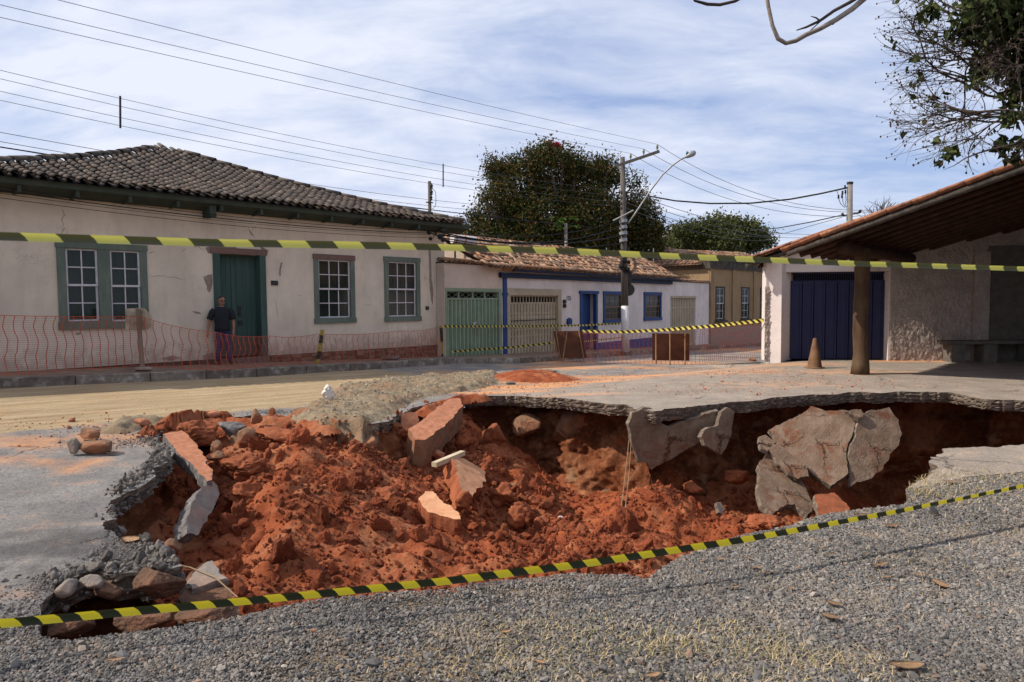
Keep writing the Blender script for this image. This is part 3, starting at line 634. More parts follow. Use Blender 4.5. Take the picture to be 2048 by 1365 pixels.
kroot = empty('kerb', KERB[0], 'weathered kerb of concrete blocks along the street', 'kerb'); kroot['kind'] = 'structure'; del kroot['category']
for i in range(len(KERB)-1):
    a, b = KERB[i], KERB[i+1]; t = (b-a).normalized(); nn = Vector((-t.y, t.x, 0)); bm = bmesh.new(); a2 = a+t*.008; b2 = b-t*.008
    j = random.uniform(-.008, .008); q = [a2-nn*.03, b2-nn*.03, b2+nn*.13, a2+nn*.13]
    box8(bm, [p+Vector((0, 0, -.34)) for p in q]+[p+Vector((0, 0, j)) for p in q])
    bmesh.ops.bevel(bm, geom=bm.edges[:], offset=.012, segments=1, affect='EDGES'); obj('kerb_stone', bm, M['kerb'], kroot)
# ================================================================== ROOF TILES
def tile_mesh(L=.47, r0=.098, r1=.078, th=.013, seg=6, flip=False):
    V = []; Fc = []
    for (yy, r) in ((0, r0), (L, r1)):
        for rr in (r, r-th):
            for k in range(seg+1):
                a = math.pi*k/seg; V.append((rr*math.cos(a), yy, rr*math.sin(a)*.82*(-1 if flip else 1)))
    n = seg+1
    for k in range(seg):
        Fc += [(k, k+1, 2*n+k+1, 2*n+k), (n+k+1, n+k, 3*n+k, 3*n+k+1), (k+1, k, n+k, n+k+1), (2*n+k, 2*n+k+1, 3*n+k+1, 3*n+k)]
    Fc += [(0, 2*n, 3*n, n), (seg, n+seg, 3*n+seg, 2*n+seg)]
    return V, Fc
def place_tiles(roof, mats, maxobj, meshes, m, stuffname):
    """mats: list of 4x4 sorted by nearness; first maxobj individual objects, the rest joined"""
    mats = sorted(mats, key=lambda q: (q[0].translation-O).length)
    for k, (mt, kind) in enumerate(mats[:maxobj]):
        o = bpy.data.objects.new('tile', meshes[kind]); link(o, roof); o.matrix_basis = mt
    rest = mats[maxobj:]
    if rest:
        V = []; Q = []; R = []; base = 0
        for mt, kind in rest:
            me = meshes[kind]; co = np.empty(len(me.vertices)*3); me.vertices.foreach_get('co', co); co = co.reshape(-1, 3)
            A = np.array(mt); V.append(co@A[:3, :3].T+A[:3, 3]); Q.append(np.array([list(p.vertices) for p in me.polygons])+base); base += len(co)
            R.append(np.full(len(co), random.random()))
        o = npmesh(stuffname, np.concatenate(V), np.concatenate(Q), m, roof); o['kind'] = 'stuff'
        at = o.data.attributes.new('rnd', 'FLOAT', 'POINT'); at.data.foreach_set('value', np.concatenate(R).astype(np.float32))
def mk_tile(m, **k):
    V, Fc = tile_mesh(**k); me = bpy.data.meshes.new('tile'); me.from_pydata(V, [], Fc); me.materials.append(m)
    me.polygons.foreach_set('use_smooth', [True]*len(me.polygons)); return me
def frame_m(p, up, side, j=1.0):
    """matrix with local Y = up-slope, X = side"""
    y = up.normalized(); x = side.normalized(); z = x.cross(y).normalized(); x = y.cross(z)
    R = Matrix((x, y, z)).transposed()
    R = R @ Euler((random.gauss(0, .018)*j, random.gauss(0, .02)*j, random.gauss(0, .025)*j)).to_matrix()
    return Matrix.Translation(p+Vector((random.gauss(0, .004), random.gauss(0, .004), random.gauss(0, .003)))*j) @ R.to_4x4()

# ---- window and door builders on a Wall
def make_window(W, root, rect, frame_m_, sash_m, cols, rows, fw=.13, proud=.035, deep=.12, top_m=None, name='window', back=None, sill=True, topw=None, split=True):
    s0, s1, z0, z1 = rect; topw = topw or fw
    fr = bmesh.new(); ring = []
    for o_ in (proud, -deep): ring.append([fr.verts.new(W.pt(*q_)) for q_ in ((s0, o_, z0+fw), (s1, o_, z0+fw), (s1, o_, z1-topw), (s0, o_, z1-topw))]); ring.append([fr.verts.new(W.pt(*q_)) for q_ in ((s0+fw, o_, z0+fw+.012), (s1-fw, o_, z0+fw+.012), (s1-fw, o_, z1-topw-.012), (s0+fw, o_, z1-topw-.012))])
    for i in range(4):
        j = (i+1) % 4; fr.faces.new([ring[0][i], ring[0][j], ring[1][j], ring[1][i]]); fr.faces.new([ring[2][j], ring[2][i], ring[3][i], ring[3][j]]); fr.faces.new([ring[1][i], ring[1][j], ring[3][j], ring[3][i]]); fr.faces.new([ring[0][j], ring[0][i], ring[2][i], ring[2][j]])
    win = obj(name, fr, frame_m_, root)
    b = bmesh.new(); W.bx(b, s0-.02, s1+.02, -deep, proud+.012, z1-topw, z1); obj('head_board', b, top_m or frame_m_, win)
    b = bmesh.new(); W.bx(b, s0-.02, s1+.02, -deep, proud+.03, z0, z0+fw); obj('sill', b, frame_m_, win)
    a0, a1, c0, c1 = s0+fw, s1-fw, z0+fw, z1-topw; zm = (c0+c1)/2
    sashes = [(c0, zm+.02, -.085, -.055), (zm-.02, c1, -.05, -.02)] if split else [(c0, c1, -.06, -.02)]
    for (q0, q1, o0, o1) in sashes:
        b = bmesh.new(); w_ = .045
        W.bx(b, a0, a0+w_, o0, o1, q0, q1); W.bx(b, a1-w_, a1, o0, o1, q0, q1); W.bx(b, a0+w_, a1-w_, o0, o1, q0, q0+w_); W.bx(b, a0+w_, a1-w_, o0, o1, q1-w_, q1)
        obj('sash', b, sash_m, win)
        iw, ih = (a1-a0-2*w_), (q1-q0-2*w_); R_ = rows//len(sashes)
        mb = bmesh.new()
        for k in range(1, cols): c = a0+w_+iw*k/cols; W.bx(mb, c-.012, c+.012, o0+.006, o1-.003, q0+w_, q1-w_)
        for k in range(1, R_):
            c = q0+w_+ih*k/R_
            for j in range(cols): W.bx(mb, a0+w_+iw*j/cols+.012, a0+w_+iw*(j+1)/cols-.012, o0+.008, o1-.005, c-.012, c+.012)
        obj('glazing_bar', mb, sash_m, win)
        for j in range(cols):
            for k in range(R_):
                b = bmesh.new(); W.bx(b, a0+w_+iw*j/cols, a0+w_+iw*(j+1)/cols, o0+.010, o0+.014, q0+w_+ih*k/R_, q0+w_+ih*(k+1)/R_); obj('pane', b, M['glass'], win)
    if back:
        nb = max(3, int((a1-a0)/.16)); 
        for k in range(nb):
            b = bmesh.new(); W.bx(b, a0+(a1-a0)*k/nb+.004, a0+(a1-a0)*(k+1)/nb-.004, -.20-(k % 2)*.008, -.18-(k % 2)*.008, c0, c1); obj('shutter_or_shade_board' if back != M['curtain'] else 'curtain', b, back, win)
    b = bmesh.new(); W.bx(b, a0, a1, -.42, -.40, c0, c1); obj('room_shade_sheet', b, M['room_shade'], win)
    return win
def poly_patch(W, root, name, pxs, matr, off=.004, th=.004):
    """thin patch of bare render or crack standing on the wall, outline given in photo pixels"""
    q = [W.hit(*p) for p in pxs]; n = len(q); c = (sum(a[0] for a in q)/n, sum(a[1] for a in q)/n); out = []
    for i in range(n):
        a, b = q[i], q[(i+1) % n]; m = 5
        for k in range(m):
            t = k/m; out.append((a[0]+(b[0]-a[0])*t+random.gauss(0, .006), a[1]+(b[1]-a[1])*t+random.gauss(0, .006)))
    bm = bmesh.new(); v1 = [bm.verts.new(W.pt(s, off, z)) for s, z in out]; v0 = [bm.verts.new(W.pt(s, -.01, z)) for s, z in out]
    f = bm.faces.new(v1)
    for i in range(len(out)): bm.faces.new([v0[i], v0[(i+1) % len(out)], v1[(i+1) % len(out)], v1[i]])
    bmesh.ops.triangulate(bm, faces=[f]); return obj(name, bm, matr, root)
def crack(W, root, pxs, w=.012):
    q = [W.hit(*p) for p in pxs]; pt = []
    for i in range(len(q)-1):
        for k in range(6): t = k/6; pt.append((q[i][0]*(1-t)+q[i+1][0]*t+random.gauss(0, .010), q[i][1]*(1-t)+q[i+1][1]*t+random.gauss(0, .010)))
    pt.append(q[-1]); bm = bmesh.new(); n = len(pt); L = []
    for i, (s, z) in enumerate(pt):
        a, b = pt[max(i-1, 0)], pt[min(i+1, n-1)]; d = Vector((b[0]-a[0], b[1]-a[1])); d.normalize() if d.length else 0
        ww = w*.5*(1-abs(2*i/(n-1)-1)*.8)*random.uniform(.6, 1.3); L.append((bm.verts.new(W.pt(s-d.y*ww, .003, z+d.x*ww)), bm.verts.new(W.pt(s+d.y*ww, .003, z-d.x*ww))))
    for i in range(n-1): bm.faces.new([L[i][0], L[i][1], L[i+1][1], L[i+1][0]])
    return obj('crack', bm, M['crack'], root)

# ================================================================== HOUSE 1: cream colonial house
SO = 9.0                                        # W1 runs 9 m further left than P0
root = empty('cream_house', W1.pt(13, 0, .2), 'long cream plastered house with blackened tile roof, green windows and teal door', 'house')
ZT, ZB = 4.12, .22
q1 = W1.rect([(109, 484), (295, 490), (295, 655), (121, 660)]); q3 = W1.rect([(627, 509), (707, 511), (711, 645), (629, 648)]); q4 = W1.rect([(767, 514), (838, 516), (841, 641), (770, 645)])
qd = W1.rect([(424, 496), (529, 499), (536, 719), (432, 721)]); qd = (qd[0], qd[1], ZB+.01, qd[3])
bm = bmesh.new(); W1.facade(bm, -8, W1.L, ZB, ZT, [(a[0]+.02, a[1]-.02, a[2]+.02, a[3]-.02) for a in (q1, q3, q4)]+[(qd[0]+.02, qd[1]-.02, ZB, qd[3]-.02)], .5)
obj('wall', bm, M['cream'], root)
Dp = 13.9   # depth of the house
bm = bmesh.new(); W1.bx(bm, W1.L-.45, W1.L-.004, -Dp+.8, -.5, -1.2, ZT); W1.bx(bm, -8, -7.55, -Dp+.8, -.5, -1, ZT); W1.bx(bm, -8, W1.L, -Dp+.3, -Dp+.8, -1, ZT); obj('side_wall', bm, M['cream'], root)
bm = bmesh.new(); W1.bx(bm, -8, W1.L-.01, -.5, -.012, -1.0, ZB); obj('foundation', bm, M['moss'], root)
# foundation stones showing at the right, where the street drops
M['found_stone'] = mat('reddish_foundation_stone', [(.3, (.12, .070, .048)), (.7, (.22, .135, .092))], 6, .95, .8, 30, rnd=.35)
s = qd[1]+.1
while s < W1.L-.1:
    zlo = walk_z(s-SO)-.02; z = zlo; wst = random.uniform(.16, .34)
    while z < ZB-.03:
        h = min(random.uniform(.10, .17), ZB-z); b = bmesh.new(); W1.bx(b, s+.006, s+wst-.006, -.05, random.uniform(.012, .05), z+.005, z+h-.005)
        bmesh.ops.subdivide_edges(b, edges=b.edges[:], cuts=1)
        for v in b.verts: v.co += Vector((random.gauss(0, .008), random.gauss(0, .008), random.gauss(0, .007)))
        obj('foundation_stone', b, M['found_stone'], root); z += h
    s += wst
# windows
def mid(q, a): return q[0]+(q[1]-q[0])*a
w1 = make_window(W1, root, (q1[0], mid(q1, .5)+.05, q1[2], q1[3]), M['green'], M['sash'], 2, 4, fw=.17, back=M['green'], topw=.14)
w1b = make_window(W1, root, (mid(q1, .5)-.02, q1[1], q1[2], q1[3]), M['green'], M['sash'], 2, 4, fw=.15, back=M['green'], topw=.14, proud=.033, deep=.118)
w3 = make_window(W1, root, q3, M['green'], M['sash'], 3, 4, fw=.15, back=M['green'], top_m=M['lintel']); w3['label'] = 'window with a bare brown lintel'
w4 = make_window(W1, root, q4, M['green'], M['sash'], 3, 4, fw=.15, back=M['curtain']); w4['label'] = 'window beside the house corner'
# front door
zt = qd[3]; dr = bmesh.new(); W1.bx(dr, qd[0], qd[0]+.17, -.36, .04, ZB, zt-.16); W1.bx(dr, qd[1]-.17, qd[1], -.36, .04, ZB, zt-.16)
door = obj('front_door', dr, M['teal'], root)
b = bmesh.new(); W1.bx(b, qd[0]-.05, qd[1]+.05, -.14, .03, zt-.16, zt); obj('lintel', b, M['lintel'], door)
nb = 8; a0, a1 = qd[0]+.17, qd[1]-.17
for k in range(nb):
    b = bmesh.new(); W1.bx(b, a0+(a1-a0)*k/nb+.003, a0+(a1-a0)*(k+1)/nb-.003, -.30, -.26+(.012 if k in (3, 4) else random.uniform(-.004, .004)), ZB+.02, zt-.16); obj('door_board', b, M['teal'], door)
b = bmesh.new(); c = (a0+a1)/2; W1.bx(b, c+.03, c+.11, -.25, -.222, 1.32, 1.58); W1.bx(b, c+.03, c+.13, -.25, -.215, 1.08, 1.2); obj('lock', b, M['iron'], door)
b = bmesh.new(); W1.bx(b, a0, a1, -.4, -.38, ZB, zt-.16); obj('room_shade_sheet', b, M['room_shade'], door)
b = bmesh.new(); W1.bx(b, qd[0]-.05, qd[1]+.05, -.3, .02, ZB-.20, ZB); obj('doorstep', b, M['concrete'], root)
# bare patches and cracks
poly_patch(W1, root, 'bare_patch', [(405, 553), (424, 549), (425, 568), (421, 584), (416, 584), (411, 566)], M['mud'])
poly_patch(W1, root, 'bare_patch', [(410, 496), (425, 490), (470, 492), (478, 500), (425, 502), (418, 508)], M['mud'])
poly_patch(W1, root, 'bare_patch', [(519, 492), (537, 502), (530, 515), (528, 500)], M['mud'])
poly_patch(W1, root, 'bare_patch', [(562, 525), (565, 526), (561, 540), (562, 552), (558, 552), (559, 538)], M['mud'])
poly_patch(W1, root, 'bare_patch', [(857, 500), (861, 500), (862, 552), (866, 575), (866, 612), (862, 600), (858, 560), (859, 540)], M['mud'])
poly_patch(W1, root, 'bare_patch', [(498, 460), (504, 466), (508, 474), (502, 470)], M['mud'])
poly_patch(W1, root, 'bare_patch', [(150, 667), (160, 665), (163, 668), (155, 671)], M['mud'])
poly_patch(W1, root, 'bare_patch', [(385, 623), (398, 624), (402, 628), (390, 627)], M['mud'])
poly_patch(W1, root, 'bare_patch', [(320, 718), (345, 712), (360, 716), (340, 722)], M['mud'])
poly_patch(W1, root, 'bare_patch', [(405, 712), (425, 705), (426, 718), (410, 720)], M['mud'])
for c_ in ([(122, 415), (128, 425), (125, 440), (128, 462)], [(297, 508), (310, 505)], [(298, 553), (332, 552)], [(330, 553), (372, 560)], [(385, 491), (395, 496), (412, 500)], [(495, 455), (500, 466), (512, 478)], [(845, 553), (857, 560)], [(870, 560), (866, 590), (878, 600)],
           [(362, 505), (372, 497)], [(726, 611), (745, 610)], [(771, 615), (766, 612)], [(595, 590), (605, 592)], [(550, 600), (556, 640)], [(774, 648), (775, 655)], [(280, 690), (296, 705), (300, 718)], [(130, 455), (120, 470)], [(884, 540), (887, 552), (884, 566)], [(848, 545), (852, 570)]):
    crack(W1, root, c_)
def wall_box(W, root, name, px0, py0, px1, py1, matr, o0=0.0, o1=.03):
    a = W.hit(px0, py1); c = W.hit(px1, py0); b = bmesh.new(); W.bx(b, a[0], c[0], o0, o1, a[1], c[1]); return obj(name, b, matr, root)
wall_box(W1, root, 'number_plate', 542, 562, 555, 571, M['iron'])
wall_box(W1, root, 'meter_box', 851, 613, 857, 620, M['iron'])
# cornice: dark green soffit board and fascia with brackets
EZ, EO = 4.27, .75
bm = bmesh.new(); p = []
for s in (-8.8, W1.L+.55): p.append([W1.pt(s, .0, ZT-.10), W1.pt(s, .10, ZT-.12), W1.pt(s, EO-.10, EZ-.14), W1.pt(s, EO-.06, EZ-.02), W1.pt(s, 0, ZT+.12)])
vv = [[bm.verts.new(x) for x in r_] for r_ in p]
for i in range(5): bm.faces.new([vv[0][i], vv[0][(i+1) % 5], vv[1][(i+1) % 5], vv[1][i]])
bm.faces.new(vv[0]); bm.faces.new(vv[1][::-1]); obj('soffit', bm, M['green_dark'], root)
s = -7.5
while s < W1.L:
    b = bmesh.new(); W1.bx(b, s, s+.07, .08, EO-.14, ZT-.20+.06, ZT-.06+.10); obj('eave_bracket', b, M['green_dark'], root); s += 1.05
b = bmesh.new(); a = W1.hit(407, 400)[0]; W1.bx(b, a-.08, a+.08, .10, .55, ZT-.30, ZT-.02); obj('beam_end', b, M['green_dark'], root)
# hipped roof
def hz(t): return EZ+.02+.27*t+.0135*t*t
T = 6.95; sa = SO+5.65; sl, sr = sa-T-.0, sa+T
bm = bmesh.new(); N_ = 10
def P_(s, t): return W1.pt(s, EO-t, hz(t)-.05)
fr_ = [[bm.verts.new(P_(sl+(T*i/N_), T*i/N_)), bm.verts.new(P_(sr-(T*i/N_), T*i/N_))] for i in range(N_)] ; ap = bm.verts.new(P_(sa, T))
for i in range(N_-1): bm.faces.new([fr_[i][0], fr_[i][1], fr_[i+1][1], fr_[i+1][0]])
bm.faces.new([fr_[-1][0], fr_[-1][1], ap])
def Pb(s, t): return W1.pt(s, EO-2*T+t, hz(t)-.05)
bk = [[bm.verts.new(Pb(sl+(T*i/N_), T*i/N_)), bm.verts.new(Pb(sr-(T*i/N_), T*i/N_))] for i in range(N_)]
for i in range(N_-1):
    bm.faces.new([bk[i][1], bk[i][0], bk[i+1][0], bk[i+1][1]]); bm.faces.new([fr_[i][1], bk[i][1], bk[i+1][1], fr_[i+1][1]]); bm.faces.new([bk[i][0], fr_[i][0], fr_[i+1][0], bk[i+1][0]])
bm.faces.new([bk[-1][1], bk[-1][0], ap]); bm.faces.new([fr_[-1][1], bk[-1][1], ap]); bm.faces.new([bk[-1][0], fr_[-1][0], ap])
roof = obj('roof', bm, M['tile_channel'], root)
td = mk_tile(M['tile_dark'], r0=.090, r1=.070); tdc = mk_tile(M['tile_channel'], r0=.08, r1=.09, flip=True); tdr = mk_tile(M['tile_dark'], L=.5, r0=.15, r1=.125); mm = []
cs = .243; ci = 0; s = sl+.1
u3 = Vector((W1.u.x, W1.u.y, 0)); o3 = Vector((W1.o.x, W1.o.y, 0))
while s < sr-.08:
    tmax = min(s-sl, sr-s, T); t = -.03; wob = random.gauss(0, .012)
    while t < tmax-.12:
        dz = .27+.027*t; up = (-o3+Vector((0, 0, dz))).normalized(); ss = s+wob+random.gauss(0, .004)
        mm.append((frame_m(W1.pt(ss, EO-t, hz(t)+.04), up, u3, .55), 0))
        mm.append((frame_m(W1.pt(ss+cs/2, EO-t-.05, hz(t)+.035), up, u3, .5), 1))
        t += .335
    s += cs
for d_ in (-1, 1):
    k = 0
    while k*.40 < T*1.0:
        t = k*.40*.9; s_ = (sl+t) if d_ < 0 else (sr-t)
        if t > T: break
        dz = .27+.027*t; up = (-o3*1+u3*(1 if d_ < 0 else -1)+Vector((0, 0, dz))).normalized()
        mm.append((frame_m(W1.pt(s_, EO-t, hz(t)+.05), up, up.cross(Vector((0, 0, 1))), 1.2), 2)); k += 1
place_tiles(roof, mm, 300, [td, tdc, tdr], M['tile_dark'], 'roof_tiles')

# ================================================================== HOUSE 2: white house with blue trim, green gate bay at its left
root = empty('green_gate_bay', W2.pt(1.5, 0, -.3), 'pale wall bay with green metal garage gate beside the cream house', 'gateway')
sA, sP = .02, W2.hit(1004, 600)[0]; sV = W2.hit(963, 540)[0]
qg = W2.rect([(891, 575), (1003, 579), (1003, 706), (891, 713)]); zc0 = W2.hit(930, 529)[1]
bm = bmesh.new(); W2.facade(bm, 0, sP, -.7, zc0, [(qg[0]+.0, qg[1], -.7, qg[3])], .35); obj('wall', bm, M['warm_plaster'], root)
zg0 = -.28
b = bmesh.new(); W2.bx(b, qg[0], qg[1], -.12, .02, qg[3]-.11, qg[3]); W2.bx(b, qg[0], qg[0]+.07, -.12, .02, zg0-.2, qg[3]-.11); W2.bx(b, qg[1]-.16, qg[1], -.12, .02, zg0-.2, qg[3]-.11)
gate = obj('garage_gate', b, M['gate_green'], root)
a0, a1 = qg[0]+.07, qg[1]-.16; ztop = qg[3]-.11; zgr = W2.hit(950, 598)[1]; nb = 14
for k in range(nb):
    for (c0, c1, o_) in ((.06, .94, -.06), (.30, .70, -.03)):
        b = bmesh.new() if c0 == .06 else b; wv = (a1-a0)/nb; W2.bx(b, a0+wv*(k+c0), a0+wv*(k+c1), -.10, o_, zg0-.05*k/nb, zgr)
    obj('gate_panel', b, M['gate_green'], gate)
b = bmesh.new()
for c in (.0, .235, .5, .735, 1.0):
    x = a0+(a1-a0)*c; W2.bx(b, x-.03, x+.03, -.09, -.04, zgr+.03, ztop)
W2.bx(b, a0, a1, -.09, -.02, zgr-.03, zgr+.03); W2.bx(b, a0, a1, -.09, -.03, ztop-.03, ztop); obj('gate_frame', b, M['gate_green'], gate)
b = bmesh.new()
for k in range(8):
    x0 = a0+(a1-a0)*k/8; x1 = a0+(a1-a0)*(k+1)/8
    tube(b, [W2.pt(x0, -.07, zgr+.03), W2.pt(x1, -.07, ztop-.02)], .008, 4); tube(b, [W2.pt(x1, -.065, zgr+.03), W2.pt(x0, -.065, ztop-.02)], .008, 4)
obj('grille', b, M['gate_green'], gate)
b = bmesh.new(); c = (a0+a1)/2; W2.bx(b, c-.02, c+.02, -.03, .03, .75, .95); tube(b, [W2.pt(c, .03, .93), W2.pt(c+.1, .05, .93)], .012, 6); obj('handle', b, M['sash'], gate)
b = bmesh.new(); W2.bx(b, a0, a1, -.34, -.33, -.6, ztop); obj('room_shade_sheet', b, M['room_shade'], gate)
crack(W2, root, [(886, 540), (889, 552), (887, 566)])
# mixed tile meshes
tm = [mk_tile(M['tile_mix'], L=.42, r0=.10, r1=.08), mk_tile(M['tile_mix'], L=.42, r0=.08, r1=.09, flip=True)]
u3, o3 = Vector((W2.u.x, W2.u.y, 0)), Vector((W2.o.x, W2.o.y, 0))
cop = obj('coping', (lambda b: (W2.bx(b, 0, sV, -.40, .05, zc0, zc0+.05), b)[1])(bmesh.new()), M['moss'], root); mm = []
s = .12
while s < sV:
    for t in (0, .3): mm.append((frame_m(W2.pt(s, .16-t, zc0+.05+t*.2), (-o3+Vector((0, 0, .2))), u3, 1.4), 0)); mm.append((frame_m(W2.pt(s+.12, .13-t, zc0+.09+t*.2), (-o3+Vector((0, 0, .2))), u3), 1))
    s += .24
place_tiles(cop, mm, 60, tm, M['tile_mix'], 'coping_tiles')

root = empty('white_blue_house', W2.pt(9, 0, -.5), 'low white house with blue door, blue framed windows and mottled orange brown tile roof', 'house')
E2, O2 = 2.90, .42; s0 = sP+.003; s1 = W2.L; sE = W2.hit(1345, 600)[0]
qgate = W2.rect([(1012, 575), (1123, 581), (1120, 700), (1014, 706)]); qdoor = W2.rect([(1158, 582), (1195, 583), (1193, 697), (1161, 699)])
qw1 = W2.rect([(1206, 582.5), (1246, 583.2), (1246, 645.5), (1206, 646)]); qw2 = W2.rect([(1287, 584.8), (1322, 585.3), (1322, 642.5), (1287, 643)]); qg2 = W2.rect([(1341, 592), (1391, 593), (1391, 683), (1341, 687)])
# keep door and window heads level
hd = (qdoor[3]+qw1[3]+qw2[3])/3; qdoor = (qdoor[0], qdoor[1], -.8, hd); qw1 = (qw1[0], qw1[1], qw1[2], hd); qw2 = (qw2[0], qw2[1], qw1[2], hd)
bm = bmesh.new(); W2.facade(bm, s0, sE-.6, -1.6, E2-.1, [(qgate[0]+.05, qgate[1]-.05, -1.6, qgate[3]-.05), (qdoor[0]+.02, qdoor[1]-.02, -1.6, hd-.02), tuple(x+d_ for x, d_ in zip(qw1, (.02, -.02, .02, -.02))), tuple(x+d_ for x, d_ in zip(qw2, (.02, -.02, .02, -.02)))], .4)
obj('wall', bm, M['white_plaster'], root)
zc2 = W2.hit(1395, 566)[1]
bm = bmesh.new(); W2.facade(bm, sE-.6, s1, -1.8, zc2, [(qg2[0], qg2[1], -1.8, qg2[3])], .4); obj('lean_to_wall', bm, M['white_plaster'], root)
bm = bmesh.new(); W2.bx(bm, sV-.05, sE-.6, -4.4, -4.0, -2, E2-.1); W2.bx(bm, sE-1.0, sE-.6, -4.0, -.4, -2, E2-.1); obj('rear_wall', bm, M['white_plaster'], root)
# left gable wall
bm = bmesh.new()
gl = [(.07, E2-.02), (-2.05, 4.02), (-4.4, 2.9), (-4.4, -1), (-.36, -1), (-.36, zc0+.06), (.07, zc0+.06)]
va = [bm.verts.new(W2.pt(sV+.12, o_, z)) for o_, z in gl]; vb = [bm.verts.new(W2.pt(sV+.42, o_, z)) for o_, z in gl]
bm.faces.new(va); bm.faces.new(vb[::-1])
for i in range(7): bm.faces.new([va[i], vb[i], vb[(i+1) % 7], va[(i+1) % 7]])
bmesh.ops.recalc_face_normals(bm, faces=bm.faces); obj('gable', bm, M['warm_plaster'], root)
# blue band, post, beam
zb = W2.hit(1243, 680)[1]; 
b = bmesh.new(); W2.bx(b, qdoor[1], sE-.6, .0, .018, -1.6, zb-.03); W2.bx(b, qgate[1], qdoor[0], 0, .018, -1.6, zb+.02); obj('blue_plinth', b, M['blue'], root)
b = bmesh.new(); sp = W2.hit(1009, 600)[0]; W2.bx(b, sp-.11, sp+.11, .0, .05, -.5, E2-.32); W2.bx(b, sp-.15, sp+.15, .0, .07, 1.9, 2.0); obj('blue_post', b, M['blue'], root)
b = bmesh.new(); W2.bx(b, sp-.35, sE-.3, .0, .14, E2-.34, E2-.16); obj('eave_beam', b, M['blue_dark'], root)
b = bmesh.new(); tube(b, [W2.pt(sp+.1, O2-.06, E2-.06), W2.pt(sE+.25, O2-.06, E2-.10)], .055, 8); obj('gutter', b, M['grey_metal'] if False else M['blue_dark'], root)
# beige gate
b = bmesh.new(); z9 = -.40; W2.bx(b, qgate[0], qgate[0]+.2, -.12, .045, z9-.3, qgate[3]-.26); W2.bx(b, qgate[1]-.25, qgate[1], -.12, .045, z9-.3, qgate[3]-.26); W2.bx(b, qgate[0], qgate[1], -.12, .055, qgate[3]-.26, qgate[3])
gt = obj('beige_gate', b, M['beige'], root); a0, a1 = qgate[0]+.2, qgate[1]-.25; zt = qgate[3]-.26; zs = W2.hit(1060, 605)[1]; nb = 16
for k in range(nb):
    wv = (a1-a0)/nb; b = bmesh.new(); W2.bx(b, a0+wv*(k+.12), a0+wv*(k+.88), -.12, -.09, z9-.02*k, zs); obj('gate_slat', b, M['beige'], gt)
b = bmesh.new()
for k in range(nb+1): x = a0+(a1-a0)*k/nb; W2.bx(b, x-.02, x+.02, -.13, -.10, zs, zt-.02)
W2.bx(b, a0, a1, -.14, -.085, zs-.06, zs+.0)
for zz_ in (zs-.45, zs-.62, .55, .30, -.1): W2.bx(b, a0, a1, -.125, -.083, zz_, zz_+.05)
W2.bx(b, a0, a1, -.14, -.09, zt-.05, zt); obj('gate_frame', b, M['beige'], gt)
b = bmesh.new(); W2.bx(b, a0, a1, -.08, -.06, zs-.72, zs-.69); obj('bar', b, M['iron'], gt)
b = bmesh.new(); W2.bx(b, a0, a1, -.36, -.35, -.8, zt); obj('room_shade_sheet', b, M['room_shade'], gt)
# blue door
b = bmesh.new(); W2.bx(b, qdoor[0], qdoor[0]+.17, -.1, .05, -1.0, hd-.13); W2.bx(b, qdoor[1]-.17, qdoor[1], -.1, .05, -1.0, hd-.13)
dr = obj('blue_door', b, M['blue'], root); b = bmesh.new(); W2.bx(b, qdoor[0]-.07, qdoor[1]+.07, -.1, .08, hd-.13, hd); obj('head_board', b, M['blue'], dr)
for k in range(5):
    wv = (qdoor[1]-qdoor[0]-.34)/5; b = bmesh.new(); W2.bx(b, qdoor[0]+.17+wv*k+.004, qdoor[0]+.17+wv*(k+1)-.004, -.3, -.26, -.8, hd-.13); obj('door_board', b, M['blue'], dr)
b = bmesh.new(); x = qdoor[1]-.3; W2.bx(b, x, x+.05, -.26, -.22, .5, .65); obj('handle', b, M['iron'], dr)
b = bmesh.new(); W2.bx(b, qdoor[0]+.05, qdoor[1]-.05, -.34, -.33, -.8, hd-.1); obj('room_shade_sheet', b, M['room_shade'], dr)
for k, qq in enumerate((qw1, qw2)):
    ww = make_window(W2, root, qq, M['blue'], M['brown_sash'], 3, 4, fw=.15, proud=.05, back=M['curtain']); ww['label'] = ('blue framed window beside the blue door', 'blue framed window between the pole and the beige gate')[k]
# second beige gate
b = bmesh.new(); W2.bx(b, qg2[0], qg2[1], -.12, .03, qg2[3]-.12, qg2[3]); g2 = obj('beige_gate', b, M['beige'], root); nb = 15
for k in range(nb):
    wv = (qg2[1]-qg2[0])/nb; b = bmesh.new(); W2.bx(b, qg2[0]+wv*(k+.14), qg2[0]+wv*(k+.86), -.12, -.08, -.95, qg2[3]-.12); obj('gate_slat', b, M['beige'], g2)
b = bmesh.new(); [W2.bx(b, qg2[0], qg2[1], -.14, -.07, z, z+.07) for z in (-.9, .2, 1.25)]; obj('gate_frame', b, M['beige'], g2)
b = bmesh.new(); W2.bx(b, qg2[0], qg2[1], -.3, -.29, -1.2, qg2[3]-.1); obj('room_shade_sheet', b, M['room_shade'], g2)
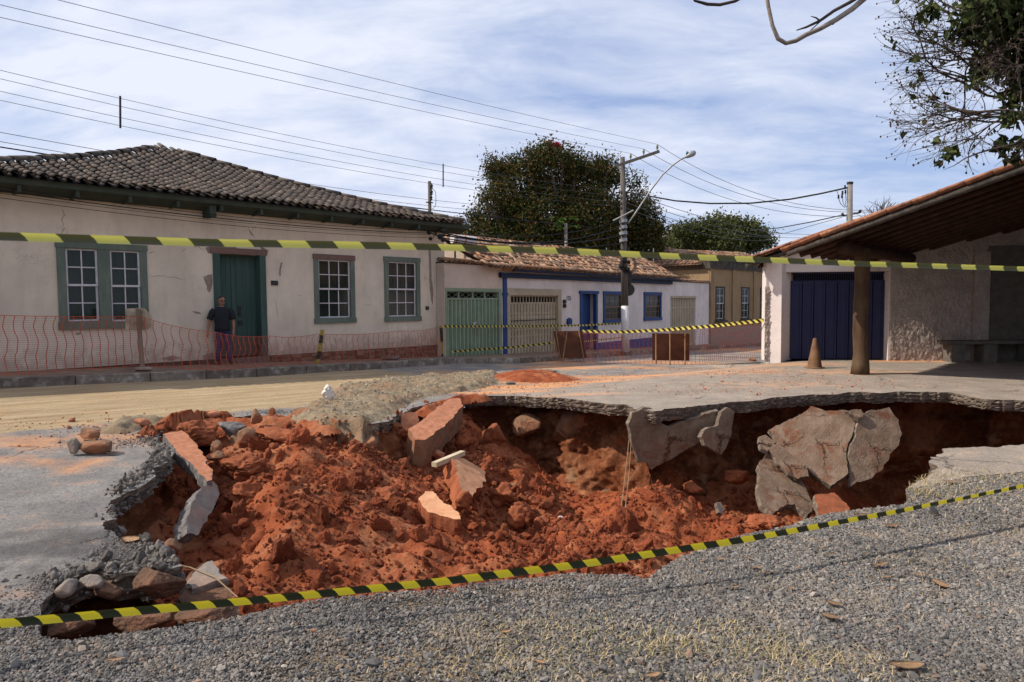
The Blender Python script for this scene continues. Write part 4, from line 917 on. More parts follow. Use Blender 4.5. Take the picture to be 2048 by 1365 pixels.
# letter box, meter, number
a = W2.hit(1137, 643); b = bmesh.new(); fp = [(-.16, -.13), (.16, -.13), (.16, .08), (0, .15), (-.16, .08)]
v1 = [b.verts.new(W2.pt(a[0]+p[0], .09, a[1]+p[1])) for p in fp]; v0 = [b.verts.new(W2.pt(a[0]+p[0], 0, a[1]+p[1])) for p in fp]; b.faces.new(v1)
for i in range(5): b.faces.new([v0[i], v0[(i+1) % 5], v1[(i+1) % 5], v1[i]])
W2.bx(b, a[0]-.09, a[0]+.09, .09, .10, a[1]-.02, a[1]+.01); obj('letter_box', b, M['blue'], root)
a = W2.hit(1127.5, 608); b = bmesh.new()
for dz in (-.09, .09): lathe_pts = [(a[0], a[1]+dz)]; tube(b, [W2.pt(a[0], 0, a[1]+dz), W2.pt(a[0], .09, a[1]+dz)], .085, 12)
obj('electric_meter', b, M['iron'], root)
fc = bpy.data.curves.new('house_number', 'FONT'); fc.body = '125'; fc.size = .26; fc.extrude = .008; fc.align_x = 'CENTER'
_t = bpy.data.objects.new('house_number', fc); COL.objects.link(_t); _dg = bpy.context.evaluated_depsgraph_get(); _dg.update(); _me = bpy.data.meshes.new_from_object(_t.evaluated_get(_dg)); bpy.data.objects.remove(_t)
_me.materials.clear(); _me.materials.append(M['text']); fo_ = bpy.data.objects.new('house_number', _me); link(fo_, root); a = W2.hit(1137, 601); fo_.matrix_basis = Matrix.Translation(W2.pt(a[0], .012, a[1])) @ Matrix((u3, Vector((0, 0, 1)), o3)).transposed().to_4x4()
# roof
RT = 2.45; sl2 = .52
bm = bmesh.new()
for th_ in (0,):
    v = [bm.verts.new(W2.pt(sV, O2, E2-.03)), bm.verts.new(W2.pt(sE+.1, O2, E2-.03)), bm.verts.new(W2.pt(sE+.1, O2-RT, E2-.03+RT*sl2)), bm.verts.new(W2.pt(sV, O2-RT, E2-.03+RT*sl2)), bm.verts.new(W2.pt(sE+.1, O2-2*RT, E2-.03)), bm.verts.new(W2.pt(sV, O2-2*RT, E2-.03))]
    bm.faces.new([v[0], v[1], v[2], v[3]]); bm.faces.new([v[3], v[2], v[4], v[5]])
bmesh.ops.solidify(bm, geom=bm.faces[:], thickness=.04)
roof = obj('roof', bm, M['tile_mix'], root); mm = []; s = sV+.05; up = (-o3+Vector((0, 0, sl2)))
while s < sE+.1:
    t = -.02; wob = random.gauss(0, .012)
    while t < RT-.15:
        mm.append((frame_m(W2.pt(s+wob+random.gauss(0, .012), O2-t, E2+.0+t*sl2+.03), up, u3, 2.2), 0))
        if t < .1: mm.append((frame_m(W2.pt(s+.12, O2-t-.03, E2+.04+t*sl2), up, u3, 1.2), 1))
        t += .30
    s += .235
s = sV
while s < sE: mm.append((frame_m(W2.pt(s, O2-RT, E2+RT*sl2+.04), u3, o3, 1.5), 0)); s += .36
t = 0
while t < RT: mm.append((frame_m(W2.pt(sV-.06, O2-t, E2+.05+t*sl2), up, u3, 1.5), 0)); t += .36
place_tiles(roof, mm, 300, tm, M['tile_mix'], 'roof_tiles')
bm = bmesh.new(); W2.bx(bm, sE-.5, s1, -.4, .06, zc2, zc2+.05); cop = obj('coping', bm, M['moss'], root); mm = []; s = sE-.3
while s < s1: mm.append((frame_m(W2.pt(s, .16, zc2+.06), (-o3+Vector((0, 0, .2))), u3, 1.2), 0)); s += .24
place_tiles(cop, mm, 60, tm, M['tile_mix'], 'coping_tiles')
# solar water tank and bougainvillea behind the bay
c = at_y(925, 482, 25.2); tk = empty('water_tank', c, 'white horizontal water tank cylinder strapped on the tile roof beside the cream house', 'water tank')
b = bmesh.new(); a, e = at_y(904, 478, 25.0), at_y(951, 483, 25.6); tube(b, [a, e], .165, 16); obj('tank', b, M['sash'], tk)
b = bmesh.new()
for k in (.12, .5): q_ = a.lerp(e, k); dd = (e-a).normalized()*.02; tube(b, [q_-dd, q_+dd], .18, 16)
obj('strap', b, M['red_slab'], tk)
b = bmesh.new()
for k in (.12, .8): q_ = a.lerp(e, k); box(b, q_.x-.03, q_.x+.03, q_.y-.03, q_.y+.03, q_.z-1.0, q_.z-.1)
obj('tank_stand', b, M['iron'], tk)

# ================================================================== HOUSE 3: ochre house with mossy cornice
root = empty('ochre_house', W3.pt(3, 0, -1), 'old ochre house with black mossy cornice, pilasters and narrow shuttered windows', 'house')
L3 = 12; Z3 = 4.35
W3 = Wall(B2+W3.o*.02, B3+W3.u*6); u3, o3 = Vector((W3.u.x, W3.u.y, 0)), Vector((W3.o.x, W3.o.y, 0))
ws = [W3.rect([(1431, 573), (1449, 574), (1449, 640), (1431, 642)]), W3.rect([(1482, 574), (1498, 575), (1498, 636), (1482, 638)]), W3.rect([(1520, 575), (1531, 576), (1531, 633), (1520, 635)])]
zt3 = ws[0][3]; zb3 = ws[0][2]; ws = [(a[0], a[1], zb3, zt3) for a in ws]
bm = bmesh.new(); W3.facade(bm, 0, W3.L, -3, Z3-.7, [(a[0]+.03, a[1]-.03, a[2], a[3]-.03) for a in ws], .5); W3.bx(bm, 0, .5, -9, -.5, -3, Z3-.75); W3.bx(bm, W3.L-.5, W3.L, -9, -.5, -3, Z3-.75); obj('wall', bm, M['ochre'], root)
bm = bmesh.new(); W3.bx(bm, -.12, W3.L+.1, -.5, .12, Z3-.70, Z3-.58); W3.bx(bm, -.06, W3.L, -.5, .05, Z3-.58, Z3-.10); W3.bx(bm, -.16, W3.L+.1, -.5, .18, Z3-.10, Z3); obj('cornice', bm, M['moss'], root)
for px in (1422, 1466, 1508):
    a = W3.hit(px, 600)[0]; b = bmesh.new(); W3.bx(b, a-.18, a+.18, 0, .08, -2.5, Z3-.70); obj('pilaster', b, M['ochre'], root)
b = bmesh.new(); W3.bx(b, .003, W3.L, .0, .11, -3, zb3-.45); obj('plinth', b, M['mud'], root)
for k, a in enumerate(ws):
    wn = make_window(W3, root, a, M['moss'], M['sash'], 2, 4, fw=.09, back=M['room_shade'] if k == 1 else M['curtain']); wn['label'] = ('narrow window nearest the white wall', 'open dark narrow window', 'narrow window nearest the garage pillar')[k]  # middle window: near-black boards paint the shade of the room behind
    b = bmesh.new(); W3.bx(b, a[0]-.14, a[1]+.14, .09, .19, a[2]-.12, a[2]); obj('stained_sill', b, M['moss'], wn)
R0 = [W3.pt(-.45, -.45, Z3-.45), W3.pt(W3.L, -.45, Z3-.05), W3.pt(W3.L, -9.5, Z3-.25), W3.pt(-.45, -9.5, Z3-.45)]; top = [W3.pt(3.2, -5, Z3+1.0), W3.pt(W3.L, -5, Z3+1.1)]
bm = bmesh.new(); v = [bm.verts.new(p) for p in R0+top]; bm.faces.new([v[0], v[1], v[5], v[4]]); bm.faces.new([v[3], v[0], v[4]]); bm.faces.new([v[2], v[3], v[4], v[5]]); bm.faces.new([v[1], v[2], v[5]]); bm.faces.new(v[:4][::-1])
roof = obj('roof', bm, M['tile_mix'], root); mm = []
side = (R0[3]-R0[0]).normalized(); k = 0
for i in range(36):                                  # slope that faces the camera's left
    p = R0[0].lerp(R0[3], (i+.5)/36); w_ = 1-abs((i+.5)/36*2-1)**1.0; q_ = top[0]; foot = p; apx = Vector((q_.x, q_.y, q_.z)); dirn = (u3*3.65+Vector((0, 0, 1.42))).normalized()
    Lm = 3.9*w_; t = 0
    while t < Lm-.1: mm.append((frame_m(foot+dirn*t+Vector((0, 0, .05)), dirn, side*-1, 1.8), 0)); t += .36
for i in range(40):
    p = R0[0].lerp(R0[1], (i+.5)/40); dirn = (-o3*4.55+Vector((0, 0, 1.2))).normalized(); t = 0; Lm = 4.7*min(1, (i+.5)/40*W3.L/3.6)
    while t < Lm-.1 and t < 4.6: mm.append((frame_m(p+dirn*t+Vector((0, 0, .05)), dirn, u3, 1.8), 0)); t += .6
place_tiles(roof, mm, 120, tm, M['tile_mix'], 'roof_tiles')

# ================================================================== GARAGE BUILDING AND LOG PORCH (right)
G0 = Vector((6.85, 18.42)); GU = Vector((.995, -.0998)).normalized(); WG = Wall(G0, G0+GU*10.5); u3, o3 = Vector((WG.u.x, WG.u.y, 0)), Vector((WG.o.x, WG.o.y, 0))
root = empty('garage_building', WG.pt(3, 0, 0), 'roughcast garage building with wide navy blue folding door under a sloping tile roof', 'garage')
qn = WG.rect([(1563, 549), (1778, 538), (1777, 718), (1562, 720)]); qn = (qn[0], qn[1], 0.0, qn[3])
sp0 = WG.hit(1945, 600)[0]; sp1 = WG.hit(1975, 600)[0]
def gtop(s): return 2.74+.345*s if s < 4.1 else 2.74+.345*4.1-.30*(s-4.1)
# smooth pinkish frame wall round the door, roughcast field
bm = bmesh.new(); WG.facade(bm, 0, qn[1]+.02, 0, 2.74, [qn], .4); obj('door_wall', bm, M['white_plaster'], root)
bm = bmesh.new(); v0 = [bm.verts.new(WG.pt(s, o_, z)) for o_ in (0, -.4) for s, z in ((0, 2.74), (qn[1]+.02, 2.74), (qn[1]+.02, gtop(qn[1])))]
bm.faces.new(v0[:3]); bm.faces.new(v0[3:][::-1]); obj('gable', bm, M['white_plaster'], root)
# uneven rough-cast strip on the pillar and the long rough wall: displaced meshes
def rough_panel(name, s0, s1, z0, ztopf, off, amp, matr, step=.035, edgef=None, parent=None):
    ns = int((s1-s0)/step)+1; V = []; Fc = []; nz = 70
    for i in range(ns):
        s = s0+(s1-s0)*i/(ns-1)
        for j in range(nz):
            z = z0+(ztopf(s)-z0)*j/(nz-1); ss = s+(edgef(z) if edgef and i == ns-1 else 0)
            n_ = (abs(mnoise.noise(Vector((s*13, z*13, 3.1))))*1.0+abs(mnoise.noise(Vector((s*29, z*29, 7.7))))*.6)*amp*(sstep(0, .08, s1-s)*sstep(0, .12, ztopf(s)-z) if edgef else 1)
            V.append(tuple(WG.pt(ss, (off if not edgef else .004)+n_*(0 if i in (0, ns-1) and edgef is None else 1), z)))
    for i in range(ns-1):
        for j in range(nz-1): a = i*nz+j; Fc.append((a, a+nz, a+nz+1, a+1))
    return obj(name, (V, [], Fc), matr, parent or root, True)
rough_panel('rough_pillar', -.03, .33, 0, lambda s: 2.0, .006, .055, M['rough_wall'], .022, lambda z: .07*mnoise.noise(Vector((0, z*3, 1)))+.05*mnoise.noise(Vector((4, z*11, 1)))-.10*sstep(1.4, 2.0, z))
bm = bmesh.new(); WG.bx(bm, qn[1]+.02, WG.L, -.4, -.02, 0, 2.0)
obj('wall', bm, M['rough_wall'], root)
bm = bmesh.new(); pr = [(qn[1]+.02, 2.0), (WG.L, 2.0), (WG.L, gtop(WG.L)), (4.1, gtop(4.1)), (qn[1]+.02, gtop(qn[1]+.02))]
va = [bm.verts.new(WG.pt(s, -.02, z)) for s, z in pr]; vb = [bm.verts.new(WG.pt(s, -.4, z)) for s, z in pr]; bm.faces.new(va); bm.faces.new(vb[::-1])
for i in range(5): bm.faces.new([va[i], vb[i], vb[(i+1) % 5], va[(i+1) % 5]])
obj('gable', bm, M['rough_wall'], root)
rough_panel('rough_render', qn[1]+.02, sp0, 0, lambda s: min(gtop(s), 3.4), .0, .045, M['rough_wall'], .028)
bm = bmesh.new(); WG.bx(bm, sp0, sp1, -.02, .10, 0, 2.85); obj('pilaster', bm, M['rough_wall'], root)
bm = bmesh.new(); WG.bx(bm, sp1, WG.L, -.02, .012, 0, 3.0); obj('cement_panel', bm, M['concrete'], root)
# side wall, follows the street
q0 = G0; q1_ = G0+U*9; WS = Wall(q1_, q0); bm = bmesh.new(); WS.bx(bm, .0, WS.L-.05, -.4, 0, -.6, 2.8); obj('side_wall', bm, M['white_plaster'], root)
bm = bmesh.new(); 
# door leaves
nb = 9; a0, a1 = qn[0]+.01, qn[1]-.01; zl = WG.hit(1650, 563)[1]; zl = min(zl, qn[3]-.18)
b = bmesh.new(); WG.bx(b, a0, a1, -.34, -.30, qn[3]-.05, qn[3]); WG.bx(b, a0, a1, -.34, -.27, zl-.01, zl+.03); dr = obj('folding_door', b, M['navy'], root)
for k in range(nb):
    wv = (a1-a0)/nb; b = bmesh.new(); WG.bx(b, a0+wv*k+.008, a0+wv*(k+1)-.008, -.30, -.27, .03, zl-.01)
    for e in (.015, wv-.06): WG.bx(b, a0+wv*k+e, a0+wv*k+e+.045, -.27, -.245, .03, zl-.01)
    WG.bx(b, a0+wv*k+.06, a0+wv*(k+1)-.06, -.27, -.25, .03, .10); WG.bx(b, a0+wv*k+.06, a0+wv*(k+1)-.06, -.27, -.25, zl-.08, zl-.012)
    obj('door_panel', b, M['navy'], dr)
b = bmesh.new()
for k in range(46): x = a0+(a1-a0)*(k+.5)/46; WG.bx(b, x-.008, x+.008, -.33, -.31, zl+.03, qn[3]-.05)
obj('ventilation_bar', b, M['navy'], dr)
b = bmesh.new(); tube(b, [WG.pt(a0+.10, -.25, .98), WG.pt(a0+.10, -.21, .98)], .02, 8); obj('handle', b, M['grey_metal'], dr)
b = bmesh.new(); WG.bx(b, a0, a1, -.4, -.39, 0, qn[3]); obj('room_shade_sheet', b, M['room_shade'], dr)
# garage roof
def GR(s, o_): return WG.pt(s, o_, gtop(s)+.10)
Fl = Vector((6.24, 18.15, 2.84)); back = Vector((U.x, U.y, 0))*7
bm = bmesh.new(); rs_ = 4.1; v = [bm.verts.new(p) for p in (GR(-.62, .32), GR(rs_, .32), GR(rs_, .32)+back, GR(-.62, .32)+back, GR(10.2, .32), GR(10.2, .32)+back)]
bm.faces.new([v[0], v[1], v[2], v[3]]); bm.faces.new([v[1], v[4], v[5], v[2]]); bmesh.ops.solidify(bm, geom=bm.faces[:], thickness=.05)
roof = obj('roof', bm, M['under_roof'], root); tn = [mk_tile(M['tile_new'], L=.48, r0=.10, r1=.085)]; mm = []
upv = (u3+Vector((0, 0, .345))).normalized(); bdir = Vector((U.x, U.y, 0)); 
for j in range(16):
    k = 0
    while k*.42 < 4.9: mm.append((frame_m(GR(-.66, .30)+bdir*(j*.30)+upv*(k*.42)+Vector((0, 0, .06)), upv, -bdir, 1.0), 0)); k += 1
place_tiles(roof, mm, 160, tn, M['tile_new'], 'roof_tiles')
b = bmesh.new(); tube(b, [GR(-.58, .22)-Vector((0, 0, .10)), GR(4.1, .22)-Vector((0, 0, .10))], .06, 8); obj('verge_log', b, M['log_grey'], root)
for k in range(1, 7):
    b = bmesh.new(); q_ = GR(-.58, .22)-Vector((0, 0, .10))+bdir*(k*.7); tube(b, [q_, q_+upv*3], .055, 8); obj('rafter', b, M['log'], root)

# porch
C = Vector((5.80, 14.5, 2.70)); EV = Vector((.70, .714, 0)).normalized(); VV = Vector((.66, -.751, 0)).normalized(); SL = .287
root = empty('log_porch', (7.5, 14.65, 0), 'open porch roof of log rafters and orange barrel tiles carried on a trunk post', 'porch')
def PP(e, v, dz=0): return C+EV*e+VV*v+Vector((0, 0, SL*v+dz))
EL, VL = 9.0, 15.0
bm = bmesh.new(); v = [bm.verts.new(PP(*q_)) for q_ in ((0.02, 0), (EL, 0), (EL, VL), (0.02, VL))]; bm.faces.new(v); bmesh.ops.solidify(bm, geom=bm.faces[:], thickness=.035)
roof = obj('roof', bm, M['under_roof'], root)
up = (VV+Vector((0, 0, SL))).normalized(); mm = []
for j in range(30):
    k = 0
    while k*.435 < 10.7: mm.append((frame_m(PP(.04+j*.29, -.10, .055)+up*(k*.435)+Vector((0, 0, .0)), up, -EV*-1, .5), 0)); k += 1
place_tiles(roof, mm, 300, [mk_tile(M['tile_new'], L=.50, r0=.105, r1=.09)], M['tile_new'], 'roof_tiles')
e = .06; k = 0
while e < EL-.2:
    b = bmesh.new(); ln = VL-.1; r_ = .062+random.uniform(-.006, .01); j0 = random.uniform(-.06, .06)
    pts_ = [PP(e+math.sin(t*1.3+k)*.015, .02+j0*(k > 0)+t*ln/8, -.10) for t in range(9)]; tube(b, pts_, r_, 9)
    o = obj('rafter', b, M['log_grey'] if k == 0 else M['log'], root, True)
    if k == 0: o['label'] = 'weathered grey verge log'
    e += .62; k += 1
for (vv_, e0, r_) in ((.98, .52, .135), (4.2, .2, .13), (7.4, .2, .13)):
    b = bmesh.new(); tube(b, [PP(e0+(7.2-e0)*t/6 if vv_ > 1 else e0+(5.55-e0)*t/6, vv_+.02*math.sin(t), -.16-r_) for t in range(7)], [r_*1.0, r_, r_*.98, r_*.96, r_*.95, r_*.94, r_*.92], 12); obj('purlin', b, M['log'], root, True)
b = bmesh.new(); pc = at_z(1727, 750.5); ph_ = []
for j in range(13):
    z = 2.72*j/12; r_ = .158-.008*j/12+(.035 if j == 0 else .012 if j == 1 else 0)+.005*math.sin(j*2.1); ph_.append((Vector((pc.x+.012*math.sin(j*.9)-.03*j/12*0, pc.y+.15, z)), r_))
tube(b, [p for p, _ in ph_], [r_ for _, r_ in ph_], 16); obj('trunk_post', b, M['post_wood'], root, True)
for (xx, yy, zt_) in ((9.9, 11.6, 3.2), (13.2, 14.2, 3.2)):
    b = bmesh.new(); tube(b, [(xx, yy, 0), (xx, yy, zt_)], .16, 12); obj('trunk_post', b, M['post_wood'], root, True)
bm = bmesh.new(); box(bm, 14.2, 14.6, 7.5, 17.6, 0, 6.0); obj('unseen_end_wall', bm, M['concrete'], root)  # wall out of view, added to darken the porch
# bench
bt = WG.hit(1866, 680)[0]; root = empty('bench', WG.pt(bt+1, .3, 0), 'long concrete bench against the shaded porch wall', 'bench')
b = bmesh.new(); WG.bx(b, bt, WG.L-.1, .12, .62, .47, .56); bmesh.ops.bevel(b, geom=b.edges[:], offset=.01, segments=1, affect='EDGES'); obj('seat', b, M['concrete'], root)
for px in (1893, 1955, 2040):
    a = WG.hit(px, 700)[0]; b = bmesh.new(); WG.bx(b, a-.16, a+.16, .15, .58, 0, .468); obj('leg', b, M['concrete'], root)
# ================================================================== RUBBLE IN AND ROUND THE SINKHOLE
def rock_bm(size, seed, planes=9, sub=3, rough=.05, flat=1.0, fine=0):
    rs = random.Random(seed); ns = [Vector((rs.gauss(0, 1), rs.gauss(0, 1), rs.gauss(0, 1))).normalized() for _ in range(planes)]; ds = [rs.uniform(.48, .92) for _ in range(planes)]
    bm = bmesh.new(); bmesh.ops.create_icosphere(bm, subdivisions=sub, radius=1); off = Vector((seed*1.7, seed*.3, seed*.9))
    for v in bm.verts:
        d = v.co.normalized(); r = min([1.05]+[dd/max(d.dot(n_), 1e-3) for n_, dd in zip(ns, ds) if d.dot(n_) > .1])
        r *= 1+rough*(mnoise.noise(d*2.3+off)+.6*mnoise.noise(d*6+off)+.4*mnoise.noise(d*13+off)+fine*.35*mnoise.noise(d*26+off)+fine*.2*mnoise.noise(d*50+off)); v.co = Vector((d.x*r*size[0], d.y*r*size[1], d.z*r*size[2]*flat))
    return bm
RG = 'broken blocks and clods lying in the sinkhole'
def chunk(name, label, px, py, wpx, hpx, matr, seed, rot=0, Y=None, depth=.8, cat='rubble', sub=3, group=None, lift=0.0, rough=.06):
    p = at_y(px, py, Y) if Y else march(px, py+hpx*.25); sc = p.y/F; w_, h_ = wpx*sc/2, hpx*sc/2
    if not Y: p = p+Vector((0, .0, h_*.2))
    bm = rock_bm((w_, max(w_, h_)*depth, h_), seed, sub=sub, rough=rough, fine=1.0); bmesh.ops.rotate(bm, cent=(0, 0, 0), matrix=Matrix.Rotation(math.radians(rot), 3, 'Y'), verts=bm.verts)
    o = obj(name, bm, matr, None, sub >= 4); o.location = p+Vector((0, 0, lift)); tag(o, label, cat, group); return o
def slab(name, label, poly, anch, th, matr, cat='slab', jit=.012, sp=.07, matb=None):
    """broken paving plate: outline in photo pixels on the tilted plane through three (px,py,Y) anchors"""
    a, b, c = [at_y(*q_) for q_ in anch]; n_ = (b-a).cross(c-a).normalized()
    if n_.dot(ray(*poly[0])) > 0: n_ = -n_
    P = []
    for q_ in poly: d = ray(*q_); k = (a-O).dot(n_)/d.dot(n_); P.append(O+d*k)
    c0 = sum(P, Vector())/len(P); ex = (P[1]-P[0]).normalized(); ex = (ex-n_*ex.dot(n_)).normalized(); ey = n_.cross(ex)
    o2 = [((p-c0).dot(ex), (p-c0).dot(ey)) for p in P]; ar = sum(o2[i-1][0]*o2[i][1]-o2[i][0]*o2[i-1][1] for i in range(len(o2)))
    if ar < 0: o2 = o2[::-1]
    r_ = resample(o2, .035); sd = random.random()*50
    r_ = [(x+(mnoise.noise(Vector((x*6, y*6, sd)))+.6*mnoise.noise(Vector((x*17, y*17, sd))))*jit*2.2, y+(mnoise.noise(Vector((x*6, y*6, sd+9)))+.6*mnoise.noise(Vector((x*17, y*17, sd+9))))*jit*2.2) for x, y in r_]
    m_ = len(r_); vs = [Vector(q_) for q_ in r_]; xs = [q_[0] for q_ in r_]; ys = [q_[1] for q_ in r_]
    A, B = np.meshgrid(np.arange(min(xs), max(xs), sp), np.arange(min(ys), max(ys), sp)); A = A.ravel()+np.random.uniform(-.3, .3, A.size)*sp; B = B.ravel()+np.random.uniform(-.3, .3, B.size)*sp
    k = inpoly(A, B, r_) & (dist_poly(A, B, r_) > sp*.35); vs += [Vector((x, y)) for x, y in zip(A[k], B[k])]
    r = delaunay_2d_cdt(vs, [(i, (i+1) % m_) for i in range(m_)], [], 1, 1e-6); bm = bmesh.new()
    def h(x, y): return .018*mnoise.noise(Vector((x*2.4, y*2.4, sd)))+.010*mnoise.noise(Vector((x*8, y*8, sd)))+.004*mnoise.noise(Vector((x*25, y*25, sd)))
    top = [bm.verts.new(ex*v.x+ey*v.y+n_*h(v.x, v.y)) for v in r[0]]; bot = [bm.verts.new(ex*v.x+ey*v.y-n_*(th*(1+.25*mnoise.noise(Vector((v.x*3, v.y*3, sd+3)))))) for v in r[0]]
    cn = {}
    for f in r[2]:
        try: bm.faces.new([top[i] for i in f]); bm.faces.new([bot[i] for i in f[::-1]])
        except ValueError: pass
        for i in range(len(f)): cn[(f[i], f[(i+1) % len(f)])] = 1
    for (i, j) in cn:
        if (j, i) not in cn:
            t1, t2 = top[i], top[j]; mid1, mid2 = [], []
            f = bm.faces.new([t1, bot[i], bot[j], t2]); f.material_index = 1
    se = [e for e in bm.edges if any(f.material_index == 1 for f in e.link_faces) and abs((e.verts[0].co-e.verts[1].co).dot(n_)) > th*.5]
    r2 = bmesh.ops.subdivide_edges(bm, edges=se, cuts=3)
    for v in r2['geom_inner']:
        if isinstance(v, bmesh.types.BMVert): q_ = v.co; v.co = q_+q_.normalized()*(.018*mnoise.noise(q_*14)+.006)
    bmesh.ops.recalc_face_normals(bm, faces=bm.faces)
    o = obj(name, bm, [matr, matb or M['asph_edge']]); o.location = c0; tag(o, label, cat); return o

M['dark_block'] = mat('brown_earth_block', [(.25, (.075, .040, .025)), (.5, (.14, .078, .048)), (.75, (.22, .13, .085))], 5, .97, 1.0, 28, detail=9, dist=.03, dirt=((.20, .062, .025), .5), dirtscale=3)
# hanging and fallen slabs under the far rim
slab('hanging_slab', 'large pale concrete slab hanging from the far rim with a notch in its top edge', [(1256, 848), (1263, 828), (1290, 816), (1312, 820), (1320, 846), (1340, 853), (1372, 845), (1408, 826), (1438, 822), (1441, 838), (1437, 852), (1407, 862), (1401, 885), (1362, 906), (1332, 924), (1303, 938), (1297, 926), (1276, 927), (1264, 890)], [(1263, 828, 10.15), (1440, 830, 10.45), (1300, 930, 10.25)], .10, M['concrete_slab'])
slab('hanging_slab', 'small rounded concrete slab piece leaning at the right end of the notched slab', [(1443, 823), (1456, 815), (1469, 824), (1465, 850), (1462, 872), (1452, 896), (1441, 909), (1432, 900), (1410, 892), (1402, 876), (1409, 860), (1434, 852), (1440, 836)], [(1445, 825, 10.30), (1468, 830, 10.35), (1440, 905, 10.15)], .09, M['concrete_slab'])
slab('fallen_slab', 'biggest pale concrete slab leaning in the dark right part of the hole', [(1537, 858), (1566, 846), (1600, 830), (1625, 814), (1652, 822), (1690, 820), (1712, 832), (1706, 862), (1692, 900), (1692, 922), (1697, 948), (1660, 974), (1632, 953), (1600, 925), (1560, 895)], [(1540, 858, 10.6), (1712, 835, 10.6), (1660, 972, 9.8)], .11, M['concrete_slab'])
slab('fallen_slab', 'brownish concrete slab leaning right of the biggest slab, split from it by a crack', [(1718, 836), (1738, 822), (1778, 816), (1796, 838), (1804, 868), (1796, 890), (1772, 928), (1742, 956), (1703, 971), (1698, 948), (1696, 908), (1712, 868)], [(1720, 836, 10.55), (1804, 868, 10.5), (1703, 970, 9.85)], .11, M['concrete_slab'])
slab('fallen_slab', 'jagged concrete slab with forked foot standing below the biggest slab', [(1516, 930), (1535, 906), (1548, 918), (1562, 945), (1602, 962), (1612, 980), (1628, 1010), (1616, 1032), (1588, 1008), (1560, 1014), (1546, 1030), (1522, 1008), (1514, 980), (1520, 955)], [(1516, 930, 10.1), (1602, 962, 10.0), (1616, 1030, 9.3)], .10, M['concrete_slab'])
slab('fallen_slab', 'narrow concrete slab piece lying between the biggest slab and the forked slab', [(1537, 897), (1545, 890), (1562, 893), (1592, 915), (1612, 930), (1616, 952), (1598, 958), (1576, 948), (1558, 930)], [(1537, 897, 10.15), (1612, 930, 9.95), (1598, 958, 9.8)], .08, M['concrete_slab'])
slab('slab_piece', 'oblong concrete scrap above the narrow slab piece, upper one of two', [(1517, 874), (1530, 872), (1551, 884), (1546, 891), (1530, 887), (1517, 882)], [(1517, 874, 10.3), (1551, 884, 10.25), (1530, 888, 10.2)], .07, M['concrete_slab'])
slab('slab_piece', 'oblong concrete scrap above the narrow slab piece, lower one of two', [(1520, 889), (1532, 888), (1541, 895), (1537, 901), (1525, 897)], [(1520, 889, 10.2), (1541, 895, 10.2), (1525, 898, 10.1)], .07, M['concrete_slab'])
slab('slab_piece', 'small triangular concrete scrap wedged at the top corner of the biggest slab', [(1696, 822), (1724, 820), (1728, 830), (1716, 838), (1704, 828)], [(1696, 822, 10.5), (1728, 830, 10.5), (1716, 838, 10.45)], .08, M['concrete_slab'])
slab('slab_piece', 'small pale upright slab chip in the red debris right of the root strands', [(1434, 1006), (1442, 1004), (1449, 1018), (1444, 1030), (1436, 1026)], [(1434, 1006, 9.4), (1449, 1018, 9.4), (1440, 1030, 9.25)], .05, M['grey_chunk'])
slab('slab_piece', 'dim brown slab half buried at the bottom under the forked slab', [(1630, 990), (1670, 985), (1700, 1015), (1700, 1040), (1640, 1045)], [(1630, 990, 9.2), (1700, 1010, 9.0), (1660, 1042, 8.4)], .10, M['soil_block'])
# left and middle
slab('tilted_slab', 'orange dusted asphalt slab tilted steeply down from the left rim', [(328, 868), (338, 866), (364, 860), (392, 888), (426, 945), (420, 960), (412, 962), (392, 935), (352, 900)], [(330, 868, 8.1), (366, 862, 8.3), (415, 958, 6.9)], .13, M['red_slab'], matb=M['asphalt_chunk'])
slab('standing_slab', 'grey leaf shaped slab standing on edge below the orange tilted slab', [(428, 965), (436, 972), (438, 990), (424, 1022), (402, 1062), (392, 1072), (374, 1068), (372, 1045), (384, 1008), (404, 975)], [(430, 966, 7.0), (438, 990, 6.9), (380, 1070, 5.95)], .12, M['grey_chunk'], matb=M['asphalt_chunk'])
slab('raised_plate', 'thin orange dusted asphalt plate lifted at the left rim beside the loose blocks', [(160, 879), (200, 868), (300, 866), (306, 872), (262, 884), (222, 896), (206, 893), (165, 888)], [(160, 880, 8.05), (304, 868, 8.35), (210, 894, 7.7)], .07, M['red_slab'], matb=M['asphalt_chunk'])
slab('leaning_slab', 'sunlit orange faced slab with a black broken edge in the middle of the hole', [(906, 917), (925, 915), (950, 930), (972, 945), (970, 962), (952, 985), (934, 1004), (926, 1000), (922, 975), (914, 950)], [(906, 917, 9.0), (972, 945, 9.3), (928, 1000, 8.0)], .22, M['orange_dust_slab'], jit=.019, matb=M['soil_block'])
slab('lying_slab', 'long pointed orange dusted slab lying on the red heap', [(840, 1000), (852, 982), (866, 982), (890, 1005), (922, 1030), (925, 1040), (905, 1036), (880, 1030), (850, 1022)], [(840, 1000, 7.7), (866, 982, 8.0), (922, 1036, 7.2)], .16, M['orange_dust_slab'], jit=.019, matb=M['soil_block'])
slab('diagonal_block', 'long broken road block lying diagonally from the back rim into the hole', [(900, 798), (920, 796), (926, 812), (908, 832), (880, 858), (850, 880), (832, 878), (818, 858), (850, 836), (880, 812)], [(900, 798, 10.9), (925, 810, 10.7), (825, 870, 9.3)], .38, M['red_slab'], matb=M['tan_chunk'])
slab('edge_block', 'flat tan faced pavement block under the grey sand at the back rim', [(745, 845), (770, 836), (815, 822), (822, 832), (815, 852), (790, 866), (762, 868)], [(745, 845, 9.9), (815, 824, 10.4), (770, 868, 9.7)], .25, M['tan_chunk'], matb=M['tan_chunk'])
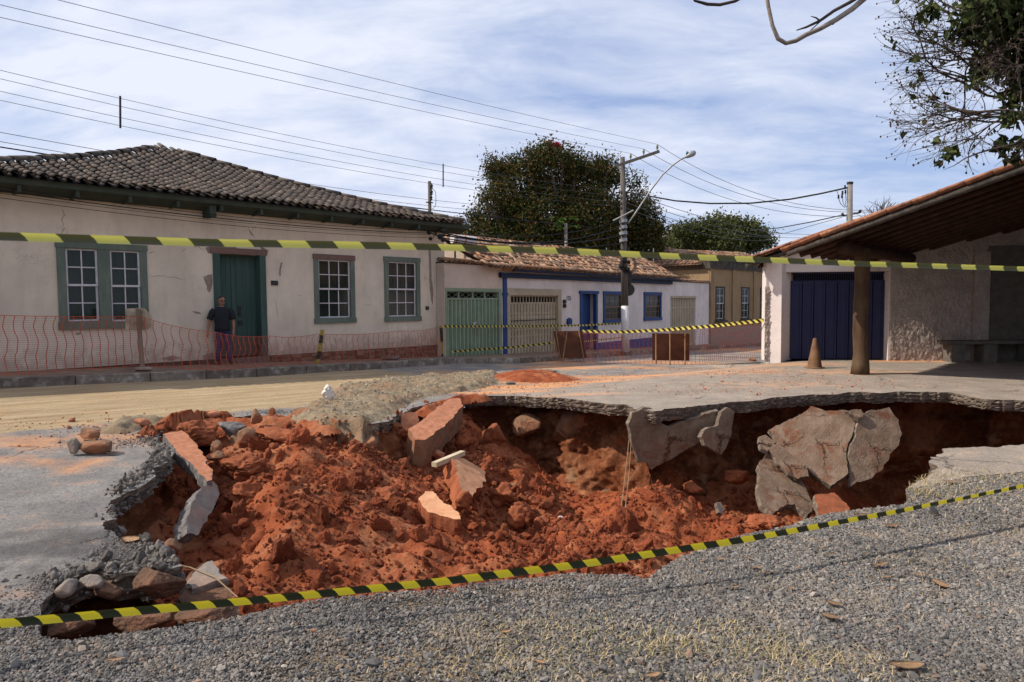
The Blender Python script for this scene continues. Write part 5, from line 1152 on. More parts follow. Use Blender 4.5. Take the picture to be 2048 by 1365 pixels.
slab('upright_piece', 'small rounded red slab piece standing upright at the back rim', [(806, 832), (815, 824), (834, 824), (838, 840), (832, 860), (815, 862), (804, 850)], [(806, 832, 10.0), (838, 838, 10.1), (815, 862, 9.9)], .08, M['red_slab'], matb=M['red_slab'])
0 and slab('road_plate', 'narrow broken asphalt plate edging the back rim beside the diagonal block', [(800, 822), (838, 812), (862, 806), (866, 812), (840, 822), (806, 832)], [(800, 824, 10.3), (866, 808, 10.9), (806, 832, 10.1)], .12, M['asphalt_chunk'])
slab('near_block', 'grey topped pavement block tilted up at the lower left of the hole', [(366, 1158), (380, 1145), (405, 1130), (428, 1124), (444, 1150), (462, 1185), (484, 1228), (400, 1240), (358, 1225)], [(366, 1160, 4.75), (428, 1124, 5.1), (484, 1228, 4.35)], .30, M['dark_block'], matb=M['grey_chunk'])
slab('gravelly_slab', 'grey gravelly sunlit top of the tilted block at the lower left', [(372, 1160), (390, 1142), (408, 1130), (428, 1124), (440, 1142), (452, 1158), (420, 1166), (384, 1178)], [(372, 1160, 4.70), (428, 1124, 5.05), (384, 1178, 4.55)], .05, M['grey_chunk'], matb=M['grey_chunk'])
0 and slab('near_block', 'wide brown earth block under the left paving beside the grey topped block', [(262, 1135), (300, 1132), (362, 1140), (366, 1160), (352, 1200), (310, 1204), (262, 1190), (255, 1160)], [(262, 1135, 4.14), (364, 1142, 4.16), (300, 1204, 3.72)], .30, M['dark_block'], matb=M['dark_block'])
0 and slab('near_block', 'dim brown slab at the bottom left below the yellow tape', [(250, 1205), (330, 1195), (440, 1215), (500, 1235), (420, 1262), (290, 1262)], [(250, 1205, 3.78), (500, 1230, 4.0), (350, 1262, 3.5)], .2, M['dark_block'], matb=M['dark_block'])
C4 = [
 ('loose_block', 'tan squarish block on the left paving, topmost of three loose ones', 180, 868, 42, 32, 'tan_chunk', 1, 0, 'g'),
 ('loose_block', 'dark grey pointed block at the left end of the loose ones', 146, 896, 30, 36, 'grey_chunk', 2, 0, 'g'),
 ('loose_block', 'wide brown ridge shaped block in front of the raised plate', 192, 895, 70, 30, 'tan_chunk', 3, 0, 'g'),
 ('loose_block', 'flat orange block on the sand at the back left of the hole', 283, 847, 42, 20, 'red_slab', 4, 0, 'g'),
 ('block', 'orange brick like block on the back left rim', 418, 829, 44, 20, 'red_slab', 5, 0, 'g'),
 ('block', 'small brown block next to the orange brick like block', 452, 829, 24, 16, 'tan_chunk', 6, 0, 'g'),
 ('block', 'upright rounded tan stone on the back left rim', 511, 836, 28, 36, 'tan_chunk', 7, 0, 'g'),
 ('block', 'brown overhanging block just left of the grey sand', 612, 822, 62, 20, 'tan_chunk', 8, 0, 'g'),
 ('earth_block', 'big smooth orange earth block behind the tilted slab', 385, 872, 120, 66, 'soil_block', 9, 6, 8.8),
 ('asphalt_block', 'black tarred asphalt block on the left back slope', 462, 858, 66, 38, 'asphalt_chunk', 10, 12, 8.9),
 ('block', 'tan body of broken pavement under the black asphalt block', 492, 880, 60, 52, 'tan_chunk', 11, 20, 8.8),
 ('earth_block', 'long red brown earth ridge right of the black asphalt block', 578, 876, 150, 40, 'soil_block', 12, 6, 8.9),
 ('earth_block', 'rounded red earth block left on the heap', 490, 935, 100, 50, 'soil_block', 13, -4, 7.9),
 ('earth_block', 'large smooth orange clod under the rounded earth block', 500, 985, 100, 56, 'soil_block', 14, 8, 7.2),
 ('block', 'small orange cone shaped block beside the black asphalt gap', 432, 895, 24, 30, 'tan_chunk', 15, 0, 8.2),
 ('block', 'small flat orange block under the cone shaped one', 430, 912, 36, 20, 'tan_chunk', 16, 0, 8.0),
 ('block', 'tan half buried block on the heap near the sand', 738, 885, 44, 36, 'tan_chunk', 17, 0, 9.1),
 ('stone', 'pale grey rounded stone on the red heap near the sand', 790, 914, 18, 15, 'grey_chunk', 18, 0, None),
 ('stone', 'small white stone in the orange rubble at the middle bottom', 1122, 1038, 14, 11, 'sash', 19, 0, 8.9),
 ('boulder', 'pointed tan boulder behind the wooden plank', 932, 881, 46, 44, 'soil_block', 20, 0, 10.3),
 ('boulder', 'big brown boulder stuck in the wall, upper one of two', 986, 872, 56, 62, 'soil_block', 21, 0, 11.1),
 ('boulder', 'big brown boulder stuck in the wall, lower one of two', 985, 906, 66, 40, 'soil_block', 22, 0, 10.9),
 ('boulder', 'flat pinkish stone left of the wooden plank', 875, 908, 40, 22, 'red_slab', 23, 0, 9.6),
 ('boulder', 'rugged brown boulder right of the leaning slab', 1008, 990, 56, 42, 'soil_block', 24, 10, 9.1),
 ('boulder', 'grey brown boulder behind the rugged brown boulder', 1036, 982, 46, 34, 'tan_chunk', 25, -10, 9.6),
 ('boulder', 'rounded orange boulder below the grey brown boulder', 1045, 1018, 42, 36, 'soil_block', 26, 0, 9.0),
 ('boulder', 'angular brown boulder with a lit top in the middle debris', 1032, 1036, 40, 48, 'soil_block', 27, 8, 8.7),
 ('boulder', 'small rounded boulder right of the grey brown boulder', 1066, 1004, 26, 26, 'soil_block', 28, 0, 9.4),
 ('boulder', 'big rounded clod just above the yellow tape in the middle', 1014, 1122, 96, 60, 'soil_block', 29, 0, 7.1),
 ('boulder', 'small red clod above the tape right of the big rounded clod', 1122, 1122, 30, 20, 'soil_block', 30, 0, 7.4),
 ('boulder', 'wide low clod at the bottom left of the heap', 640, 1160, 120, 50, 'soil_block', 31, 0, 6.1),
 ('boulder', 'dark red clod pair in the middle of the heap', 735, 1030, 50, 50, 'soil_block', 32, 0, 7.2),
 ('boulder', 'knobbly clod right of the middle of the heap', 770, 1000, 70, 46, 'soil_block', 33, 0, 7.6),
 ('boulder', 'round red clod at the foot of the leaning slab', 925, 1000, 40, 36, 'soil_block', 34, 0, 7.9),
 ('boulder', 'orange clod on the slope above the tape at the left', 470, 1150, 60, 44, 'soil_block', 35, 0, 5.9),
 ('near_stone', 'pale faceted concrete lump at the lower left rim, left of two', 133, 1177, 54, 44, 'grey_chunk', 36, 0, 3.86),
 ('near_stone', 'pale concrete lump at the lower left rim, right of two', 182, 1167, 46, 34, 'grey_chunk', 37, 0, 3.92),
 ('near_stone', 'brown stone sticking out under the left paving edge', 214, 1180, 60, 44, 'dark_block', 38, 0, 3.95),
 ('near_stone', 'tan stone under the crumbling left rim', 340, 1092, 46, 30, 'tan_chunk', 39, 0, 5.6),
 ('near_stone', 'grey chunk in the crumbling left rim', 282, 1078, 26, 20, 'grey_chunk', 40, 0, 5.6),
 ('near_block', 'wide brown earth block under the left paving beside the grey topped block', 312, 1166, 112, 74, 'dark_block', 61, 4, 4.02),
 ('near_block', 'dim brown block at the bottom left just below the yellow tape', 300, 1232, 130, 52, 'dark_block', 62, 0, 3.62),
 ('near_block', 'brown lump right of the dim block below the tape', 410, 1226, 110, 44, 'dark_block', 63, 0, 3.9),
 ('earth_block', 'brown earth block low in the dark lower left corner', 130, 1252, 110, 50, 'dark_block', 41, 0, 3.7),
 ('boulder', 'brown lump under the forked slab', 1530, 1045, 70, 34, 'soil_block', 42, 0, 9.0),
 ('boulder', 'flat orange clods left of the forked slab', 1385, 975, 44, 24, 'soil_block', 43, 0, 10.4),
 ('boulder', 'brown clod group in the shade under the notched slab', 1470, 950, 52, 34, 'soil_block', 44, 0, 10.6),
 ('boulder', 'pale stone in the wall right under the paving at the middle', 1150, 850, 80, 60, 'tan_chunk', 45, 0, 12.35),
 ('boulder', 'tan lump in the upper wall left of the pale wall stone', 1052, 850, 62, 50, 'tan_chunk', 46, 0, 12.3),
 ('street_stone', 'dark round stone by the kerbless street corner near the garage pillar', 1505, 719, 18, 10, 'tan_chunk', 47, 0, 'g'),
 ('street_stone', 'small pointed dark stone on the sandy street behind the hole', 717, 772, 10, 12, 'asphalt_chunk', 48, 0, 'g'),
 ('street_stone', 'pale flat concrete scrap on the small red heap in the street', 1052, 745, 14, 7, 'grey_chunk', 49, 12, 'g'),
 ('street_stone', 'black asphalt lump at the right end of the small red heap', 1118, 756, 26, 9, 'asphalt_chunk', 50, 0, 'g'),
 ('street_stone', 'black asphalt scrap in front of the small red heap', 1022, 766, 20, 8, 'asphalt_chunk', 51, 0, 'g'),
 ('street_stone', 'grey asphalt scrap behind the small red heap', 1100, 742, 34, 7, 'asphalt_chunk', 52, 0, 'g'),
 ('sidewalk_stone', 'dark flat slab lying on the sidewalk by the cream house', 785, 716, 46, 9, 'asphalt_chunk', 53, 0, 'w'),
 ('gravel_stone', 'pinkish pebble on the gravel near the bottom left', 627, 1262, 11, 9, 'red_slab', 54, 0, 'g'),
 ('gravel_stone', 'pale round cobble in the dry grass at the bottom', 1282, 1322, 22, 16, 'grey_chunk', 55, 0, 'g'),
 ('gravel_stone', 'flat bluish grey cobble near the bottom middle', 1207, 1337, 26, 18, 'asphalt_chunk', 56, 0, 'g'),
 ('gravel_stone', 'flat grey cobble left of the dry grass', 1002, 1337, 22, 11, 'asphalt_chunk', 57, 0, 'g')]
for (nm, lb, px, py, w_, h_, mt, sd, rot, Y) in C4:
    if Y in ('g', 'w'): Yv = (gp if Y == 'g' else wp)(px, py+h_*.42).y+.0; o = chunk(nm, lb, px, py, w_, h_, M[mt], sd, rot, Yv, .7)
    else: o = chunk(nm, lb, px, py, w_, h_, M[mt], sd, rot, Y, .75, sub=5 if w_ > 60 else 4, rough=.20 if mt == 'soil_block' else .07)
# plank
p0, p1 = at_y(868, 930, 8.75), at_y(926, 906, 9.3); d = (p1-p0).normalized(); sd_ = d.cross(Vector((0, 0, 1))).normalized(); upv = sd_.cross(d)
bm = bmesh.new(); box8(bm, [p0-sd_*.04-upv*.03, p1-sd_*.04-upv*.03, p1+sd_*.04-upv*.03, p0+sd_*.04-upv*.03, p0-sd_*.04+upv*.03, p1-sd_*.04+upv*.03, p1+sd_*.04+upv*.03, p0+sd_*.04+upv*.03])
tag(obj('wooden_plank', bm, M['plank']), 'short pale wooden batten sticking out of the rubble', 'plank')
# grey sand heap spilling over the back rim
SP = [(560, 838), (590, 822), (622, 800), (680, 776), (780, 764), (860, 755), (960, 744), (1005, 746), (1004, 768), (980, 776), (925, 786), (872, 794), (840, 804), (806, 820), (782, 842), (795, 872), (790, 892), (770, 904), (730, 906), (690, 896), (655, 876), (632, 856)]
spw = []
for i, q_ in enumerate(SP):
    spw.append(march(*q_) if q_[1] > 862 else gp(*q_))
SC_ = []
for (px, py, h_) in [(600, 830, .04), (640, 815, .12), (700, 800, .20), (760, 785, .26), (840, 772, .24), (920, 766, .14), (975, 758, .05), (650, 840, .10), (700, 835, .14), (750, 830, .16), (800, 815, .14), (850, 800, .10), (900, 788, .05), (690, 820, .16), (650, 800, .05), (740, 850, .12)]:
    p = gp(px, py); SC_.append((p.x, p.y, h_*.42))
poly = [(p.x, p.y) for p in spw]
xs = [p[0] for p in poly]; ys = [p[1] for p in poly]; X, Y = np.meshgrid(np.arange(min(xs)-.05, max(xs)+.05, .026), np.arange(min(ys)-.05, max(ys)+.05, .026))
k = inpoly(X, Y, poly); Dp_ = dist_poly(X, Y, poly).reshape(X.shape)
def heap_z(X, Y, Dp):
    sh_ = X.shape; H = idw(X, Y, SC_, 3.0, .05); G_ = np.vectorize(g)(X, Y); i_ = inpoly(X, Y, rimxy); dr_ = dist_poly(X, Y, rimxy).reshape(sh_); e = np.clip(Dp/.35, 0, 1); e = e*e*(3-2*e)
    out = G_-.03+(H+.05)*e; tt = np.clip(dr_/.75, 0, 1); FZ = floor_z(X, Y); ins_ = (G_+.035+H*.35)*(1-tt)+(FZ+.10)*tt; ins_ = np.maximum(ins_*e+(FZ-.03)*(1-e), FZ-.03)
    Z = np.where(i_, ins_, out); m_ = np.clip(Dp/.2, .15, 1)
    return Z+m_*(fbm(X*1.9, Y*1.9, oct=5, seed=71, gain=.6)*.045+domes(X, Y, .10, 8)*.018+domes(X, Y, .05, 9)*.014+fbm(X*13, Y*13, oct=3, seed=74, gain=.6)*.014)
Z = heap_z(X, Y, Dp_)
idx = -np.ones(X.shape, int); idx[k] = np.arange(k.sum()); q = np.stack([idx[:-1, :-1], idx[:-1, 1:], idx[1:, 1:], idx[1:, :-1]], -1).reshape(-1, 4); q = q[(q >= 0).all(1)]
M['sandheap'] = mat('grey_sand', [(.3, (.19, .145, .092)), (.55, (.275, .215, .137)), (.75, (.355, .285, .19))], 6, .97, 1.0, 45, dirt=((.26, .125, .062), .65), dirtscale=1.5, dist=.03)
sh = npmesh('sand_heap', np.stack([X[k], Y[k], Z[k]], -1), q, M['sandheap'], smooth=True); tag(sh, 'heap of grey tan sand and grit spilling over the back rim', 'sand heap', kind='stuff')
# red berm and rubble along the back left rim, laid over the road edge
def ridge(name, label, line, wid, hgt, matr, seed, cat='soil heap'):
    P = [gp(px, py) for px, py in line]; xs_ = [p.x for p in P]; ys_ = [p.y for p in P]; X, Y = np.meshgrid(np.arange(min(xs_)-.5, max(xs_)+.5, .024), np.arange(min(ys_)-.5, max(ys_)+.5, .024)); D = np.full(X.shape, 1e9)
    for i in range(len(P)-1):
        ax, ay, bx, by = P[i].x, P[i].y, P[i+1].x, P[i+1].y; dx, dy = bx-ax, by-ay; t = np.clip(((X-ax)*dx+(Y-ay)*dy)/(dx*dx+dy*dy), 0, 1); D = np.minimum(D, np.hypot(X-ax-t*dx, Y-ay-t*dy))
    D = D+vnoise(X*3, Y*3, 0, seed)*.09+vnoise(X*8, Y*8, 0, seed+1)*.03; k = D < wid; e = np.clip(1-D/wid, 0, 1)
    gz_ = np.where(inpoly(X, Y, rimxy), -.10, np.vectorize(g)(X, Y)); Z = gz_-.03+hgt*e**.95*(.75+.5*vnoise(X*1.3, Y*1.3, 0, seed+2))+e**.8*(domes(X, Y, .21, seed)*.07+domes(X, Y, .09, seed+3)*.035)+fbm(X*12, Y*12, oct=3, seed=seed+4)*.015
    idx = -np.ones(X.shape, int); idx[k] = np.arange(k.sum()); q = np.stack([idx[:-1, :-1], idx[:-1, 1:], idx[1:, 1:], idx[1:, :-1]], -1).reshape(-1, 4); q = q[(q >= 0).all(1)]
    o = npmesh(name, np.stack([X[k], Y[k], Z[k]], -1), q, matr, smooth=True); tag(o, label, cat, kind='stuff')
ridge('soil_ridge', 'crumbling red soil and rubble ridge along the back left rim', [(352, 852), (400, 842), (450, 838), (520, 838), (580, 840), (636, 846)], .36, .13, M['soil'], 120)
ridge('soil_ridge', 'narrow red soil ridge along the rim beside the diagonal block', [(845, 818), (880, 806), (930, 799), (970, 796)], .20, .05, M['soil'], 140)
ridge('dirt_ridge', 'grey brown grit ridge on the asphalt left of the red ridge', [(235, 862), (262, 852), (300, 848), (340, 848)], .22, .05, M['sandheap'], 160)
# small red heap in the street
ctr = gp(1065, 757); X, Y = np.meshgrid(np.arange(-1.5, 1.5, .03), np.arange(-1.6, 1.6, .03)); rr = np.sqrt((X/1.25)**2+(Y/1.35)**2); k = rr < 1
gz = np.vectorize(g)(X+ctr.x, Y+ctr.y); hh = (1-rr**2)*(.11+domes(X+3, Y, .22, 14)*.07+domes(X, Y, .1, 15)*.035)+fbm(X*5, Y*5, oct=3, seed=90)*.02-.03*rr
idx = -np.ones(X.shape, int); idx[k] = np.arange(k.sum()); q = np.stack([idx[:-1, :-1], idx[:-1, 1:], idx[1:, 1:], idx[1:, :-1]], -1).reshape(-1, 4); q = q[(q >= 0).all(1)]
rh = npmesh('soil_heap', np.stack([X[k]+ctr.x, Y[k]+ctr.y, gz[k]+hh[k]], -1), q, M['soil'], smooth=True); tag(rh, 'low heap of red soil in the street behind the hole', 'soil heap', kind='stuff')

# ---- scattered small stuff through geometry nodes: instances from a private collection
def scatter(name, pts, rots, scl, sources, label, cat=None):
    me = bpy.data.meshes.new(name); me.vertices.add(len(pts)); me.vertices.foreach_set('co', np.asarray(pts, np.float32).ravel())
    a = me.attributes.new('rot', 'FLOAT_VECTOR', 'POINT'); a.data.foreach_set('vector', np.asarray(rots, np.float32).ravel())
    a = me.attributes.new('scl', 'FLOAT_VECTOR', 'POINT'); a.data.foreach_set('vector', np.asarray(scl, np.float32).ravel())
    src = bpy.data.collections.new(name+'_shapes')
    for s_ in sources: src.objects.link(s_)
    ng = bpy.data.node_groups.new(name, 'GeometryNodeTree'); ng.interface.new_socket('Geometry', in_out='INPUT', socket_type='NodeSocketGeometry'); ng.interface.new_socket('Geometry', in_out='OUTPUT', socket_type='NodeSocketGeometry')
    gi = ng.nodes.new('NodeGroupInput'); go = ng.nodes.new('NodeGroupOutput'); ci = ng.nodes.new('GeometryNodeCollectionInfo'); ci.inputs['Collection'].default_value = src; ci.inputs['Separate Children'].default_value = True; ci.inputs['Reset Children'].default_value = True
    ip = ng.nodes.new('GeometryNodeInstanceOnPoints'); ip.inputs['Pick Instance'].default_value = True
    ri = ng.nodes.new('FunctionNodeRandomValue'); ri.data_type = 'INT'; ri.inputs['Max'].default_value = len(sources)-1 if 'Max' in ri.inputs else 3
    for s_ in ri.inputs:
        if s_.name == 'Max' and s_.type == 'INT': s_.default_value = len(sources)-1
        if s_.name == 'Min' and s_.type == 'INT': s_.default_value = 0
    def na(nm):
        n_ = ng.nodes.new('GeometryNodeInputNamedAttribute'); n_.data_type = 'FLOAT_VECTOR'; n_.inputs['Name'].default_value = nm; return [o for o in n_.outputs if o.enabled][0]
    L_ = ng.links; L_.new(gi.outputs[0], ip.inputs['Points']); L_.new(ci.outputs[0], ip.inputs['Instance'])
    L_.new([o for o in ri.outputs if o.enabled][0], ip.inputs['Instance Index']); L_.new(na('rot'), ip.inputs['Rotation']); L_.new(na('scl'), ip.inputs['Scale']); L_.new(ip.outputs[0], go.inputs[0])
    o = bpy.data.objects.new(name, me); link(o); md = o.modifiers.new('scatter', 'NODES'); md.node_group = ng; tag(o, label, cat, kind='stuff'); return o
def src_rocks(nm, matr, n_, sub, flat, seed, rough=.05, planes=9):
    out = []
    for i in range(n_):
        bm = rock_bm((1, .8, flat), seed+i, planes=planes, sub=sub, rough=rough); me = bpy.data.meshes.new(nm); bm.to_mesh(me); bm.free(); me.materials.append(matr); out.append(bpy.data.objects.new(nm, me))
    return out
m, t, b = newmat('gravel_stone'); r = t.rnd()
c = t.ramp(r, [(0, (.068, .063, .059)), (.3, (.120, .111, .103)), (.6, (.172, .159, .145)), (.85, (.225, .205, .182)), (.93, (.22, .145, .10)), (1, (.32, .292, .255))])
c = t.mix(1.0, c, t.ramp(t.noise(t.new('ShaderNodeNewGeometry').outputs['Position'], 1.3, 5, .6), [(.35, .80), (.65, 1.14)]), 'MULTIPLY')
c = t.mix(t.ramp(t.noise(t.new('ShaderNodeNewGeometry').outputs['Position'], 2.1, 6, .7), [(.50, 0), (.75, .5)]), c, (.36, .27, .18))
t.put(b.inputs['Base Color'], c); b.inputs['Roughness'].default_value = .9; M['gravel'] = m
rng = np.random.default_rng(5)
def gravel_pts(n_, x0, x1, y0, y1, dens):
    X = rng.uniform(x0, x1, n_); Y = rng.uniform(y0, y1, n_); k = (np.abs(X) < .80*Y+.5) & ~inpoly(X, Y, rimxy)
    k &= inpoly(X, Y, [(-3.0, 3.18), (-6, 3.0), (-6, 1), (9, 1), (9, 8.0), (NE[3].x, NE[3].y), (NE[2].x, NE[2].y), (NE[1].x, NE[1].y), (NE[0].x+.15, NE[0].y+.2), (1, 5.6), (-1.9, 3.7), (-2.6, 3.45)])
    thin = np.zeros(n_)
    for (px, py, rx_, ry_) in [(760, 1330, .7, .3), (860, 1200, .5, .10), (1000, 1185, .6, .12)]:
        c_ = at_z(px, py); thin = np.maximum(thin, np.clip(1.2-np.sqrt(((X-c_.x)/rx_)**2+((Y-c_.y)/ry_)**2), 0, .62))
    k &= rng.random(n_) > thin
    return X[k], Y[k]
X, Y = gravel_pts(520000, -4.5, 6.0, 2.2, 4.6, 1); X2, Y2 = gravel_pts(380000, -1.5, 7.0, 4.6, 7.6, 1); X = np.concatenate([X, X2]); Y = np.concatenate([Y, Y2]); n_ = len(X)
sz = np.exp(rng.normal(math.log(.0060), .38, n_)); sz *= 1+.12*np.clip(Y-4, 0, 3)
sz[rng.random(n_) < .012] *= 1.9
scatter('gravel', np.stack([X, Y, -.010+sz*.38+np.abs(fbm(X*1.1, Y*1.1, oct=3, seed=91))*.004], -1), np.stack([rng.normal(0, .5, n_), rng.normal(0, .5, n_), rng.uniform(0, 6.28, n_)], -1), np.stack([sz*rng.uniform(.9, 1.5, n_), sz, sz*rng.uniform(.7, 1.1, n_)], -1), src_rocks('pebble', M['gravel'], 6, 1, .62, 300, .02, 8), 'grey crushed stone gravel covering the near ground', 'gravel')
# grit on the near left asphalt edge and scattered on the paving
n_ = 11000; X = rng.normal(0, 1, n_); Y = rng.normal(0, 1, n_); cs_ = [gp(px, py) for px, py in [(300, 1110), (200, 1130), (120, 1150), (330, 880), (260, 855), (360, 840), (60, 1180), (240, 1080), (200, 890), (420, 832), (560, 825), (60, 1235)]]
pick = rng.integers(0, len(cs_), n_); X = X*.22+np.array([c_.x for c_ in cs_])[pick]; Y = Y*.13+np.array([c_.y for c_ in cs_])[pick]; k = ~inpoly(X, Y, rimxy); X, Y = X[k], Y[k]; n_ = len(X); sz = np.exp(rng.normal(math.log(.0042), .6, n_))
zg = np.array([g(a, b_) for a, b_ in zip(X, Y)])
M['grit'] = mat('grit', [(.3, (.11, .095, .085)), (.7, (.26, .225, .195))], 5, rnd=.45)
scatter('grit', np.stack([X, Y, zg+sz*.3], -1), rng.uniform(0, 6.28, (n_, 3)), np.stack([sz]*3, -1), src_rocks('grit_stone', M['grit'], 4, 1, .8, 320, .02, 8), 'loose grit and crumbled asphalt along the broken edges', 'grit')
n_ = 7000; X = rng.uniform(min(xs), max(xs), n_); Y = rng.uniform(min(ys), max(ys), n_); k_ = inpoly(X, Y, poly); X, Y = X[k_], Y[k_]; n_ = len(X); sz = np.exp(rng.normal(math.log(.010), .55, n_)); zg = heap_z(X, Y, dist_poly(X, Y, poly))
M['sandgrit'] = mat('sand_grit', [(.3, (.20, .155, .105)), (.7, (.40, .34, .25))], 5, rnd=.4)
scatter('sand_grit', np.stack([X, Y, zg+.004], -1), rng.uniform(0, 6.28, (n_, 3)), np.stack([sz]*3, -1), src_rocks('grit_stone', M['sandgrit'], 4, 1, .8, 330, .02, 8), 'tan grit and small stones over the grey sand heap', 'grit')

# clods over the pit floor
n_ = 62000; X = rng.uniform(-4.2, 5.5, n_); Y = rng.uniform(3.6, 12.2, n_); k = inpoly(X, Y, rimxy); X, Y = X[k], Y[k]
dens = .5+.5*vnoise(X*1.1, Y*1.1, 0, 55); k = rng.random(len(X)) < np.clip(dens*1.3, .12, 1); X, Y = X[k], Y[k]; n_ = len(X); sz = np.clip(np.exp(rng.normal(math.log(.0115), .68, n_)), .004, .085)
Zc = floor_z(X, Y)
M['clod'] = mat('clod', [(.3, (.24, .054, .021)), (.6, (.37, .096, .037)), (.8, (.45, .16, .07))], 9, .97, 1.0, 50, rnd=.32, dist=.02)
scatter('soil_clods', np.stack([X, Y, Zc+sz*.25], -1), rng.uniform(0, 6.28, (n_, 3)), np.stack([sz*rng.uniform(.8, 1.4, n_), sz, sz*.8], -1), src_rocks('clod', M['clod'], 8, 2, .8, 340, .16, 10), 'loose red soil clods of all sizes over the collapsed earth', 'soil clods')
def rim_scatter(name, label, seg, n_, sig, inward, lo, sd, matr, zlift=.4):
    c_ = np.array([tuple(gp(*q_))[:2] for q_ in seg]); L_ = np.r_[0, np.cumsum(np.hypot(*np.diff(c_, axis=0).T))]; s_ = rng.uniform(0, L_[-1], n_); X = np.interp(s_, L_, c_[:, 0])+rng.normal(0, sig, n_)+inward[0]; Y = np.interp(s_, L_, c_[:, 1])+rng.normal(0, sig, n_)+inward[1]
    i_ = inpoly(X, Y, rimxy); dd = dist_poly(X, Y, rimxy); gz_ = np.array([g(a, b_) for a, b_ in zip(X, Y)]); Z = np.where(i_, np.maximum(floor_z(X, Y), gz_-.12-dd*1.1), gz_); k = ~(i_ & (Z-floor_z(X, Y) > .12) & (dd > .05)); X, Y, Z = X[k], Y[k], Z[k]; n_ = len(X)
    sz = np.clip(np.exp(rng.normal(math.log(lo), .6, n_)), .005, .085); scatter(name, np.stack([X, Y, Z+sz*zlift], -1), rng.uniform(0, 6.28, (n_, 3)), np.stack([sz*rng.uniform(.8, 1.5, n_), sz, sz*.7], -1), src_rocks('rubble_piece', matr, 8, 3, .8, sd, .08, 8), label, 'rubble')
M['rim_grit'] = mat('rim_grit', [(.3, (.12, .10, .085)), (.7, (.27, .235, .20))], 7, .95, .8, 60, rnd=.4)
rim_scatter('rim_rubble', 'angular grey asphalt crumbs breaking off the left rim', [(300, 880), (330, 900), (300, 935), (250, 975), (240, 1050), (300, 1085), (365, 1130), (290, 1132), (190, 1135), (105, 1165)], 1500, .055, (0, 0), .0105, 400, M['rim_grit'])
rim_scatter('rim_rubble', 'mixed red and brown rubble along the back rim', [(300, 872), (350, 852), (430, 838), (530, 834), (640, 842), (740, 862), (800, 840), (860, 812), (920, 800)], 1500, .10, (0, -.05), .020, 420, M['soil_block'])
0 and rim_scatter('wall_rubble', 'tan rubble at the foot of the far wall behind the plank', [(900, 880), (960, 930), (1040, 990), (1100, 1040)], 10, .2, (0, 0), .03, 440, M['tan_chunk'])
_c = [march(px, py) for px, py in [(900, 890), (940, 900), (960, 950), (1000, 1000), (1060, 1020), (1080, 1050), (1120, 1060), (1500, 990), (1480, 960), (440, 960), (400, 1040), (1380, 980), (1420, 1000)]]; n_ = 850; pk_ = rng.integers(0, len(_c), n_); X = np.array([p.x for p in _c])[pk_]+rng.normal(0, .28, n_); Y = np.array([p.y for p in _c])[pk_]+rng.normal(0, .28, n_); k = inpoly(X, Y, rimxy); X, Y = X[k], Y[k]; n_ = len(X); sz = np.clip(np.exp(rng.normal(math.log(.032), .55, n_)), .01, .12)
scatter('pit_rubble', np.stack([X, Y, floor_z(X, Y)+sz*.3], -1), rng.uniform(0, 6.28, (n_, 3)), np.stack([sz*rng.uniform(.8, 1.5, n_), sz, sz*.8], -1), src_rocks('rubble_piece', M['soil_block'], 8, 3, .8, 460, .10, 8), 'brown broken rubble between the big blocks of the hole', 'rubble')
# orange crumbs on street and forecourt
n_ = 5000; cs_ = [gp(px, py) for px, py in [(1050, 775), (1150, 765), (1250, 750), (1350, 740), (1500, 745), (1600, 760), (250, 855), (1400, 780), (950, 790), (1700, 770)]]; pick = rng.integers(0, len(cs_), n_)
X = rng.normal(0, .9, n_)+np.array([c_.x for c_ in cs_])[pick]; Y = rng.normal(0, .5, n_)+np.array([c_.y for c_ in cs_])[pick]; k = ~inpoly(X, Y, rimxy); X, Y = X[k], Y[k]; n_ = len(X); sz = np.exp(rng.normal(math.log(.008), .5, n_)); zg = np.array([g(a, b_) for a, b_ in zip(X, Y)])
scatter('soil_crumbs', np.stack([X, Y, zg+sz*.4], -1), rng.uniform(0, 6.28, (n_, 3)), np.stack([sz]*3, -1), src_rocks('crumb', M['red_slab'], 4, 1, .8, 360, .02, 8), 'orange soil crumbs strewn over street and forecourt', 'soil crumbs')
n_ = 260; X = rng.uniform(-4, 2.2, n_); Y = rng.uniform(5, 10, n_); k = inpoly(X, Y, rimxy) & (dist_poly(X, Y, rimxy) > .3); X, Y = X[k], Y[k]; n_ = len(X); sz = np.clip(np.exp(rng.normal(math.log(.075), .45, n_)), .03, .20)
scatter('soil_lumps', np.stack([X, Y, floor_z(X, Y)+sz*.12], -1), rng.uniform(0, 6.28, (n_, 3)), np.stack([sz*rng.uniform(.9, 1.5, n_), sz, sz*.75], -1), src_rocks('lump', M['clod'], 8, 4, .8, 480, .20, 10), 'half buried big soil lumps on the red heap', 'soil lumps')
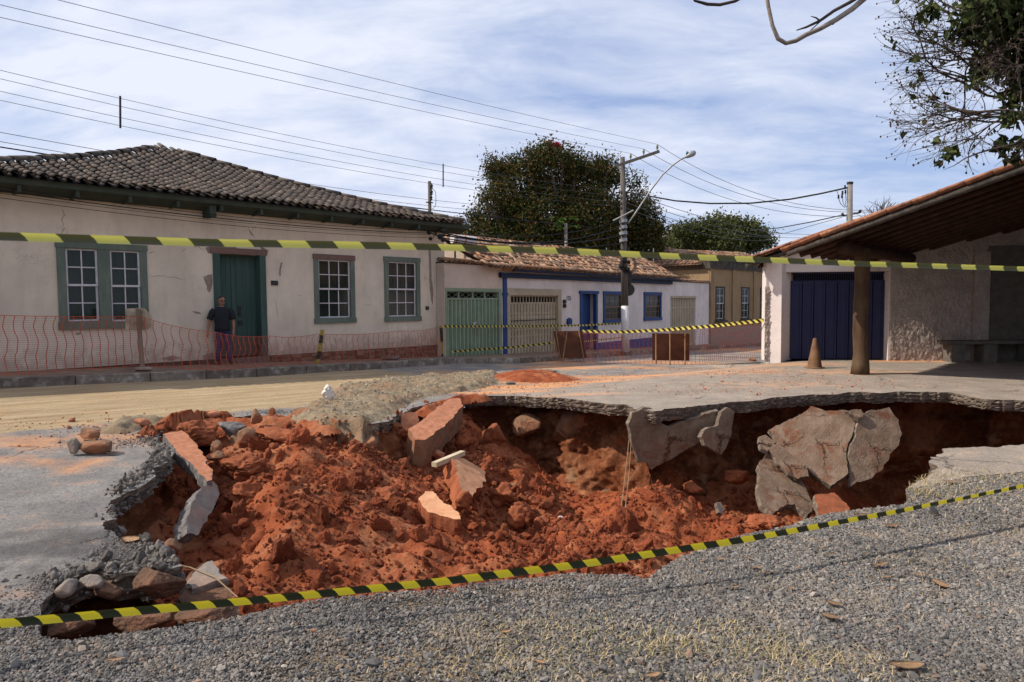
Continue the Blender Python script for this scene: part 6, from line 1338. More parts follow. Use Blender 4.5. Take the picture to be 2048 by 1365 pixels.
# ---- hanging roots
def strand(name, label, pix, r_, matr, cat='root'):
    bm = bmesh.new(); tube(bm, [at_y(*q_) for q_ in pix], r_, 5); return tag(obj(name, bm, matr), label, cat)
M['root'] = mat('root', [(.5, (.30, .20, .12))], 8, bump=0)
strand('hanging_root', 'longest thin root strand hanging from the left edge of the notched slab', [(1258, 880, 10.3), (1255, 910, 10.2), (1247, 980, 9.9), (1236, 1060, 9.3), (1228, 1112, 8.9)], .006, M['root'])
strand('hanging_root', 'second thin root strand right of the longest one', [(1262, 890, 10.2), (1258, 950, 10.0), (1250, 1020, 9.6), (1244, 1110, 9.0)], .005, M['root'])
strand('hanging_root', 'slanting thin root under the notched slab tip', [(1283, 930, 10.2), (1270, 945, 10.2), (1256, 965, 10.0), (1248, 1060, 9.3)], .005, M['root'])
strand('stem', 'curved brown stem arching over the lower left blocks', [(268, 1122, 5.0), (320, 1124, 5.0), (380, 1135, 4.9), (430, 1155, 4.7), (475, 1195, 4.5)], .005, M['root'])
strand('stem', 'straight pale stalk leaning in the lower left gap', [(290, 1128, 4.8), (270, 1165, 4.6), (247, 1208, 4.45)], .006, M['root'])
strand('stem', 'thin twig crossing the foot of the pale stalk', [(210, 1172, 4.6), (240, 1192, 4.5), (266, 1214, 4.4)], .004, M['root'])
strand('stem', 'short pale rootlet hanging below the tape at the left', [(158, 1240, 4.0), (156, 1255, 3.9), (160, 1272, 3.85)], .005, M['sash'])
# plastic bag
bg = gp(655, 795); bm = rock_bm((.11, .09, .12), 77, 8, 4, .35); o = obj('plastic_bag', bm, M['bag'], None, True); o.location = at_z(657, 789, .16)+Vector((0, 0, .06)); tag(o, 'crumpled whitish plastic bag on the grey sand heap', 'plastic bag')

# ---- dry leaves, each with its own place
def leaf(px, py, L_, w_, rot, label, zoff=.004, curl=.25, matr=None):
    p = gp(px, py); bm = bmesh.new(); n_ = 9; rows_ = []
    for i in range(n_):
        t = i/(n_-1); ww = w_*.5*math.sin(math.pi*min(1, t*.96+.03))**.75*(1 if t < .9 else .6); x = (t-.5)*L_; zc_ = curl*L_*.35*(abs(t-.5)*2)**2
        rows_.append([bm.verts.new((x, ww*a, zc_+curl*ww*abs(a)*.8)) for a in (-1, -.4, 0, .4, 1)])
    for i in range(n_-1):
        for j in range(4): bm.faces.new([rows_[i][j], rows_[i+1][j], rows_[i+1][j+1], rows_[i][j+1]])
    bmesh.ops.solidify(bm, geom=bm.faces[:], thickness=.0015)
    o = obj('dry_leaf', bm, matr or M['dryleaf'], None, True); o.location = p+Vector((0, 0, zoff+.012)); o.rotation_euler = (random.uniform(-.15, .15), random.uniform(-.15, .15), math.radians(rot)); tag(o, label, 'leaf', 'dry leaves on the ground'); return o
for a in [(232, 1327, .085, .035, 12, 'pale dry leaf alone at the lower left of the gravel'), (590, 1255, .05, .012, 60, 'thin yellow leaf scrap near the pinkish pebble'), (1010, 1270, .06, .025, 10, 'small dry leaf left of the grass patch'), (1080, 1331, .06, .025, -25, 'dry leaf in the middle of the bottom grass patch'),
          (1140, 1160, .035, .02, -30, 'yellow leaf just below the tape in the middle'), (1440, 1123, .085, .028, 5, 'oval dry leaf under the tape right of the rim notch'), (1497, 1121, .075, .022, -50, 'narrow leaf right of the oval leaf under the tape'), (1512, 1140, .07, .03, -10, 'curled pale leaf below the narrow leaf'),
          (1532, 1150, .08, .028, -25, 'ragged leaf touching the curled pale leaf'), (1658, 1115, .07, .025, 8, 'flat leaf on the gravel above the cable shadow'), (1760, 1135, .11, .035, 12, 'long reddish leaf lying on the cable shadow'), (1772, 1160, .075, .03, -5, 'small tan leaf below the long reddish leaf'),
          (1835, 1155, .09, .028, -30, 'slanting brown leaf right of the small tan leaf'), (1880, 1174, .105, .05, -60, 'broad dark brown leaf at the right'), (1668, 1214, .085, .04, -50, 'tan leaf, upper one of the bright pair at right'), (1660, 1240, .10, .045, -45, 'pale tan leaf, lower one of the bright pair at right'),
          (1812, 1340, .16, .07, 0, 'large faded leaf at the bottom right'), (1582, 1182, .05, .025, 20, 'straw tuft like leaf left of the bright pair'), (1305, 1358, .08, .035, 20, 'torn leaf at the bottom edge right of the cobbles'), (1470, 1180, .05, .02, 0, 'tiny leaf pair right of the oval leaf'),
          (1030, 935, .0, .0, 0, ''), (222, 911, .14, .07, 5, 'pale bark like flake on the left grey paving'), (1782, 1056, .12, .04, -8, 'long leaf by the upper side of the right tape'), (1900, 968, .14, .05, 5, 'brown leaf in the straw strip at the right rim'), (1720, 1035, .12, .05, -10, 'pale bark strip near the right rim')]:
    if a[2]: leaf(*a)
leaf(262, 1085, .15, .09, -20, 'pale torn flake on the crumbling left edge')
# ---- grass tufts (nobody counts the blades)
def blades(name, spots, label, straw=.75):
    V = []; Fc = []
    for (px, py, rx_, ry_, n_, h_) in spots:
        n_ = int(n_*.32); rx_ *= 1.35; ry_ *= 1.5; h_ *= .72; c_ = gp(px, py); xy = rng.normal(0, .5, (n_, 2))*(rx_, ry_)+(c_.x, c_.y); xy = xy[~inpoly(xy[:, 0], xy[:, 1], rimxy)]
        for x, y in xy:
            th = rng.uniform(0, 6.28); le = h_*rng.uniform(.4, 1.2); tilt = rng.uniform(.2, 1.3); dx, dy = math.cos(th), math.sin(th); w_ = rng.uniform(.0012, .0026)
            b0 = len(V); z0 = g(x, y)
            for t in (0, .5, 1):
                px_ = x+dx*le*math.sin(tilt)*t*(1+.3*t); py_ = y+dy*le*math.sin(tilt)*t*(1+.3*t); pz = z0+le*math.cos(tilt)*t*(1-.35*t)+.003; ww = w_*(1-.8*t)
                V += [(px_-dy*ww, py_+dx*ww, pz), (px_+dy*ww, py_-dx*ww, pz)]
            Fc += [(b0, b0+1, b0+3, b0+2), (b0+2, b0+3, b0+5, b0+4)]
    m, t, b = newmat(name+'_blades'); c = t.ramp(t.island(), [(0, (.09, .11, .03)), (.20, (.20, .18, .07)), (.35, (.34, .25, .12)), (.7, (.46, .34, .18)), (1, (.56, .43, .25))]); t.put(b.inputs['Base Color'], c); b.inputs['Roughness'].default_value = .8
    o = npmesh(name, V, Fc, m); tag(o, label, 'grass', kind='stuff')
blades('dry_grass', [(1050, 1262, .45, .16, 1500, .045), (1130, 1275, .35, .18, 1100, .045), (1100, 1330, .40, .14, 1300, .05), (1020, 1310, .3, .12, 500, .04), (1220, 1255, .25, .12, 400, .04), (1330, 1290, .16, .09, 700, .06), (1375, 1300, .2, .09, 500, .05), (1450, 1255, .15, .07, 450, .05), (1500, 1290, .3, .12, 800, .05), (1540, 1310, .22, .10, 700, .06), (1660, 1320, .25, .09, 800, .06), (1600, 1360, .5, .06, 500, .05), (1440, 1362, .3, .05, 400, .05), (1740, 1125, .5, .15, 300, .05), (1850, 1130, .5, .25, 400, .05), (1500, 1145, .3, .12, 160, .04), (1900, 1060, .6, .25, 600, .06), (1980, 1000, .5, .25, 700, .07), (960, 1345, .3, .08, 300, .04), (1860, 1215, .4, .15, 300, .05), (1280, 1180, .3, .1, 120, .03)], 'patches of short dry straw coloured grass in the gravel')
blades('straw_strip', [(1860, 985, .35, .35, 1500, .07), (1900, 965, .5, .35, 1700, .07), (1950, 955, .5, .25, 1100, .06), (2010, 955, .5, .25, 900, .06), (1830, 985, .15, .15, 400, .12), (1850, 950, .25, .2, 600, .08)], 'strip of dead straw and stalks along the right rim')
# ================================================================== BARRIER TAPES
def tape(name, label, pts, width, matr, fold=.35, twist=0.0, flutter=.01, nseg=160, roll=(0.2, 0.2), cat='barrier tape'):
    """ribbon folded along its middle; pts 3D"""
    bm = bmesh.new(); uvl = bm.loops.layers.uv.new('UVMap'); P = [Vector(p) for p in pts]; Ls = [0]
    for i in range(1, len(P)): Ls.append(Ls[-1]+(P[i]-P[i-1]).length)
    T_ = Ls[-1]; rows_ = []
    for i in range(nseg+1):
        s = T_*i/nseg; k = max(j for j in range(len(P)-1) if Ls[j] <= s+1e-9); f = (s-Ls[k])/(Ls[k+1]-Ls[k]); p = P[k].lerp(P[k+1], f); d = (P[k+1]-P[k]).normalized()
        side = Vector((0, 0, 1)); side = (side-d*side.dot(d)).normalized(); nrm = d.cross(side)
        ang = roll[0]+(roll[1]-roll[0])*i/nseg+twist*math.sin(s*1.3)+flutter*6*mnoise.noise(Vector((s*1.7, 3, 1)))
        a = side*math.cos(ang)+nrm*math.sin(ang); b = nrm*math.cos(ang)-side*math.sin(ang); r_ = []
        for v in (-1, -.45, .05, .55, 1): r_.append((bm.verts.new(p+a*(v*width/2)+b*(fold*abs(v-.05)*width/2+flutter*.25*mnoise.noise(Vector((s*3, v*2, 5))))), (s, v*width/2)))
        rows_.append(r_)
    for i in range(nseg):
        for j in range(4):
            q_ = [rows_[i][j], rows_[i+1][j], rows_[i+1][j+1], rows_[i][j+1]]; f = bm.faces.new([x[0] for x in q_]); f.smooth = True
            for lp, x in zip(f.loops, q_): lp[uvl].uv = x[1]
    return tag(obj(name, bm, matr), label, cat)
def sagpts(a, b, sag, n=14): return [a.lerp(b, t/n)-Vector((0, 0, sag*4*(t/n)*(1-t/n))) for t in range(n+1)]
def upx(l): return [at_y(*q_) for q_ in l]
pu = upx([(-260, 462, 1.7), (0, 472, 1.80), (400, 484, 1.97), (800, 491, 2.15), (1100, 500, 2.30), (1400, 514, 2.50), (1700, 526, 2.72), (2048, 537, 3.0), (2400, 545, 3.3)])
tape('barrier_tape', 'near blurred yellow and black tape stretched across the picture at eye height', pu, .0225, M['tape_hi'], .6, 0.10, .009, 220, (.20, .75))
pl = upx([(-300, 1262, 2.75), (0, 1246, 3.03), (300, 1218, 3.18), (600, 1190, 3.34), (900, 1160, 3.5), (1200, 1122, 3.68), (1500, 1076, 3.95), (1800, 1020, 4.4), (2048, 970, 4.9), (2500, 870, 5.9)])
tape('barrier_tape', 'lower yellow and black tape running along the near rim of the hole', pl, .046, M['tape_lo'], .35, .12, .01, 260, (.05, .75))
PO = {}
def post(name, label, pxt, pyt, pxb, pyb, matr, r_=.035, flat=True, cat='post'):
    b = wp(pxb, pyb); t = at_y(pxt, pyt, b.y); bm = bmesh.new(); d = (t-b).normalized(); x = Vector((1, 0, 0)); y = d.cross(x).normalized(); x = y.cross(d); q_ = []
    for c_ in (b-d*.05, t): q_ += [c_-x*r_-y*r_*.6, c_+x*r_-y*r_*.6, c_+x*r_+y*r_*.6, c_-x*r_+y*r_*.6]
    box8(bm, q_); bmesh.ops.subdivide_edges(bm, edges=[e for e in bm.edges if abs((e.verts[0].co-e.verts[1].co).normalized().dot(d)) > .9], cuts=6)
    for v in bm.verts: v.co += Vector((random.gauss(0, .003), random.gauss(0, .003), 0))
    o = obj(name, bm, matr); tag(o, label, cat, 'posts holding the orange net'); return b, t, o
# painted posts: black and yellow bands
def bandmat(nm, per):
    m, t, b = newmat(nm); q_ = t.sep(t.obj()); st = t.math('GREATER_THAN', t.math('FRACT', t.math('ADD', t.math('DIVIDE', q_[2], per), t.math('MULTIPLY', t.noise(t.obj(), 9), .25))), .5)
    c = t.mix(st, (.33, .24, .05), (.035, .028, .022)); c = t.mix(t.ramp(t.noise(t.obj(), 18, 4), [(.5, 0), (.65, .6)]), c, (.16, .07, .03)); t.put(b.inputs['Base Color'], c); b.inputs['Roughness'].default_value = .85; return m
M['banded'] = bandmat('banded_post', .42); M['banded_red'] = bandmat('rusty_post', .9)
b1, t1, o1 = post('fence_post', 'brown wooden post with a concrete foot by the double window', 275, 618, 286, 742, M['wood'], .040)
bb = rock_bm((.20, .15, .07), 210, 12, 3, .03); o = obj('concrete_foot', bb, M['grey_chunk'], o1); o.matrix_basis = Matrix.Translation(b1+Vector((0, 0, .05)))
pb, pt_ = at_y(251, 640, b1.y+.06), at_y(304, 640, b1.y+.06); bm = bmesh.new(); q_ = [(250, 618), (288, 616), (304, 634), (303, 655), (290, 661), (251, 661)]
va = [bm.verts.new(at_y(x, y, b1.y+.09)) for x, y in q_]; vb = [bm.verts.new(at_y(x, y, b1.y+.10)) for x, y in q_]; bm.faces.new(va); bm.faces.new(vb[::-1])
for i in range(6): bm.faces.new([va[i], vb[i], vb[(i+1) % 6], va[(i+1) % 6]])
bmesh.ops.recalc_face_normals(bm, faces=bm.faces)
M['plate'] = mat('clear_worn_sheet', [(.35, (.20, .17, .13)), (.6, (.52, .42, .28))], 3.0, .4, .2, 9); obj('worn_sheet', bm, M['plate'], o1)
b2, t2, _ = post('fence_post', 'leaning yellow and black post in front of the lintel window', 645, 660, 635, 728, M['banded'], .045)
b3, t3, _ = post('fence_post', 'upright rusty banded post at the corner of the cream house', 882, 652, 886, 713, M['banded_red'], .05)
b0 = wp(-330, 790); t0 = b0+Vector((0, 0, 1.28))
# orange net
def net(name, label, tops, bots, rows_, colw, wob=.03, wv=.016, wh=.0045, seed=1):
    """ribbon net hung between top points and bottom points"""
    V = []; Fc = []
    Ls = [0]
    for i in range(1, len(tops)): Ls.append(Ls[-1]+(tops[i]-tops[i-1]).length)
    def at(s, h):
        s = min(max(s, 0), Ls[-1]-1e-6); k = max(j for j in range(len(Ls)-1) if Ls[j] <= s); f = (s-Ls[k])/(Ls[k+1]-Ls[k]); sg = math.sin(math.pi*f)*.06
        t = tops[k].lerp(tops[k+1], f)-Vector((0, 0, sg)); b = bots[k].lerp(bots[k+1], f); p = b.lerp(t, h)
        d = (tops[k+1]-tops[k]).normalized(); nn = Vector((d.y, -d.x, 0)); p += nn*(wob*math.sin(h*9+s*.9+seed)+.02*mnoise.noise(Vector((s*2, h*4, seed))))
        p += d*(.022*math.sin(h*12+seed)+.02*mnoise.noise(Vector((s*3, h*9, seed+4)))); return p
    def strip(pp, off):
        b = len(V)
        for p in pp: V.append(p-off); V.append(p+off)
        for i in range(len(pp)-1): Fc.append((b+2*i, b+2*i+1, b+2*i+3, b+2*i+2))
    nc = int(Ls[-1]/colw); d0 = (tops[-1]-tops[0]).normalized()
    for i in range(nc+1): strip([at(i*colw, j/26) for j in range(27)], d0*wv*.5)
    for j in range(rows_+1): strip([at(i*colw*.5, j/rows_) for i in range(nc*2+1)], Vector((0, 0, wh*(.5 if 0 < j < rows_ else 1.4))))
    o = npmesh(name, [tuple(v) for v in V], Fc, M['orange_net']); tag(o, label, 'safety net'); return o
m1 = wp(470, 735)
def lift(b, z): return Vector((b.x, b.y, b.z+z))
n_s = wp(430, 742)
Tn = [t0, lift(b1, 1.20), lift(wp(430, 743), .88), lift(wp(540, 733), .76), lift(b2, .80), lift(wp(800, 720), .88), t3-Vector((0, 0, .03))]
Bn = [lift(b0, .12), lift(b1, .12), lift(wp(430, 743), .03), lift(wp(540, 733), .03), lift(b2, .03), lift(wp(800, 720), .05), lift(b3, .05)]
net('orange_net', 'sagging orange plastic net along the sidewalk before the cream house', Tn, Bn, 26, .19)
Pn = [(1104, 722), (1250, 728), (1400, 730), (1524, 722)]; Bq = [gp(*p) for p in Pn]; Tq = [at_y(x, y, b.y) for (x, y), b in zip([(1108, 664), (1250, 664), (1400, 656), (1524, 643)], Bq)]
net('orange_net', 'orange plastic net across the street between the brown boards and the garage', Tq, Bq, 22, .15, .03, .013, .006, 3)
nT = lambda px, py, Y: at_y(px, py, Y)
tape('barrier_tape', 'yellow and black tape along the top of the far orange net', upx([(1165, 663, 23.6), (1250, 664, 22.8), (1330, 660, 21.8), (1430, 652, 20.2), (1528, 641, 18.45)]), .10, M['tape_far'], .15, .1, .01, 90, (0, .2))
tape('barrier_tape', 'thin tape from the rusty post past the green gate to the utility pole', upx([(884, 653, 22.4), (960, 653, 24), (1060, 653, 26.5), (1170, 651, 29), (1246, 647, 30.6)]), .075, M['tape_far'], .15, .1, .01, 60)
tape('barrier_tape', 'low thin tape hanging in front of the green and beige gates', upx([(903, 704, 22.7), (960, 699, 23.6), (1010, 696, 24.4), (1060, 691, 25.0), (1107, 686, 25.4)]), .07, M['tape_far'], .15, .1, .01, 60)
tape('barrier_tape', 'lowest thin tape tied to the whitewashed pole foot', upx([(1160, 684, 27), (1200, 680, 29), (1246, 675, 30.6)]), .05, M['tape_far'], .15, .1, .01, 40)
# ---- barrier boards
def barrier(label, corners, Yt, Yb, legs, prop=None):
    c = at_y(corners[2][0], corners[2][1], Yb); root = empty('barrier_board', gp((corners[2][0]+corners[3][0])/2, corners[2][1]+8), label, 'barrier')
    P = [at_y(corners[0][0], corners[0][1], Yt), at_y(corners[1][0], corners[1][1], Yt), at_y(corners[2][0], corners[2][1], Yb), at_y(corners[3][0], corners[3][1], Yb)]
    bm = bmesh.new(); bm.faces.new([bm.verts.new(p) for p in P]); bmesh.ops.solidify(bm, geom=bm.faces[:], thickness=.02); obj('board', bm, M['panel'], root)
    for (x0_, y0_, x1_, y1_) in legs:
        bm = bmesh.new(); tube(bm, [at_y(x0_, y0_, Yt-.05), at_y(x1_, y1_, Yb-.06)], .024, 4); obj('leg', bm, M['leg_wood'], root)
    if prop: bm = bmesh.new(); tube(bm, [at_y(prop[0], prop[1], Yt-.1), at_y(prop[2], prop[3], Yb-.55)], .02, 4); obj('prop', bm, M['leg_wood'], root)
    return root
barrier('brown board barrier leaning back, left of two, before the blue door', [(1106, 663), (1164, 662), (1174, 716), (1119, 717)], 24.0, 23.7, [(1112, 664, 1121, 721), (1158, 663, 1168, 722)], (1134, 664, 1125, 722.5))
barrier('upright brown board barrier, right of two, in the middle of the street', [(1304, 667), (1379, 668), (1379, 722), (1305, 721)], 21.5, 21.45, [(1312, 668, 1312, 728), (1340, 668, 1340, 731), (1370, 668, 1370, 731)])
# ---- traffic cone
c = gp(1629, 737); root = empty('traffic_cone', c, 'dusty faded traffic cone in front of the navy garage door', 'traffic cone')
bm = bmesh.new(); lathe(bm, c, [(.235, .0), (.235, .025), (.17, .03), (.165, .05), (.045, .70), (.03, .72)], 20); obj('cone_body', bm, M['cone'], root, True)
bm = bmesh.new(); lathe(bm, c, [(.129, .21), (.104, .34)], 20); obj('band', bm, M['cone_band'], root, True)
bm = bmesh.new(); lathe(bm, c, [(.092, .42), (.068, .55)], 20); obj('band', bm, M['cone_band'], root, True)

# ================================================================== MAN IN THE DOORWAY
def skinmesh(chain, edges, name, matr, parent, levels=1):
    me = bpy.data.meshes.new(name); me.from_pydata([c_[0] for c_ in chain], edges, []); o = bpy.data.objects.new(name, me); COL.objects.link(o)
    md = o.modifiers.new('skin', 'SKIN'); md.use_smooth_shade = True
    for i, c_ in enumerate(chain): r_ = c_[1] if hasattr(c_[1], '__len__') else (c_[1], c_[1]); me.skin_vertices[0].data[i].radius = r_
    me.skin_vertices[0].data[0].use_root = True
    if levels: s_ = o.modifiers.new('sub', 'SUBSURF'); s_.levels = levels; s_.render_levels = levels
    dg = bpy.context.evaluated_depsgraph_get(); dg.update(); m2 = bpy.data.meshes.new_from_object(o.evaluated_get(dg)); bpy.data.objects.remove(o); m2.materials.clear(); m2.materials.append(matr)
    m2.polygons.foreach_set('use_smooth', [True]*len(m2.polygons)); q_ = bpy.data.objects.new(name, m2); link(q_, parent); return q_
mp = wp(447, 728.5); root = empty('person', mp, 'grey haired man in dark glasses, charcoal T-shirt and blue jeans standing at the teal door', 'person')
# local axes: front faces the camera, turned a little to his left (picture right)
fx = Vector((.93, .36, 0)).normalized(); fy = Vector((.36, -.93, 0)).normalized()   # fx = picture right, fy = front
def L(x, y, z): return tuple(mp+fx*x+fy*y+Vector((0, 0, z)))
body = [(L(0, 0, .96), (.12, .09)), (L(0, .01, 1.12), (.12, .09)), (L(0, .01, 1.30), (.13, .09)), (L(0, 0, 1.42), (.10, .07)), (L(0, 0, 1.48), .055), (L(0, .015, 1.54), .052),
        (L(-.17, 0, 1.38), .042), (L(-.245, 0, 1.26), .048), (L(-.29, .0, 1.11), .042), (L(-.325, .03, .97), .036), (L(-.345, .05, .87), .028), (L(-.35, .06, .80), .036), (L(-.35, .07, .73), .028),
        (L(.17, 0, 1.38), .042), (L(.235, 0, 1.26), .048), (L(.265, .0, 1.12), .042), (L(.275, .04, .98), .036), (L(.265, .06, .88), .028), (L(.262, .07, .81), .036), (L(.26, .075, .74), .028),
        (L(-.09, 0, .88), .092), (L(-.105, .01, .50), .058), (L(-.115, -.01, .28), .052), (L(-.12, 0, .09), .04), (L(-.13, .12, .045), .035),
        (L(.09, 0, .88), .092), (L(.125, .02, .50), .058), (L(.15, 0, .28), .052), (L(.165, 0, .09), .04), (L(.19, .11, .045), .035)]
be = [(0, 1), (1, 2), (2, 3), (3, 4), (4, 5), (3, 6), (6, 7), (7, 8), (8, 9), (9, 10), (10, 11), (11, 12), (3, 13), (13, 14), (14, 15), (15, 16), (16, 17), (17, 18), (18, 19), (0, 20), (20, 21), (21, 22), (22, 23), (23, 24), (0, 25), (25, 26), (26, 27), (27, 28), (28, 29)]
bd = skinmesh(body, be, 'body', M['skin'], root, 1)
def ringtube(name, rings, matr, n=16):
    bm = bmesh.new(); R_ = []
    for (x, y, z, a, b_) in rings:
        R_.append([bm.verts.new(L(x+a*math.cos(2*math.pi*k/n)*(1+.05*mnoise.noise(Vector((k*.9, z*9, 1)))), y+b_*math.sin(2*math.pi*k/n)*(1+.08*mnoise.noise(Vector((k*.9, z*14, 4)))), z)) for k in range(n)])
    for i in range(len(R_)-1):
        for k in range(n): bm.faces.new([R_[i][k], R_[i][(k+1) % n], R_[i+1][(k+1) % n], R_[i+1][k]])
    bm.faces.new(R_[0][::-1]); bm.faces.new(R_[-1]); bmesh.ops.recalc_face_normals(bm, faces=bm.faces); return bm
bm = ringtube('shirt', [(0, .0, .86, .192, .150), (0, .005, .93, .190, .150), (0, .01, 1.03, .182, .148), (0, .01, 1.14, .182, .140), (0, .01, 1.26, .196, .140), (0, .005, 1.35, .205, .135), (0, 0, 1.41, .195, .122), (0, 0, 1.45, .145, .10), (0, 0, 1.475, .070, .070)], M['shirt'])
for sx, xs_ in ((-1, (-.165, -.225, -.272, -.290)), (1, (.165, .220, .255, .268))): tube(bm, [L(xs_[0], 0, 1.395), L(xs_[1], 0, 1.33), L(xs_[2], .0, 1.22), L(xs_[3], .0, 1.15)], [.080, .082, .076, .078], 12)
obj('shirt', bm, M['shirt'], root, True)
bm = ringtube('jeans', [(0, 0, .80, .178, .125), (0, 0, .90, .182, .135), (0, 0, .99, .170, .130)], M['jeans'])
for sx in (-1, 1):
    tube(bm, [L(sx*.09, 0, .88), L(sx*.098, 0, .74), L(sx*(.105 if sx < 0 else .125), .01, .50), L(sx*(.115 if sx < 0 else .15), -.01, .28), L(sx*(.12 if sx < 0 else .165), 0, .07)], [.098, .094, .074, .066, .072], 12)
obj('jeans', bm, M['jeans'], root, True)
for (x0_, x1_) in ((-.12, -.135), (.165, .20)):
    bm = bmesh.new(); tube(bm, [L(x0_, -.06, .05), L(x0_, .02, .055), L((x0_+x1_)/2, .10, .045), L(x1_, .19, .035)], [.045, .052, .048, .03], 10); obj('shoe', bm, M['shoe'], root, True)
for sx, hx in ((-1, -.35), (1, .26)):
    for k in range(4):
        bm = bmesh.new(); tube(bm, [L(hx+(k-1.5)*.006, .04+k*.02, .76), L(hx+(k-1.5)*.008, .045+k*.02, .715-.01*(k in (1, 2))), L(hx-sx*.012, .04+k*.02, .675-.012*(k in (1, 2)))], [.010, .009, .007], 6); obj('finger', bm, M['skin'], bd, True)
    bm = bmesh.new(); tube(bm, [L(hx, .09, .80), L(hx-sx*.01, .115, .765), L(hx-sx*.02, .115, .73)], [.012, .010, .008], 6); obj('thumb', bm, M['skin'], bd, True)
# head turned to the picture right
hx_ = Vector((.75, -.66, 0)).normalized(); hs = Vector((0, 0, 1)).cross(hx_); hc = Vector(L(0, .03, 1.625)); bm = bmesh.new(); bmesh.ops.create_icosphere(bm, subdivisions=4, radius=1)
for v in bm.verts:
    x, y, z = v.co; f = .098*(1-.06*z); w_ = .078*(1-.10*max(-z, 0)*1.6); h = .125; nose = math.exp(-((y/.16)**2+((z+.10)/.20)**2))*max(x, 0)*.030; brow = math.exp(-(((z-.18)/.12)**2))*max(x, 0)*.006; mo = -math.exp(-((y/.35)**2+((z+.45)/.07)**2))*max(x, 0)*.006; ch = math.exp(-((y/.4)**2+((z+.75)/.2)**2))*max(x, 0)*.014; ey = -math.exp(-(((abs(y)-.35)/.16)**2+((z-.02)/.12)**2))*max(x, 0)*.010
    v.co = hc+hx_*(x*f+nose+brow+mo+ch+ey)+hs*(y*w_)+Vector((0, 0, z*h))
head = obj('head', bm, M['skin'], root, True)
bm = bmesh.new(); bmesh.ops.create_icosphere(bm, subdivisions=4, radius=1)
dele = []
for v in bm.verts:
    x, y, z = v.co.copy()
    if not (z > .45-.0*x and x < .72 or (x < -.05 and z > -.35)) : dele.append(v)
    v.co = hc+hx_*(x*.104-.001)+hs*(y*.083)+Vector((0, 0, z*.131))
bmesh.ops.delete(bm, geom=dele, context='VERTS'); obj('hair', bm, M['hair'], head, True)
bm = bmesh.new()
for s_ in (-1, 1): tube(bm, [hc+hx_*.094+hs*(.033*s_)+Vector((0, 0, .002)), hc+hx_*.101+hs*(.033*s_)+Vector((0, 0, .002))], .024, 12)
tube(bm, [hc+hx_*.105+hs*-.02+Vector((0, 0, .012)), hc+hx_*.105+hs*.02+Vector((0, 0, .012))], .004, 6)
for s_ in (-1, 1): tube(bm, [hc+hx_*.09+hs*(.062*s_)+Vector((0, 0, .012)), hc+hx_*-.01+hs*(.083*s_)+Vector((0, 0, .012))], .003, 5)
obj('glasses', bm, M['iron'], head)
for s_ in (-1, 1):
    bm = bmesh.new(); bmesh.ops.create_icosphere(bm, subdivisions=2, radius=1)
    for v in bm.verts: x, y, z = v.co; v.co = hc+hx_*(x*.022-.005)+hs*(s_*.082+y*.010)+Vector((0, 0, z*.033-.01))
    obj('ear', bm, M['skin'], head, True)

# ================================================================== POLES AND LINES
pp = wp(1251, 703); pp.z = pp.z-.02; topz = at_y(1245, 315, pp.y); root = empty('utility_pole', pp, 'tall grey utility pole with whitewashed foot, wooden crossarm and curved street lamp arm', 'utility pole')
PT = Vector((topz.x, pp.y, topz.z)); zw = at_y(1250, 612, pp.y).z; fr = (zw-pp.z)/(PT.z-pp.z)
bm = bmesh.new(); tube(bm, [pp.lerp(PT, fr), PT], [.155, .10], 14); obj('pole_shaft', bm, M['pole_wood'], root, True)
bm = bmesh.new(); tube(bm, [pp, pp.lerp(PT, fr)], [.175, .157], 14); obj('whitewashed_foot', bm, M['pole_white'], root, True)
ca = at_y(1228, 332, pp.y-.15); cb = at_y(1318, 304, pp.y-1.5)
ca, cb = at_y(1231, 333, pp.y-.2), at_y(1319, 303, pp.y-.5)
bm = bmesh.new(); d = (cb-ca).normalized(); n_ = Vector((0, 0, 1)); n_ = (n_-d*n_.dot(d)).normalized(); s_ = d.cross(n_); box8(bm, [ca-n_*.055-s_*.05, cb-n_*.055-s_*.05, cb-n_*.055+s_*.05, ca-n_*.055+s_*.05, ca+n_*.055-s_*.05, cb+n_*.055-s_*.05, cb+n_*.055+s_*.05, ca+n_*.055+s_*.05]); obj('crossarm', bm, M['pole_wood'], root)
INS = []
for px, py in ((1261.5, 319), (1287.5, 309), (1314.5, 300)):
    k = (px-1231)/88; p = ca.lerp(cb, k)+Vector((0, 0, .05)); bm = bmesh.new(); lathe(bm, p, [(.015, 0), (.02, .08), (.06, .10), (.035, .13), (.06, .15), (.035, .2), (.04, .25), (.02, .27)], 10); obj('insulator', bm, M['glassins'], root, True); INS.append(p+Vector((0, 0, .27)))
for a_, b_ in (((1262, 322), (1252, 348)), ((1236, 333), (1245, 341))):
    bm = bmesh.new(); tube(bm, [at_y(*a_, pp.y-.3), at_y(*b_, pp.y-.15)], .016, 5); obj('brace', bm, M['grey_metal'], root)
bm = bmesh.new(); AY = pp.y-.3; arm = [(1256, 448, 0), (1270, 428, .1), (1300, 383, .35), (1325, 350, .6), (1345, 331, .75), (1362, 319, .9), (1376, 313, 1.0)]; tube(bm, [at_y(x, y, AY-k) for x, y, k in arm], .034, 8); obj('lamp_arm', bm, M['grey_metal'], root, True)
bm = bmesh.new(); tube(bm, [at_y(1372, 315, AY-1), at_y(1378, 311.5, AY-1), at_y(1386, 307, AY-1.02), at_y(1391, 305, AY-1.03)], [.05, .10, .13, .07], 10); obj('lamp_head', bm, M['grey_metal'], root, True)
bm = bmesh.new(); p = at_y(1374.5, 307, AY-1); lathe(bm, p-Vector((0, 0, .06)), [(.05, 0), (.055, .1), (.03, .13)], 8); M['cell'] = mat('photocell', [(.5, (.03, .14, .17))], 3, .4, 0); obj('photocell', bm, M['cell'], root, True)
